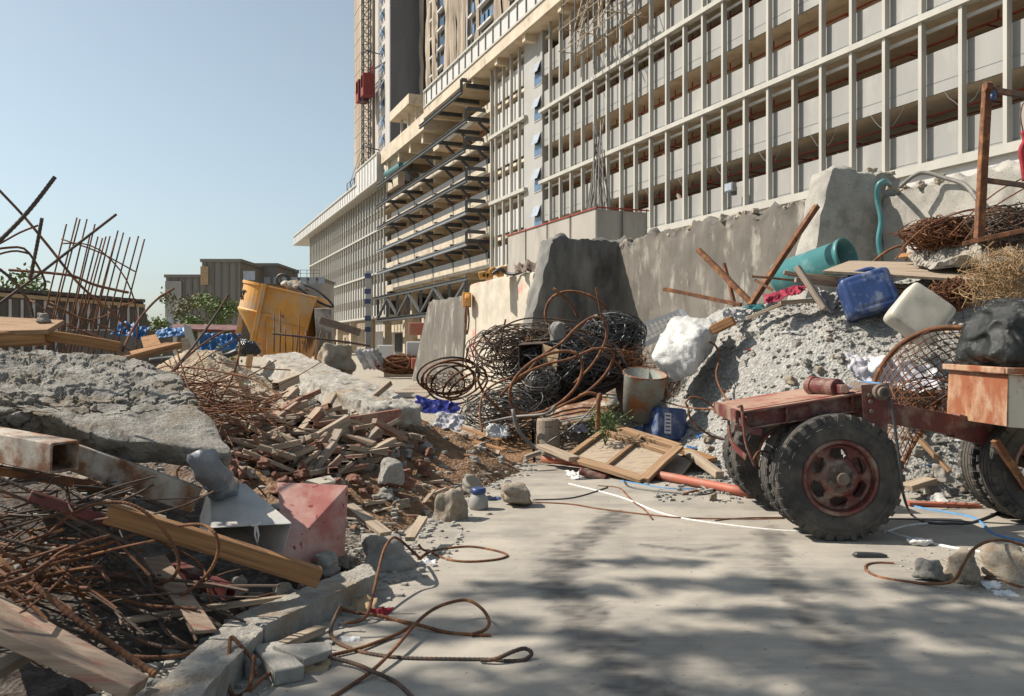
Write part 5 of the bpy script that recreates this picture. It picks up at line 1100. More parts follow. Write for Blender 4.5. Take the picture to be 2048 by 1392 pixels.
# spool rings at the left
T = thing('wire_spool', P(890, 790, 13), 'cluster of rusty hoops with torn chicken wire at the left of the wire heap', 'wire coil')
for k, (cx, cy, rx, ry, rot) in enumerate(((300, 600, 195, 110, .1), (310, 610, 180, 100, .2), (300, 620, 160, 100, .0), (330, 640, 140, 95, .3), (400, 650, 150, 75, .55), (420, 680, 140, 70, .6), (280, 650, 120, 110, -.2))):
    q = []
    for i in range(22):
        a = i/22*6.283; x = rx*math.cos(a); y = ry*math.sin(a); q.append((cx+x*math.cos(rot)+y*math.sin(rot), cy-x*math.sin(rot)+y*math.cos(rot)-10, 13+.35*math.sin(a)+k*.05))
    rod('hoop', Z2(*q), .017, 'rust' if k % 3 else 'rust_dark', parent=T, n=6, closed=True, step=.1)
mb = MB(); rnd = random.Random(2)
for i in range(130):
    a = rnd.uniform(0, 6.28); r0 = rnd.random()**.5; c = V((300+150*r0*math.cos(a), 640+75*r0*math.sin(a), 0)); ring = [(c.x+14*math.cos(t*1.047+.3)*rnd.uniform(.8, 1.2), c.y+11*math.sin(t*1.047+.3), 13+rnd.uniform(-.2, .2)) for t in range(6)]
    mb.tube(Z2(*ring), .0045, 3, True)
mb.build('chicken_wire', M['rust'], T)
tangle('wire_ball', P(1229, 668, 13), (.5, .45, .36), 150, .0085, M['wire_black'], 'round ball of grey-black wire at the top right of the wire heap', 21, inner=.5)
tangle('wire_ball', P(1083, 768, 11.6), (.27, .27, .24), 75, .007, M['wire_grey'], 'small round coil of grey wire inside the heavy rusty ring', 22, inner=.5)
tangle('wire_mass', P(1130, 735, 12.3), (.95, .6, .48), 220, .008, M['wire_black'], 'black mass of tangled wire filling the middle of the heap', 23, inner=.35)
tangle('wire_mass', P(1020, 820, 11.6), (.8, .45, .36), 170, .007, M['wire_grey'], 'grey loose wire spread over the low left front of the heap', 24, inner=.3, arc=(1, 3))
tangle('wire_mass', P(1215, 735, 12.6), (.62, .4, .36), 200, .006, M['rust'], 'rust-red fibrous mesh wad between the bucket and the wire ball', 25, inner=.4, jit=.5)
tangle('wire_mass', P(1010, 710, 12.4), (.6, .4, .45), 50, .008, M['rust_dark'], 'open brown loops of wire before the pale block', 26, inner=.5)
tangle('wire_mass', P(1335, 760, 12.2), (.22, .2, .45), 34, .005, M['rust'], 'thin rusty wires sprouting between the bucket and the white sack', 27, inner=.4)
tangle('wire_mass', P(1075, 690, 12.6), (.95, .5, .34), 80, .007, M['rust_dark'], 'loose dark wires along the top of the heap', 28, inner=.5)
mb = MB(); mb.lump([P(985, 900, 11.8), P(1290, 900, 11.9), P(1300, 850, 14), P(990, 840, 14)], [P(1060, 760, 12.4), P(1250, 730, 12.4), P(1260, 700, 13.5), P(1080, 720, 13.5)], .08, 5, disp(.15, 2.5)); tag(mb.build('scrap_core', M['rust_dark'], smooth=True), 'dark packed scrap at the core of the wire heap', 'scrap metal')
# boxes and plates in the wire heap
T = thing('carton', P(1080, 720, 12), 'open cardboard carton, dark inside, in the middle of the wire heap', 'carton')
a, b2, c2, d2 = P(1037, 690, 11.9), P(1085, 688, 11.9), P(1085, 735, 11.9), P(1038, 735, 11.9); bk = V((.15, .5, .06))
mb = MB(); mb.add([a, b2, c2, d2, a+bk, b2+bk, c2+bk, d2+bk], [(0, 1, 5, 4), (1, 2, 6, 5), (2, 3, 7, 6), (3, 0, 4, 7), (4, 5, 6, 7)]); mb.build('box_shell', M['rust_dark'], T, solid=.02)
slabq('flap', [b2, P(1118, 700, 11.7), P(1112, 745, 11.8), c2], .015, 'carton', parent=T); slabq('flap', [a+bk, b2+bk, P(1095, 676, 12.2), P(1050, 680, 12.2)], .015, 'carton', parent=T)
mb = MB(); mb.lump([P(1095, 700, 12.1), P(1135, 700, 12.1), P(1140, 690, 12.5), P(1100, 690, 12.5)], [P(1098, 650, 12.1), P(1125, 644, 12.1), P(1130, 642, 12.5), P(1105, 646, 12.5)], .04, 5, disp(.06, 5)); tag(mb.build('rolled_mat', M['hose'], smooth=True), 'grey rolled mat standing in the wire heap behind the carton', 'mat')
T = MB(); cs = [P(1095, 852, 10.9), P(1130, 850, 10.8), P(1170, 842, 10.8), P(1215, 826, 10.95), P(1240, 812, 11.1)]
T.add([p for c in cs for p in (c, c+V((0, .3, .08)), c+V((0, .5, .2)))], [(i*3+j, i*3+j+1, (i+1)*3+j+1, (i+1)*3+j) for i in range(4) for j in range(2)])
tag(T.build('curved_plate', M['rust_plate'], smooth=True, solid=.02), 'curved rusty steel plate at the foot of the wire heap', 'steel plate')
plank('rusty_post', P(1205, 640, 12.4), P(1192, 575, 12.4), .03, .03, 'rust', 'thin rusty post with a bolt sticking up above the wire ball', 'post')
rod('rusty_pipe', [P(1195, 860, 10.3), P(1197, 800, 10.3), P(1200, 790, 10.35)], .03, 'rust', 'upright rusty pipe stub beside the green weed', 'pipe', n=10)
mb = MB(); c = P(1096, 893, 10.9); mb.lathe(c, [(0, 0), (.155, 0), (.15, .15), (.145, .34), (.13, .36), (0, .365)], n=20); tag(mb.build('log_stump', M['wood_grey'], smooth=False), 'short upright grey log at the foot of the wire heap', 'log')
# frame, post etc.
T = thing('steel_grille', P(1320, 660, 14), 'light grey steel window grille leaning behind the white sack', 'grille')
mb = MB(); A, B_, C_, D_ = P(1275, 655, 14.4), P(1362, 622, 14), P(1378, 640, 13.6), P(1290, 690, 14)
for a, b2 in ((A, B_), (B_, C_), (C_, D_), (D_, A)): mb.bar(a, b2, .07, .07)
mb.build('frame', M['steel_light'], T); mb = MB()
for i in range(1, 10): mb.bar(A+(B_-A)*i/10, D_+(C_-D_)*i/10, .02, .02)
for k in (.33, .66): mb.bar(A+(D_-A)*k, B_+(C_-B_)*k, .02, .02)
mb.build('bar_grid', M['steel_light'], T)

# bucket
c = P(1287, 838, 10.9)+V((0, .25, 0)); q = Matrix.Rotation(R(14), 3, 'X')@Matrix.Rotation(R(4), 3, 'Y')
T = thing('bucket', c, 'dented grey bucket streaked with rust, standing between the wire heap and the white sack', 'bucket')
mb = MB(); mb.lathe((0, 0, 0), [(0, .02), (.22, .02), (.22, 0), (.245, 0), (.275, .56), (.29, .58), (.29, .60), (.262, .60), (.232, .05), (0, .05)], n=36)
mb.v = [c+q@(v*1.0+V((0.012*fb(v, 5), .012*fb(v+V((4, 4, 4)), 5), 0))) for v in mb.v]; mb.build('body', M['bucket'], T, smooth=True)
mb = MB(); mb.tube([c+q@V((.282*math.cos(a), .282*math.sin(a), .595)) for a in [i*.2618 for i in range(24)]], .014, 6, True); mb.build('rim', M['rust'], T, smooth=True)
# sacks
mb = MB(); mb.lump([P(1338, 780, 11.1), P(1392, 755, 10.9), P(1432, 705, 11.9), P(1298, 745, 12.0)], [P(1284, 706, 11.2), P(1412, 652, 10.9), P(1452, 634, 11.8), P(1345, 612, 11.9)], .03, 4, lambda p, d: disp(.03, 2.2, 3)(p, d)+d.normalized()*(.07*(ridged(V((p.x+p.z*.6, p.y*.6, (p.z-p.x*.6)*.3)), 4.6, 3)-.5)), 120)
tag(mb.build('sack', M['sack'], smooth=True), 'bulging shiny white plastic sack slumped against the gravel mound', 'sack')
drape('plastic_sheet', P(1790, 745, 9.3), (1.0, .1, -.22), (.1, .5, .28), 60, 30, .14, 3, 'cloth', 'crumpled white sheet behind the rusty mesh panel', 'sheet', fold=.03, seed=12, cut=.25)
drape('cloth', P(1570, 586, 10.9), (.56, .1, .17), (.03, .16, .12), 26, 10, .12, 4, 'pink', 'crimson pink cloth snagged among the planks on top of the mound', 'cloth', fold=.03, seed=14, cut=.3)
drape('plastic_bag', P(1660, 608, 10.9), (.3, .1, -.2), (.05, .2, .25), 26, 18, .12, 4, 'cloth', 'thin clear plastic stuffed beside the blue jerrycan', 'plastic', fold=.03, seed=15, cut=.4)
drape('plastic_bag', P(1470, 628, 11.6), (.4, .1, -.02), (.0, .2, .14), 26, 14, .08, 4, 'sack', 'white plastic rag at the left end of the planks on the mound', 'plastic', fold=.02, seed=16, cut=.4)
drape('teal_rag', P(1510, 614, 11.4), (.3, .1, .02), (.0, .1, .06), 16, 6, .1, 4, 'teal', 'teal strip of plastic beside the white rag on the mound', 'plastic', fold=.02, seed=17, cut=.4)
drape('blue_sheet', P(872, 812, 11.8), (.62, .1, -.12), (.05, .35, .16), 36, 20, .05, 4, 'deepblue', 'crumpled deep blue plastic between the sloping slab and the hoops', 'plastic', fold=.04, seed=18, cut=.3)
drape('grey_rag', P(900, 842, 11.2), (.36, .1, -.06), (.05, .3, .18), 30, 18, .05, 4, 'cloth', 'grey-white rag bunched below the deep blue plastic', 'cloth', fold=.03, seed=19, cut=.3)
drape('white_rag', P(995, 862, 10.6), (.26, .05, -.05), (.03, .16, .14), 22, 14, .035, 4, 'sack', 'small white rag at the foot of the grey loose wire', 'cloth', fold=.02, seed=20, cut=.4)
drape('red_rag', P(757, 1232, 4.7), (.13, .02, .01), (.01, .07, .07), 18, 12, .05, 3, 'redcloth', 'small crimson rag on the road beside the arched bar', 'cloth', fold=.015, seed=22, cut=.4)

# jerrycans
def jerry(c, sz, rx, ry, rz, m, label, neck=True, panel=True, lab=False):
    c = V(c); Q = Matrix.Rotation(rz, 3, 'Z')@Matrix.Rotation(ry, 3, 'Y')@Matrix.Rotation(rx, 3, 'X'); x, y, z = [k/2 for k in sz]
    T = thing('jerrycan', c, label, 'jerrycan')
    mb = MB(); mb.lump([V((-x, -y, -z)), V((x, -y, -z)), V((x, y, -z)), V((-x, y, -z))], [V((-x, -y, z)), V((x, -y, z)), V((x, y, z)), V((-x, y, z))], .02, 9, lambda p, d: d.normalized()*(.006*NZ.noise(p*6)-(.008 if panel and abs(abs(p.x)-x*.72) < .012 and abs(p.z) < z*.75 and p.y < 0 else 0)-(.008 if panel and abs(abs(p.z)-z*.72) < .012 and abs(p.x) < x*.75 and p.y < 0 else 0)), 60)
    mb.v = [c+Q@v for v in mb.v]; mb.build('body', M[m], T, smooth=True)
    if neck:
        mb = MB(); mb.tube(spline([c+Q@V((x*.55, 0, z*.95)), c+Q@V((x*.5, 0, z*1.2)), c+Q@V((-x*.3, 0, z*1.2)), c+Q@V((-x*.45, 0, z*.95))], .02), .03, 8); mb.build('handle', M[m], T, smooth=True)
        mb = MB(); mb.cyl(c+Q@V((-x*.75, 0, z*.9)), c+Q@V((-x*.75, 0, z*1.18)), .055, n=14); mb.build('cap', M[m], T, bevel=.005)
    if lab:
        mb = MB(); mb.box((-x*.35, -y-.002, .0), (x*.42, .006, z*1.25)); mb.v = [c+Q@v for v in mb.v]; L = mb.build('paper_label', M['paper'], T)
        mb = MB()
        for i in range(5): mb.box((-x*.35, -y-.006, z*(.45-.22*i)), (x*.3, .004, z*.09))
        mb.v = [c+Q@v for v in mb.v]; mb.build('print', M['bluep'], L)
jerry(P(1735, 590, 10.4), (.60, .42, .50), R(-12), R(-17), R(-10), 'bluep', 'large scuffed blue jerrycan tilted on top of the gravel mound', True)
jerry(P(1838, 630, 9.6), (.56, .34, .52), R(-16), R(38), R(-16), 'whitep', 'dirty white jerrycan tipped on its corner right of the blue one', False, False)
jerry(P(1329, 849, 11.0), (.46, .40, .42), R(-8), R(6), R(22), 'bluep', 'small blue jerrycan with a paper label at the foot of the mound', False, True, True)

# big teal pipe
T = thing('plastic_pipe', P(1640, 520, 12.3), 'wide teal plastic pipe lying on top of the heap against the wall', 'pipe')
a, b2 = P(1695, 512, 12.0), P(1560, 558, 12.9); d = (b2-a)
mb = MB(); mb.tube([a, a+d*.05, a+d*.051, b2], lambda t: .262 if t < .45 else .245, 36, caps=False); mb.build('shell', M['teal'], T, smooth=True, solid=.022)
# planks and bars on top
for a in (('plank', P(1568, 545, 10.9), P(1835, 590, 10.6), .10, .05, 'wood_red', 'dark reddish plank under the blue jerrycan', 'plank'), ('plank', P(1590, 560, 11.1), P(1925, 600, 10.8), .14, .06, 'wood_grey', 'long grey-brown plank beneath the reddish one', 'plank'),
          ('plank', P(1575, 548, 11.3), P(1700, 560, 11.2), .2, .04, 'wood', 'brown board at the left end of the plank stack', 'plank'), ('plank', P(1495, 637, 11.2), P(1572, 604, 11.0), .10, .04, 'wood_pale', 'pale plank pointing down left over the gravel edge', 'plank'), ('plank', P(1560, 606, 11.0), P(1640, 600, 10.9), .12, .05, 'wood_pale', 'short pale plank under the crimson cloth', 'plank'),
          ('post', P(1594, 534, 10.7), P(1650, 618, 10.4), .07, .07, 'wood_grey', 'rough grey wooden post leaning left of the blue jerrycan', 'post'), ('plank', P(1775, 570, 10.7), P(1900, 585, 10.5), .16, .05, 'wood_grey', 'dark plank behind the white jerrycan', 'plank'),
          ('plank', P(1808, 510, 11.2), P(1900, 520, 11.4), .22, .05, 'wood_orange', 'short thick brown board on the pale board near the rusty post', 'plank'), ('plank', P(2015, 495, 8.8), P(2060, 530, 8.6), .09, .04, 'wood_pale', 'pale plank end over the straw at the right edge', 'plank'), ('plank', P(2000, 500, 8.7), P(2056, 560, 8.6), .06, .03, 'wood_grey', 'thin grey lath crossing the straw at the right edge', 'plank'),
          ('carton_scrap', P(1425, 660, 11.3), P(1468, 640, 11.2), .25, .12, 'wood_orange', 'brown broken box piece beside the white sack', 'box'),
          ('steel_angle', P(1396, 499, 12.3), P(1508, 612, 11.5), .07, .07, 'rust', 'rusty angle bar leaning left, second from the top of the fan', 'bar'), ('steel_angle', P(1328, 578, 12.5), P(1482, 610, 11.6), .055, .055, 'rust', 'lowest rusty bar of the fan pointing left', 'bar'),
          ('steel_angle', P(1634, 412, 12.2), P(1500, 612, 11.5), .075, .075, 'rust', 'longest rusty bar leaning right across the wall', 'bar'), ('steel_angle', P(1448, 527, 12.0), P(1470, 612, 11.7), .045, .045, 'rust', 'short upright rusty bar inside the fan', 'bar'), ('thin_post', P(1487, 546, 11.9), P(1491, 612, 11.7), .018, .018, 'cream', 'thin pale rod standing in the middle of the fan', 'rod'),
          ('steel_angle', P(1504, 553, 11.4), P(1600, 562, 11.2), .03, .03, 'rust', 'thin rusty rod lying left over the plank stack', 'rod'), ('steel_angle', P(1510, 560, 11.4), P(1545, 580, 11.2), .03, .03, 'rust', 'bent rusty scrap at the left end of the plank stack', 'rod'),
          ('steel_angle', P(1925, 488, 9.2), P(2060, 458, 8.9), .06, .05, 'rust', 'rusty perforated angle lying over the rusty mesh at the right edge', 'bar')):
    plank(*a)
slabq('board', [P(1645, 541, 10.5), P(1970, 560, 10.0), P(1965, 528, 11.3), P(1699, 521, 11.9)], .035, 'wood_pale', 'long pale board lying flat on top of the heap', 'board')
T = thing('rusty_rack', P(1965, 470, 9.5), 'rusty upright frame of box section at the right edge', 'frame')
plank('post', P(1958, 478, 9.5), P(1975, 168, 9.5), .085, .085, 'rust', parent=T); plank('rail', P(1975, 178, 9.5), P(2110, 202, 9.3), .06, .06, 'rust_dark', parent=T, hollow=True); plank('rail', P(1964, 360, 9.5), P(2110, 380, 9.3), .055, .055, 'rust_dark', parent=T)
mb = MB(); mb.cyl(P(1970, 172, 9.42), P(1981, 172, 9.42), .05, n=10); mb.build('hinge', M['rust'], T); rod('cord', [P(1985, 182, 9.4), P(1990, 190, 9.4), P(1985, 200, 9.4), P(1984, 188, 9.4)], .02, 'bluep', parent=T)
rod('red_ribbon', [P(2046, 262, 9), P(2050, 282, 9), P(2042, 300, 9), P(2046, 330, 9), P(2050, 362, 9)], .03, 'redcloth', 'red ribbon dangling from a wire at the right edge', 'ribbon')
rod('wire_hook', [P(2046, 262, 9), P(2041, 230, 9), P(2048, 205, 9), P(2060, 215, 9)], .008, 'rust', 'thin hooked wire hanging at the right edge', 'wire')
# rusty mesh wads at right
tangle('wire_mass', P(1900, 470, 10.8), (.62, .4, .24), 230, .007, M['rust'], 'rust-brown fibrous mesh wad left of the rusty upright post', 41, jit=.5, inner=.35)
tangle('wire_mass', P(2010, 455, 10), (.42, .4, .26), 120, .007, M['rust_dark'], 'dark rusty coil wad right of the rusty upright post', 42, jit=.4, inner=.35)
tangle('wire_mass', P(1905, 590, 9.6), (.22, .2, .22), 90, .006, M['rust'], 'rusty brush-like wad above the white jerrycan', 43, jit=.6, inner=.3)
tangle('straw_bundle', P(2005, 560, 8.6), (.36, .4, .36), 420, .0035, M['straw'], 'dry straw bundle spilling at the right edge above the black tarpaulin', 44, 'straw', jit=.8, inner=.25, arc=(.6, 1.6))
mb = MB(); mb.lump([P(1800, 540, 10.6), P(2060, 540, 9.6), P(2060, 500, 12), P(1800, 500, 12.4)], [P(1870, 470, 11), P(2060, 450, 10), P(2060, 440, 11.6), P(1860, 460, 12)], .05, 4, disp(.12, 3, 6), 60)
tag(mb.build('rubble_lump', M['conc_rough'], smooth=False), 'pale crumbly concrete lump under the rusty mesh by the wall', 'concrete')
for i, q in enumerate((((1790, 520), (1830, 470), (1880, 440), (1950, 418), (2060, 425)), ((1800, 500), (1850, 455), (1920, 425), (1990, 415), (2060, 405)), ((1900, 470), (1950, 420), (2000, 380), (2060, 350)), ((1930, 480), (1980, 420), (2060, 370)))):
    rod('mesh_bar', pr(*q, Y=10.6-.2*i), .009, 'rust', ['lowest arching bar over the rusty mesh wad', 'second arching bar over the rusty mesh wad', 'steep thin bar rising behind the rusty post', 'rightmost thin bar rising behind the rusty post'][i], 'bar', n=5)
# mesh panel behind the trailer
T = thing('welded_mesh', P(1800, 850, 8.3), 'torn sheet of rusty welded mesh rimmed by a thick curved bar behind the trailer', 'mesh panel')
rod('rim_bar', pr((1925, 655, 8.2), (1860, 660, 8.3), (1800, 690, 8.4), (1760, 740, 8.5), (1738, 800, 8.5), (1735, 820, 8.5)), .028, 'rust', parent=T, n=8)
mb = MB(); rnd = random.Random(6); top = [(1745, 790), (1760, 740), (1800, 692), (1860, 662), (1930, 655)]
def mp(u, v): # u along the rim, v down
    i = min(3, int(u*4)); t = u*4-i; x = top[i][0]*(1-t)+top[i+1][0]*t; y = top[i][1]*(1-t)+top[i+1][1]*t
    return P(x+v*(60+60*u)+4*math.sin(v*9+u*5), y+v*(150-20*u)+3*math.cos(u*11), 8.35-.5*v+.1*math.sin(u*7+v*5))
for i in range(20): mb.tube([mp(min(.999, i/19), v/10) for v in range(11)], .0055, 4)
for j in range(14): mb.tube([mp(min(.999, u/14), j/13) for u in range(15)], .0055, 4)
mb.build('wire_grid', M['rust'], T)
tangle('wire_mass', P(1870, 810, 8.2), (.55, .3, .3), 80, .006, M['rust'], 'loose rusty wires hanging below the mesh panel behind the trailer', 46, inner=.4, arc=(1, 3))
rod('scrap_bar', pr((1880, 800, 8.1), (1850, 850, 8.1), (1820, 900, 8.1), (1800, 935, 8.1)), .022, 'rust', 'thick rusty bar running down between the trailer wheels', 'bar', n=8)

# ================================================================ trailer
T = thing('towed_trailer', (2.5, 7.2, 0), 'low red trailer with twin truck tyres at each end carrying a rusty sheet metal box', 'trailer')
def wheel(x, y, side=1, r=.487, w=.235, disc=True, yaw=0):
    z = r; c = V((x, y, z)); h = w/2; Qy = Matrix.Rotation(yaw, 3, 'Z')
    def fin(mb, n, m, par, **k): mb.v = [c+Qy@(v-c) for v in mb.v]; return mb.build(n, M[m], par, **k)
    mb = MB(); prof = [(.285, -h*.8), (.30, -h*.92), (.37, -h*1.02), (.43, -h*.96), (r-.016, -h*.82), (r-.006, -h*.66), (r-.004, -h*.45), (r-.013, -h*.42), (r-.013, -h*.36), (r-.003, -h*.33), (r-.002, -h*.05), (r-.012, -h*.03), (r-.012, h*.03), (r-.002, h*.05), (r-.003, h*.33), (r-.013, h*.36), (r-.013, h*.42), (r-.004, h*.45), (r-.006, h*.66), (r-.016, h*.82), (.43, h*.96), (.37, h*1.02), (.30, h*.92), (.285, h*.8)]
    mb.lathe(c, prof, 'Y', 72)
    for k in range(32):   # tread lugs wrapping over the shoulder
        for s_ in (-1, 1):
            a = (k+(.5 if s_ > 0 else 0))/32*2*math.pi+.02*math.sin(k*2.3); da = .058+.012*math.sin(k*1.7)
            for (r0, r1, y0, y1) in ((r-.03, r+.001, s_*h*.5, s_*h*.84), (.435, r-.004, s_*h*.82, s_*h*.985)):
                q = []
                for yy in (min(y0, y1), max(y0, y1)):
                    for rr, aa in ((r0, a-da), (r0, a+da), (r1, a+da*.85), (r1, a-da*.85)): q.append(c+V((rr*math.cos(aa), yy, rr*math.sin(aa))))
                mb.hexa(q[:4], q[4:])
    mb.lathe(c, [(.395, -h*1.01), (.40, -h*1.05), (.405, -h*1.01)], 'Y', 60)
    ty = fin(mb, 'tyre', 'rubber', T, smooth=False)
    mb = MB(); mb.lathe(c, [(.292, -h*.86), (.285, -h*.95), (.262, -h*.95), (.255, -h*.6), (.247, h*.1), (.25, h*.9), (.285, h*.86)], 'Y', 60); rm = fin(mb, 'rim', 'redpaint', ty, smooth=False)
    if disc:
        mb = MB(); yb = y-h*.42; n = 96; vs = []; hole = lambda a: abs(((a*6/(2*math.pi)) % 1)-.5) < .27
        # disc with six slots: build as an annulus, skipping faces inside the slots
        rs = [.075, .125, .145, .16, .175, .195, .21, .225, .25]; dz = [-.05, -.045, -.02, -.005, 0, 0, .0, .0, -.01]
        for k in range(n):
            a = 2*math.pi*k/n
            for rr, d_ in zip(rs, dz): vs.append(V((x+rr*math.cos(a), yb+d_, z+rr*math.sin(a))))
        fs = []
        for k in range(n):
            a = 2*math.pi*(k+.5)/n; ph = abs(((a*6/(2*math.pi)) % 1)-.5)
            for i in range(len(rs)-1):
                rm_ = (rs[i]+rs[i+1])/2; lim = .36*math.sqrt(max(0, 1-((rm_-.186)/.045)**2)) if abs(rm_-.186) < .045 else 0
                if ph < lim: continue
                l = (k+1) % n; fs.append((k*9+i, l*9+i, l*9+i+1, k*9+i+1))
        mb.add(vs, fs); fin(mb, 'wheel_disc', 'redpaint', ty, smooth=True, solid=.012)
        mb = MB(); mb.lathe((x, yb-.045, z), [(.0, -.075), (.045, -.072), (.05, -.06), (.052, -.02), (.10, -.012), (.118, 0), (.118, .02)], 'Y', 28)
        for k in range(6):
            a = math.pi/3*k+.26; p = V((x+.092*math.cos(a), yb-.06, z+.092*math.sin(a))); mb.cyl(p, p-V((0, .03, 0)), .024, .02, 8); mb.cyl(p-V((0, .03, 0)), p-V((0, .045, 0)), .012, .012, 6)
        fin(mb, 'hub', 'hub', ty, bevel=.003)
wheel(2.503, 6.57, yaw=R(-1)); wheel(2.503, 6.85, disc=False, yaw=R(-1)); wheel(2.503, 7.78, disc=False, yaw=R(-1)); wheel(2.503, 8.05, disc=False, yaw=R(-1))
wheel(4.45, 7.15, disc=False); wheel(4.45, 7.45, disc=False)
mb = MB(); mb.cyl((2.503, 6.6, .487), (2.503, 8.1, .487), .05, n=12); mb.build('axle', M['hub'], T); mb = MB(); mb.cyl((4.43, 7.1, .487), (4.43, 7.6, .487), .05, n=12); mb.build('axle', M['hub'], T)
def zb(px, py, Y): return P(px, py, Y)
# near side rail, deck, far rail
nA, nB = P(1488, 838, 6.62), P(1726, 800, 6.62); fA, fB = P(1450, 822, 7.45), P(1655, 786, 7.45)
for a, b2 in ((nA, nB), (fA, fB)): 
    mb = MB(); mb.bar(a+V((0, 0, .05)), b2+V((0, 0, .05)), .07, .012); mb.bar(a-V((0, 0, .075)), b2-V((0, 0, .075)), .07, .012); mb.bar(a+V((0, .028, 0)), b2+V((0, .028, 0)), .012, .14)
    for t in (.02, .35, .9): q = a+(b2-a)*t; mb.bar(q-V((0, 0, .07)), q+V((0, 0, .045)), .012, .06, up=(0, 1, 0))
    mb.build('side_rail', M['redpaint'], T)
slabq('deck_plate', [nA+V((-.02, -.03, .064)), nB+V((0, -.03, .064)), fB+V((0, .03, .075)), fA+V((-.05, .03, .075))], .012, 'redpaint_dust', parent=T)
mb = MB(); mb.bar(fA+V((-.08, .03, .03)), nA+V((-.06, -.03, .02)), .03, .10); mb.bar(nA+V((-.09, -.05, -.06)), nA+V((.12, -.06, -.10)), .02, .05); mb.build('end_plate', M['redpaint'], T, bevel=.004)
for (a, b2, c2) in ((P(1475, 822, 6.55), P(1490, 880, 6.55), P(1508, 930, 6.6)), (P(1448, 818, 7.3), P(1462, 880, 7.2), P(1492, 915, 7.0))):
    mb = MB(); q = spline([a+V((0, 0, .03)), a+V((.03, 0, .045)), b2, c2], .03); 
    for u, v in zip(q, q[1:]): mb.bar(u, v, .05, .012, up=(1, 0, 0))
    mb.build('drop_hook', M['redpaint'], T)
mb = MB(); mb.tube(spline([P(1505, 925, 6.7), P(1515, 905, 6.7), P(1535, 905, 6.8), P(1548, 930, 6.8)], .03), .009, 6); mb.build('brake_line', M['rust'], T, smooth=True)
# bracket, pin, cylinder
mb = MB(); mb.hexa([P(1727, 842, 6.5), P(1775, 870, 6.5), P(1775, 870, 6.54), P(1727, 842, 6.54)], [P(1722, 770, 6.5), P(1778, 765, 6.5), P(1778, 765, 6.54), P(1722, 770, 6.54)]); mb.hexa([P(1727, 842, 6.9), P(1775, 870, 6.9), P(1775, 870, 6.94), P(1727, 842, 6.94)], [P(1722, 775, 6.9), P(1770, 770, 6.9), P(1770, 770, 6.94), P(1722, 775, 6.94)])
mb.box(P(1752, 800, 6.72), (.17, .4, .02)); br = mb.build('bracket', M['redpaint'], T, bevel=.004)
mb = MB()
for px, py in ((1738, 790), (1740, 803), (1742, 822)): p = P(px, py, 6.5); mb.cyl(p, p-V((0, .02, 0)), .016, n=6)
mb.build('bolt', M['hub'], br)
mb = MB(); p = P(1759, 784, 6.5); mb.cyl(p-V((0, .06, 0)), p+V((0, .45, 0)), .062, n=24); mb.cyl(p-V((0, .10, 0)), p-V((0, .06, 0)), .045, n=20); mb.build('pivot_pin', M['hub'], br, bevel=.004)
mb = MB(); mb.cyl(p-V((0, .105, 0)), p-V((0, .1, 0)), .028, n=16); mb.build('pin_bore', M['dark'], br)
mb = MB(); a, b2 = P(1622, 770, 7.0), P(1668, 775, 6.75); mb.cyl(a, b2, .065, n=20); mb.cyl(a-(b2-a)*.04, a+(b2-a)*.2, .075, n=20); mb.cyl(b2-(b2-a)*.12, b2+(b2-a)*.16, .072, n=20); mb.bar(b2+V((.0, 0, -.01)), P(1690, 778, 6.65), .06, .07); mb.cyl(P(1690, 778, 6.6), P(1690, 778, 6.75), .035, n=14); mb.bar(P(1622, 800, 7.0), P(1624, 775, 7.0), .05, .1); mb.build('hydraulic_ram', M['redpaint'], T, bevel=.004)
# drawbar
mb = MB(); a, b2 = P(1700, 812, 6.95), P(1905, 850, 7.2); c2 = P(2150, 915, 7.4); mb.bar(a, b2, .12, .17); mb.bar(b2, c2, .12, .2); mb.build('drawbar', M['redpaint'], T, bevel=.006)
mb = MB(); mb.bar(P(1712, 818, 6.72), P(1726, 845, 6.72), .1, .12); mb.build('strut', M['redpaint'], T); mb = MB(); mb.bar(P(1990, 880, 7.0), P(2055, 980, 7.0), .07, .05); mb.build('strut', M['rust'], T, bevel=.004)
rod('air_hose', [P(1776, 778, 6.45), P(1786, 830, 6.42), P(1793, 880, 6.4), P(1800, 930, 6.4), P(1806, 985, 6.5), gp(1822, 1028, .02), gp(1850, 1044, .015), gp(1900, 1047, .015), gp(1960, 1040, .015), gp(2080, 985, .03)], .011, 'cable', parent=T)
rod('rope_end', [P(1700, 776, 6.9), P(1725, 765, 6.9), P(1755, 768, 6.8), P(1775, 772, 6.7)], .014, 'rope_b', parent=T)
# sheet metal box
Bx = thing('metal_box', (4.5, 7.05, .8), 'rusty sheet metal box with orange and white sides riding on the right of the trailer', 'box')
x0 = 3.86; y0, y1 = 6.6, 7.5
mb = MB(); mb.hexa([(x0-.02, y0, .87), (x0-.02, y0+.006, .87), (x0-.02, y1, .86), (x0-.03, y1-.01, .86)], [(x0-.01, y0, 1.27), (x0, y0+.006, 1.27), (x0, y1, 1.28), (x0-.01, y1-.01, 1.28)]); mb.build('orange_side', M['rust_box'], Bx)
mb = MB(); mb.hexa([(x0, y0+.01, .86), (x0+1.6, y0+.05, .74), (x0+1.6, y1, .74), (x0, y1, .86)], [(x0, y0+.01, 1.27), (x0+1.6, y0+.05, 1.25), (x0+1.6, y1, 1.25), (x0, y1, 1.27)]); mb.build('body', M['white_rust'], Bx, bevel=.01)
mb = MB(); mb.bar((x0-.02, y0-.02, 1.30), (x0-.02, y1+.02, 1.31), .07, .05); mb.bar((x0-.04, y0-.01, 1.30), (x0+1.6, y0+.03, 1.28), .06, .05); mb.build('rim', M['rust_box'], Bx, bevel=.008)
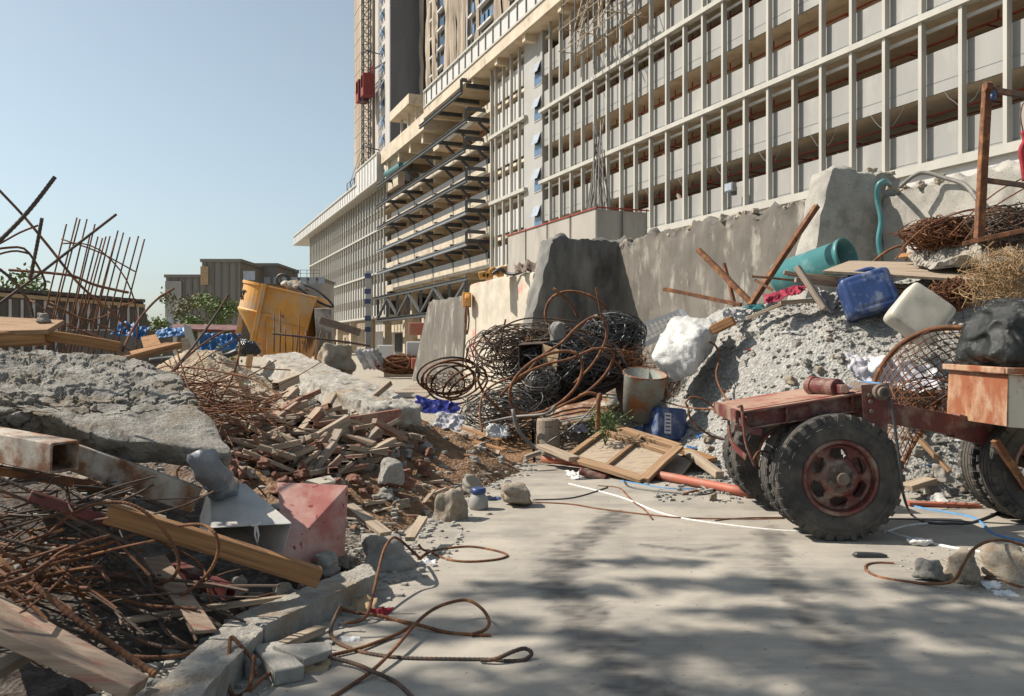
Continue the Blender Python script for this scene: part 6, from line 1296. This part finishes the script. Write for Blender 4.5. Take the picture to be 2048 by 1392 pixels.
mb = MB(); mb.lump([V((x0-.12, 6.62, 1.33)), V((x0+1.2, 6.62, 1.3)), V((x0+1.2, 7.5, 1.3)), V((x0-.10, 7.5, 1.33))], [V((x0+.06, 6.72, 1.86)), V((x0+1.2, 6.7, 1.94)), V((x0+1.2, 7.4, 1.94)), V((x0+.08, 7.4, 1.86))], .022, 5, lambda p, d: disp(.04, 2.0, 3)(p, d)+d.normalized()*(.075*(ridged(V((p.x*1.2+p.z*.5, p.y*.6, (p.z-p.x*.5)*.35)), 5.0, 3)-.5)), 130)
tag(mb.build('black_tarpaulin', M['black_bag'], smooth=True), 'shiny black tarpaulin bundle on top of the rusty sheet metal box', 'tarpaulin')

# ================================================================ timber panel, pipe, ropes, scraps
T = thing('timber_hatch', P(1250, 910, 10), 'framed timber panel lying tilted at the foot of the scrap heap', 'panel')
A, B_, C_, D_ = P(1136, 918, 10.1), P(1288, 964, 9.2), P(1358, 898, 10.0), P(1222, 856, 11.0)
slabq('sheet', [A, B_, C_, D_], .02, 'wood_pale', parent=T)
up = (B_-A).cross(D_-A).normalized(); up = up if up.z > 0 else -up
for a, b2, w_ in ((A, B_, .13), (B_, C_, .12), (C_, D_, .12), (D_, A, .08), (A*.5+D_*.5, B_*.45+C_*.55, .0), ((A+B_)/2, (C_+D_)/2, .05), (D_*.8+A*.2, C_*.8+B_*.2, .10)):
    if w_: plank('batten', a+up*.025, b2+up*.025, w_, .045, 'wood', parent=T, up=up)
rod('orange_pipe', [gp(1086, 917, .09), gp(1200, 932, .07), gp(1310, 949, .06), gp(1400, 966, .06), gp(1500, 986, .06)], .048, 'orangepipe', 'long orange-red plastic pipe lying from the panel to the trailer wheels', 'pipe', n=16, step=.3)
rod('red_tube', [P(1160, 942, 9.6), P(1212, 958, 9.5)], .045, 'redpaint', 'short dark red tube end under the timber panel', 'pipe', n=12)
def Z6(*q): return [gp(1200+x/2.415, 920+y/2.415, (k[0] if k else .008)) for x, y, *k in q]
for pts, r, m, l in (
  (Z6((-150, 115), (0, 152), (130, 190), (280, 252), (420, 286), (600, 312), (800, 335), (975, 348)), .010, 'rope_w', 'white rope lying across the road in front of the trailer'),
  (Z6((1370, 345), (1500, 380), (1560, 395), (1700, 425), (1800, 440), (1900, 455)), .014, 'rope_w', 'white rope with a knot right of the front wheel'),
  (Z6((1370, 352), (1480, 318), (1600, 305), (1650, 300)), .01, 'rope_w', 'thin pinkish cord from the tyre to the blue rope'),
  (Z6((-330, 205), (-140, 215), (0, 238), (250, 268), (420, 282), (700, 286), (890, 284)), .011, 'rust', 'thin brown cable stretched across the road'),
  (Z6((-10, 125), (90, 135), (135, 175), (170, 210), (215, 240), (255, 290)), .009, 'rust', 'frayed brown cord hooked across the white rope'),
  (Z6((-120, 95), (0, 90), (100, 85), (140, 130), (250, 150), (400, 165), (480, 170), (560, 158)), .012, 'cable', 'black hose beside the orange pipe'),
  (Z6((100, 100), (200, 118), (330, 138), (440, 140), (480, 140)), .01, 'rope_b', 'blue cord along the orange pipe'),
  (Z6((1470, 210), (1560, 235), (1680, 255), (1790, 275), (1850, 310), (1880, 345), (1950, 375), (2080, 400)), .013, 'rope_b', 'blue rope running under the trailer to the right edge'),
  ([gp(1065, 1000, .01), gp(1130, 998, .01), gp(1170, 990, .01), gp(1215, 975, .01)], .01, 'cable', 'dark cord lying from the flat-topped rock to the panel'),
  ([gp(1430, 1042, .008), gp(1500, 1036, .008), gp(1650, 1036, .008), gp(1850, 1040, .008), gp(2060, 1050, .008)], .008, 'cable', 'thin black cable beneath the trailer'),
):
    rod('rope' if 'rope' in l or 'cord' in l else 'cable', pts, r, m, l, 'rope' if 'rope' in l or 'cord' in l else 'cable', n=7, step=.06)
T = MB(); kk = gp(1840, 1083, .03); rnd = random.Random(4)
for i in range(7): c = kk+V((rnd.uniform(-.04, .04), rnd.uniform(-.03, .03), 0)); T.tube([c+V((.06*math.cos(a), .035*math.sin(a), .015*math.sin(a*2+i))) for a in [j*.7 for j in range(9)]], .011, 6, True)
tag(T.build('rope_knot', M['rope_w'], smooth=True), 'bunched knot in the white rope right of the front wheel', 'knot')
# hoses on the wall
a0 = fp(15.0, .0, 0, 12.93)
rod('hose', [P(1762, 512, 14.6), P(1757, 480, 14.6), P(1762, 440, 14.6), P(1755, 400, 14.6), P(1756, 372, 14.5), P(1766, 363, 14.5), P(1776, 366, 14.8), P(1780, 372, 15.6)], .045, 'teal', 'teal hose hooked over the top of the wall', 'hose', n=9)
rod('hose', [P(1800, 374, 14.4), P(1830, 350, 14.2), P(1855, 346, 14.1), P(1890, 356, 13.9), P(1930, 370, 13.6), P(1955, 400, 13.2)], .035, 'hose', 'grey hose looped over the right wall top', 'hose', n=9)
rod('wire', [P(1745, 525, 12.5), P(1770, 505, 12.3), P(1800, 492, 12.2), P(1812, 505, 12.2), P(1812, 520, 12.1)], .02, 'rust', 'bent rusty rod behind the flat pale board', 'rod', n=6)
# weed
rnd = random.Random(3); mb = MB(); c = gp(1212, 868, .25); c = V((c.x*.78, 9.9, .25)); c = P(1210, 850, 10.4); vs = []; fs = []
for i in range(330):
    p = c+V((rnd.gauss(0, .12), rnd.gauss(0, .1), rnd.gauss(.0, .10)+.1*rnd.random())); a = V((rnd.gauss(0, 1), rnd.gauss(0, 1), rnd.gauss(0, 1))).normalized(); e = a.orthogonal().normalized(); o = len(vs)
    vs += [p-a*.022, p+e*.012, p+a*.022, p-e*.012]; fs.append((o, o+1, o+2, o+3))
mb.add(vs, fs)
for i in range(9): mb.tube(spline([c-V((0, 0, .25)), c+V((rnd.gauss(0, .06), 0, -.05)), c+V((rnd.gauss(0, .16), rnd.gauss(0, .1), .2))], .06), .005, 4)
tag(mb.build('weed', M['leaf']), 'green weed growing between the wire heap and the timber panel', 'weed')
# blue capped jar
c = gp(957, 1019, 0); T = thing('plastic_jar', c, 'clear plastic jar with a blue lid on the road between the rocks', 'jar')
mb = MB(); mb.lathe(c, [(0, 0), (.075, .0), (.09, .03), (.085, .10), (.06, .14), (.055, .15)], n=24); mb.build('body', M['grey_panel'], T, smooth=True)
mb = MB(); mb.lathe(c, [(.055, .145), (.066, .15), (.07, .16), (.066, .195), (.05, .2), (0, .2)], n=24); mb.build('lid', M['bluep'], T, smooth=True)
# small litter on the ground
random.seed(31)
def litter(name, px, py, s_, m, label, cat, z=.02, cut=.5):
    p = S(px, py)+V((0, 0, z)); drape(name, p, (s_, 0, random.uniform(-.1, .1)*s_), (0, s_*.7, random.uniform(.1, .5)*s_), 12, 9, s_*.16, 3, m, label, cat, solid=.002, seed=px, cut=cut)
for px, py, s_, m, l, cat in ((988, 1000, .13, 'bluep', 'scrap of blue plastic beside the blue-lidded jar', 'plastic'), (857, 1131, .1, 'paper', 'white paper scrap on the road by the boulder', 'paper'), (640, 1217, .12, 'galv', 'grey metal shard beside the kerb under the arched bar', 'metal scrap'), (716, 1225, .2, 'carton', 'brown paper scrap beside the crimson rag', 'paper'),
      (1990, 1182, .14, 'paper', 'white torn paper at the lower right edge', 'paper'), (2010, 1192, .12, 'paper', 'flat white carton at the lower right edge', 'carton'), (1330, 880, .26, 'sack', 'white plastic bag under the small blue jerrycan', 'plastic'), (1292, 862, .2, 'paper', 'white paper heap left of the small blue jerrycan', 'paper'), (1390, 900, .2, 'bluetarp', 'blue and white wrapper right of the small blue jerrycan', 'wrapper'),
      (1430, 930, .3, 'paper', 'white plaster rag left of the trailer wheels', 'cloth'), (1265, 845, .14, 'redcloth', 'red net scrap between the weed and the jerrycan', 'net'), (1160, 862, .22, 'cloth', 'crumpled grey plastic beside the log stump', 'plastic'), (1150, 952, .2, 'rope_w', 'white tangled string left of the red tube', 'string'), (610, 1275, .14, 'stonegrey', 'flat grey shard by the kerb', 'shard'),
      (478, 1365, .1, 'paper', 'white paper by the tight loop of bar', 'paper'), (420, 1388, .09, 'paper', 'small white scrap at the bottom edge', 'paper'), (1200, 870, .1, 'cream', 'beige glove-like rag near the weed', 'cloth'), (610, 1345, .22, 'carton', 'brown torn cardboard on the road edge at the bottom', 'carton'), (130, 1128, .05, 'paper', 'tiny white scrap in the rebar tangle', 'paper'), (700, 1290, .09, 'paper', 'small pale chip on the road by the bars', 'chip'), (1500, 700, .08, 'redcloth', 'tiny red scrap on the left of the gravel mound', 'scrap'), (1690, 660, .07, 'redcloth', 'tiny red scrap high on the gravel mound', 'scrap')):
    litter('scrap', px, py, s_, m, l, cat, z=s_*.15)
for i in range(44):
    px = random.uniform(1130, 2020); py = random.uniform(850, 985) if px < 1800 else random.uniform(880, 1010)
    p = S(px, py); s_ = random.uniform(.05, .16)
    if 7.6 < p.y < 13:
        k = i % 4; o = drape(('paper_scrap', 'plastic_scrap', 'plastic_scrap', 'cloth_scrap')[k], p+V((0, 0, s_*.2)), (s_, 0, random.uniform(-.2, .3)*s_), (0, s_*.7, random.uniform(.1, .6)*s_), 10, 8, s_*.16, 3, ('paper', 'sack', 'bluetarp', 'redcloth')[k], ('torn white paper', 'crumpled pale plastic', 'scrap of blue plastic', 'scrap of red cloth')[k]+' among the litter at the foot of the mounds', ('paper', 'plastic', 'plastic', 'cloth')[k], solid=.002, seed=i, cut=.5); o['group'] = ('paper litter', 'pale plastic litter', 'blue plastic litter', 'red cloth litter')[k]+' at the foot of the mounds'
mb = MB(); p = gp(1742, 1112, .015); mb.lump([p+V((-.14, -.03, -.01)), p+V((.14, -.03, -.01)), p+V((.14, .04, -.01)), p+V((-.14, .04, -.01))], [p+V((-.13, -.02, .03)), p+V((.1, -.02, .02)), p+V((.1, .03, .02)), p+V((-.13, .03, .03))], .02, 4); tag(mb.build('sandal', M['cable'], smooth=True), 'dark rubber sole lying at the edge of the sandy patch', 'sole')
# sandy patch at lower right
mb = MB(); vs = []; fs = []; nx, ny = 70, 34; x0_, x1_, y0_, y1_ = 2.3, 4.6, 4.6, 6.35
for j in range(ny+1):
    for i in range(nx+1):
        x = x0_+(x1_-x0_)*i/nx; y = y0_+(y1_-y0_)*j/ny; e = sstep(2.55, 3.2, x+.12*fb((x, y, 0), 4))*(1-sstep(5.75, 6.15, y+.1*fb((x, y, 4), 4)))*sstep(4.75, 5.2, y-.25*(x-3.4)*-1+.1*fb((x, y, 7), 4))
        vs.append((x, y, -.02+e*.06+.02*e*fb((x, y, 2), 9)))
mb.add(vs, [(j*(nx+1)+i, j*(nx+1)+i+1, (j+1)*(nx+1)+i+1, (j+1)*(nx+1)+i) for j in range(ny) for i in range(nx)]); tag(mb.build('sand_patch', M['dust'], smooth=True), kind='structure')

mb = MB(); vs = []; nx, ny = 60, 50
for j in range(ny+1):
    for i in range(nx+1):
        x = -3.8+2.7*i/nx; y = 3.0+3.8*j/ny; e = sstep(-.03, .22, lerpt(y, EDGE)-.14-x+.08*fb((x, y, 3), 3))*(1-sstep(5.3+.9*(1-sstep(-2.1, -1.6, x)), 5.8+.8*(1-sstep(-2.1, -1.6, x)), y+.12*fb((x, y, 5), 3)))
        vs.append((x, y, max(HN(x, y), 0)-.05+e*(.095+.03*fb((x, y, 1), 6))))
mb.add(vs, [(j*(nx+1)+i, j*(nx+1)+i+1, (j+1)*(nx+1)+i+1, (j+1)*(nx+1)+i) for j in range(ny) for i in range(nx)]); tag(mb.build('soil', M['shade_ground'], smooth=True), kind='structure')  # ground sheet whose dark colour paints the shaded voids beneath slab and rebar
# ================================================================ loose chunks (things) and gravel (stuff)
random.seed(41)
for i in range(95):
    while 1:
        px = random.uniform(20, 1060); py = random.uniform(800, 1390); p = S(px, py)
        if H(p.x, p.y) > .03 and 3.3 < p.y < 12 and not (px < 460 and py < 960): break
    s_ = random.uniform(.05, .17)*(1+.25*(p.y-6)/4); rock(p, s_*1.2, s_, s_*.7, group='loose chunks on the left heap', label='small chunk of broken concrete half sunk in the left rubble heap')
for i in range(55):
    px = random.uniform(1380, 2040); py = random.uniform(860, 1010); p = S(px, py)
    if p.y > 12 or (p.y < 7.6): continue
    s_ = random.uniform(.06, .2); rock(p, s_*1.2, s_, s_*.75, group='loose chunks at the foot of the gravel mound', label='small grey chunk at the foot of the gravel mound behind the trailer')
for i in range(46):
    px = random.uniform(470, 1050); py = random.uniform(900, 1100); p = S(px, py)
    if H(p.x, p.y) < .02 or p.y > 12: continue
    a = random.uniform(-.6, 1.6); L = random.uniform(.08, .3); d = V((math.cos(a), math.sin(a), random.uniform(-.15, .3)))*L/2
    plank('splinter', p-d+V((0, 0, .03)), p+d+V((0, 0, .03)), random.uniform(.015, .05), random.uniform(.01, .03), random.choice(('wood_pale', 'wood_brick', 'wood_grey', 'wood')), 'small wood splinter scattered on the brown soil of the heap', 'splinter', group='splinters on the soil')
for i in range(34):
    px = random.uniform(1370, 2030); py = random.uniform(650, 1000); p = S(px, py)
    if p.y > 13 or p.y < 7.6: continue
    a = random.uniform(0, 3); L = random.uniform(.08, .34); d = V((math.cos(a), math.sin(a), random.uniform(-.2, .2)))*L/2
    plank('splinter', p-d+V((0, 0, .03)), p+d+V((0, 0, .03)), random.uniform(.012, .05), random.uniform(.01, .025), random.choice(('wood_pale', 'wood_brick', 'wood_grey', 'wood', 'cloth')), 'small stick lying on the slope of the gravel mound', 'stick', group='sticks on the gravel mound')
def gravel(name, n, region, label, szr, m, seed, dens=None):
    rnd = random.Random(seed); pv = []; 
    base = []
    for k in range(5):
        t = MB(); r2 = random.Random(k+3); c = [V((x*r2.uniform(.6, 1.1), y*r2.uniform(.6, 1.1), z*r2.uniform(.5, 1))) for z in (-1, 1) for x, y in ((-1, -1), (1, -1), (1, 1), (-1, 1))]
        t.lump([v*.5 for v in c[:4]], [v*.5 for v in c[4:]], .5, 7); base.append((t.v, t.f))
    vs = []; fs = []; cnt = 0; tries = 0
    while cnt < n and tries < n*8:
        tries += 1; x, y = region(rnd); h = H(x, y)
        if dens and rnd.random() > dens(x, y, h): continue
        z = max(HN(x, y), 0.004) ; s_ = szr[0]+(szr[1]-szr[0])*rnd.random()**4; a = rnd.uniform(0, 6.28); ca, sa = math.cos(a)*s_, math.sin(a)*s_; V_, F_ = rnd.choice(base); o = len(vs); fz = s_*rnd.uniform(.5, .8)
        for v in V_: vs.append((x+v.x*ca-v.y*sa, y+v.x*sa+v.y*ca, z+v.z*fz+fz*.2))
        fs += [tuple(q+o for q in f) for f in F_]; cnt += 1
    t = MB(); t.v = [V(v) for v in vs]; t.f = fs; t.m = [0]*len(fs)
    return tag(t.build(name, m), label, 'gravel', kind='stuff')
def left_reg(r): y = 3.2+11*r.random()**1.3; e = lerpt(y, EDGE); return (e+.15-r.random()**1.5*3.6, y)
gravel('gravel', 9000, left_reg, 'crushed grey concrete and pebbles strewn over the left heap', (.010, .075), M['stonegrey'], 1, lambda x, y, h: .2 if y < 5.6 and x < lerpt(y, EDGE)-.25 else (.3 if earth(x, y)[3] > .5 and earth(x, y)[0] < .3 else 1))
gravel('gravel', 11000, lambda r: (1.4+r.random()*5.6, 8.0+4.6*r.random()), 'grey gravel and lumps covering the right mound', (.008, .08), M['grav'], 2, lambda x, y, h: 1 if h > .05 else .4)
gravel('gravel', 900, lambda r: (r.uniform(-1.7, 6), r.uniform(3.3, 9)), 'fine dark grit scattered over the road', (.005, .014), M['hose'], 3, lambda x, y, h: max(.12, 1-abs(x-lerpt(y, EDGE))*1.5))
gravel('gravel', 900, lambda r: (r.uniform(2.6, 4.6), r.uniform(4.9, 6.2)), 'grit on the sandy patch at the lower right', (.006, .03), M['stonegrey'], 4)

gravel('rubble_chips', 900, lambda r: (lambda y: (lerpt(y, EDGE)+.02+r.random()**1.6*.45, y))(r.uniform(3.5, 7.5)), 'white and grey chips scattered along the road side of the kerb', (.008, .06), M['stonegrey'], 9)
# ================================================================ trees beside the road, left of the view, that dapple the foreground
def canopy(label, base, h, blobs, n, leaf, seed):
    rnd = random.Random(seed); T = thing('shade_tree', base, label, 'tree'); b = V(base); t = MB()
    t.tube(spline([b, b+V((.1, 0, h*.4)), b+V((0, .1, h*.75)), b+V((.2, 0, h))], .5), lambda u: .2*(1-.7*u), 9)
    for c, r in blobs: c = V(c); s = b+V((0, 0, h*rnd.uniform(.45, .8))); t.tube(spline([s, (s+c)/2+V((0, 0, .3)), c], .5), lambda u: .03*(1-.7*u), 6)
    t.build('trunk', M['bark'], T); mb = MB(); vs = []; fs = []; tot = sum(r[0]*r[1] for c, r in blobs)
    for c, r in blobs:
        for i in range(int(n*r[0]*r[1]/tot)):
            d = V((rnd.gauss(0, .5)*r[0], rnd.gauss(0, .5)*r[1], rnd.gauss(0, .35)*min(r))); p = V(c)+d
            a = V((rnd.gauss(0, 1), rnd.gauss(0, 1), rnd.gauss(0, .5))).normalized(); e = a.cross(V((0, 0, 1))+V((rnd.gauss(0, .4), rnd.gauss(0, .4), 0))).normalized(); s_ = leaf*rnd.uniform(.6, 1.3); o = len(vs)
            vs += [p-a*s_, p-a*s_*.2+e*s_*.4, p+a*s_, p-a*s_*.2-e*s_*.4]; fs.append((o, o+1, o+2, o+3))
    mb.add(vs, fs); mb.build('crown', M['leaf'], T)
cot = 1/math.tan(R(SUNEL)); hd = V((-1, .16, 0)).normalized()
def sh(x, y, z): return V((x, y, 0))+hd*cot*z+V((0, 0, z))     # crown point whose shadow falls on ground x, y
SH1 = [(-.6, 3.55, .9, .3), (.6, 3.4, .8, .35), (1.9, 3.7, .9, .35), (3.2, 3.9, .9, .45), (-.2, 4.45, .7, .16), (1.0, 4.2, .8, .24), (2.4, 4.6, .9, .26), (.1, 5.15, .6, .15), (1.5, 5.3, .8, .2), (2.9, 5.15, .6, .16), (1.3, 2.9, 1.4, .4), (3.6, 3.0, 1.2, .5), (-1, 2.9, 1.2, .4), (.9, 5.85, .5, .10), (1.5, 4.75, .5, .12)]
rnd = random.Random(5)
blA = []; blB = []
for i, (x, y, rx, ry) in enumerate(SH1):
    z = rnd.uniform(8.5, 10.5); (blA if i % 2 else blB).append((sh(x, y, z), (rx*1.0, ry*1.25)))
canopy('leafy shade tree standing beside the road left of the view', (-15, 0.5, 0), 9.5, blA, 1900, .12, 1)
canopy('second leafy shade tree beside the road nearer the camera', (-13.5, -1.0, 0), 9.2, blB, 1900, .12, 2)
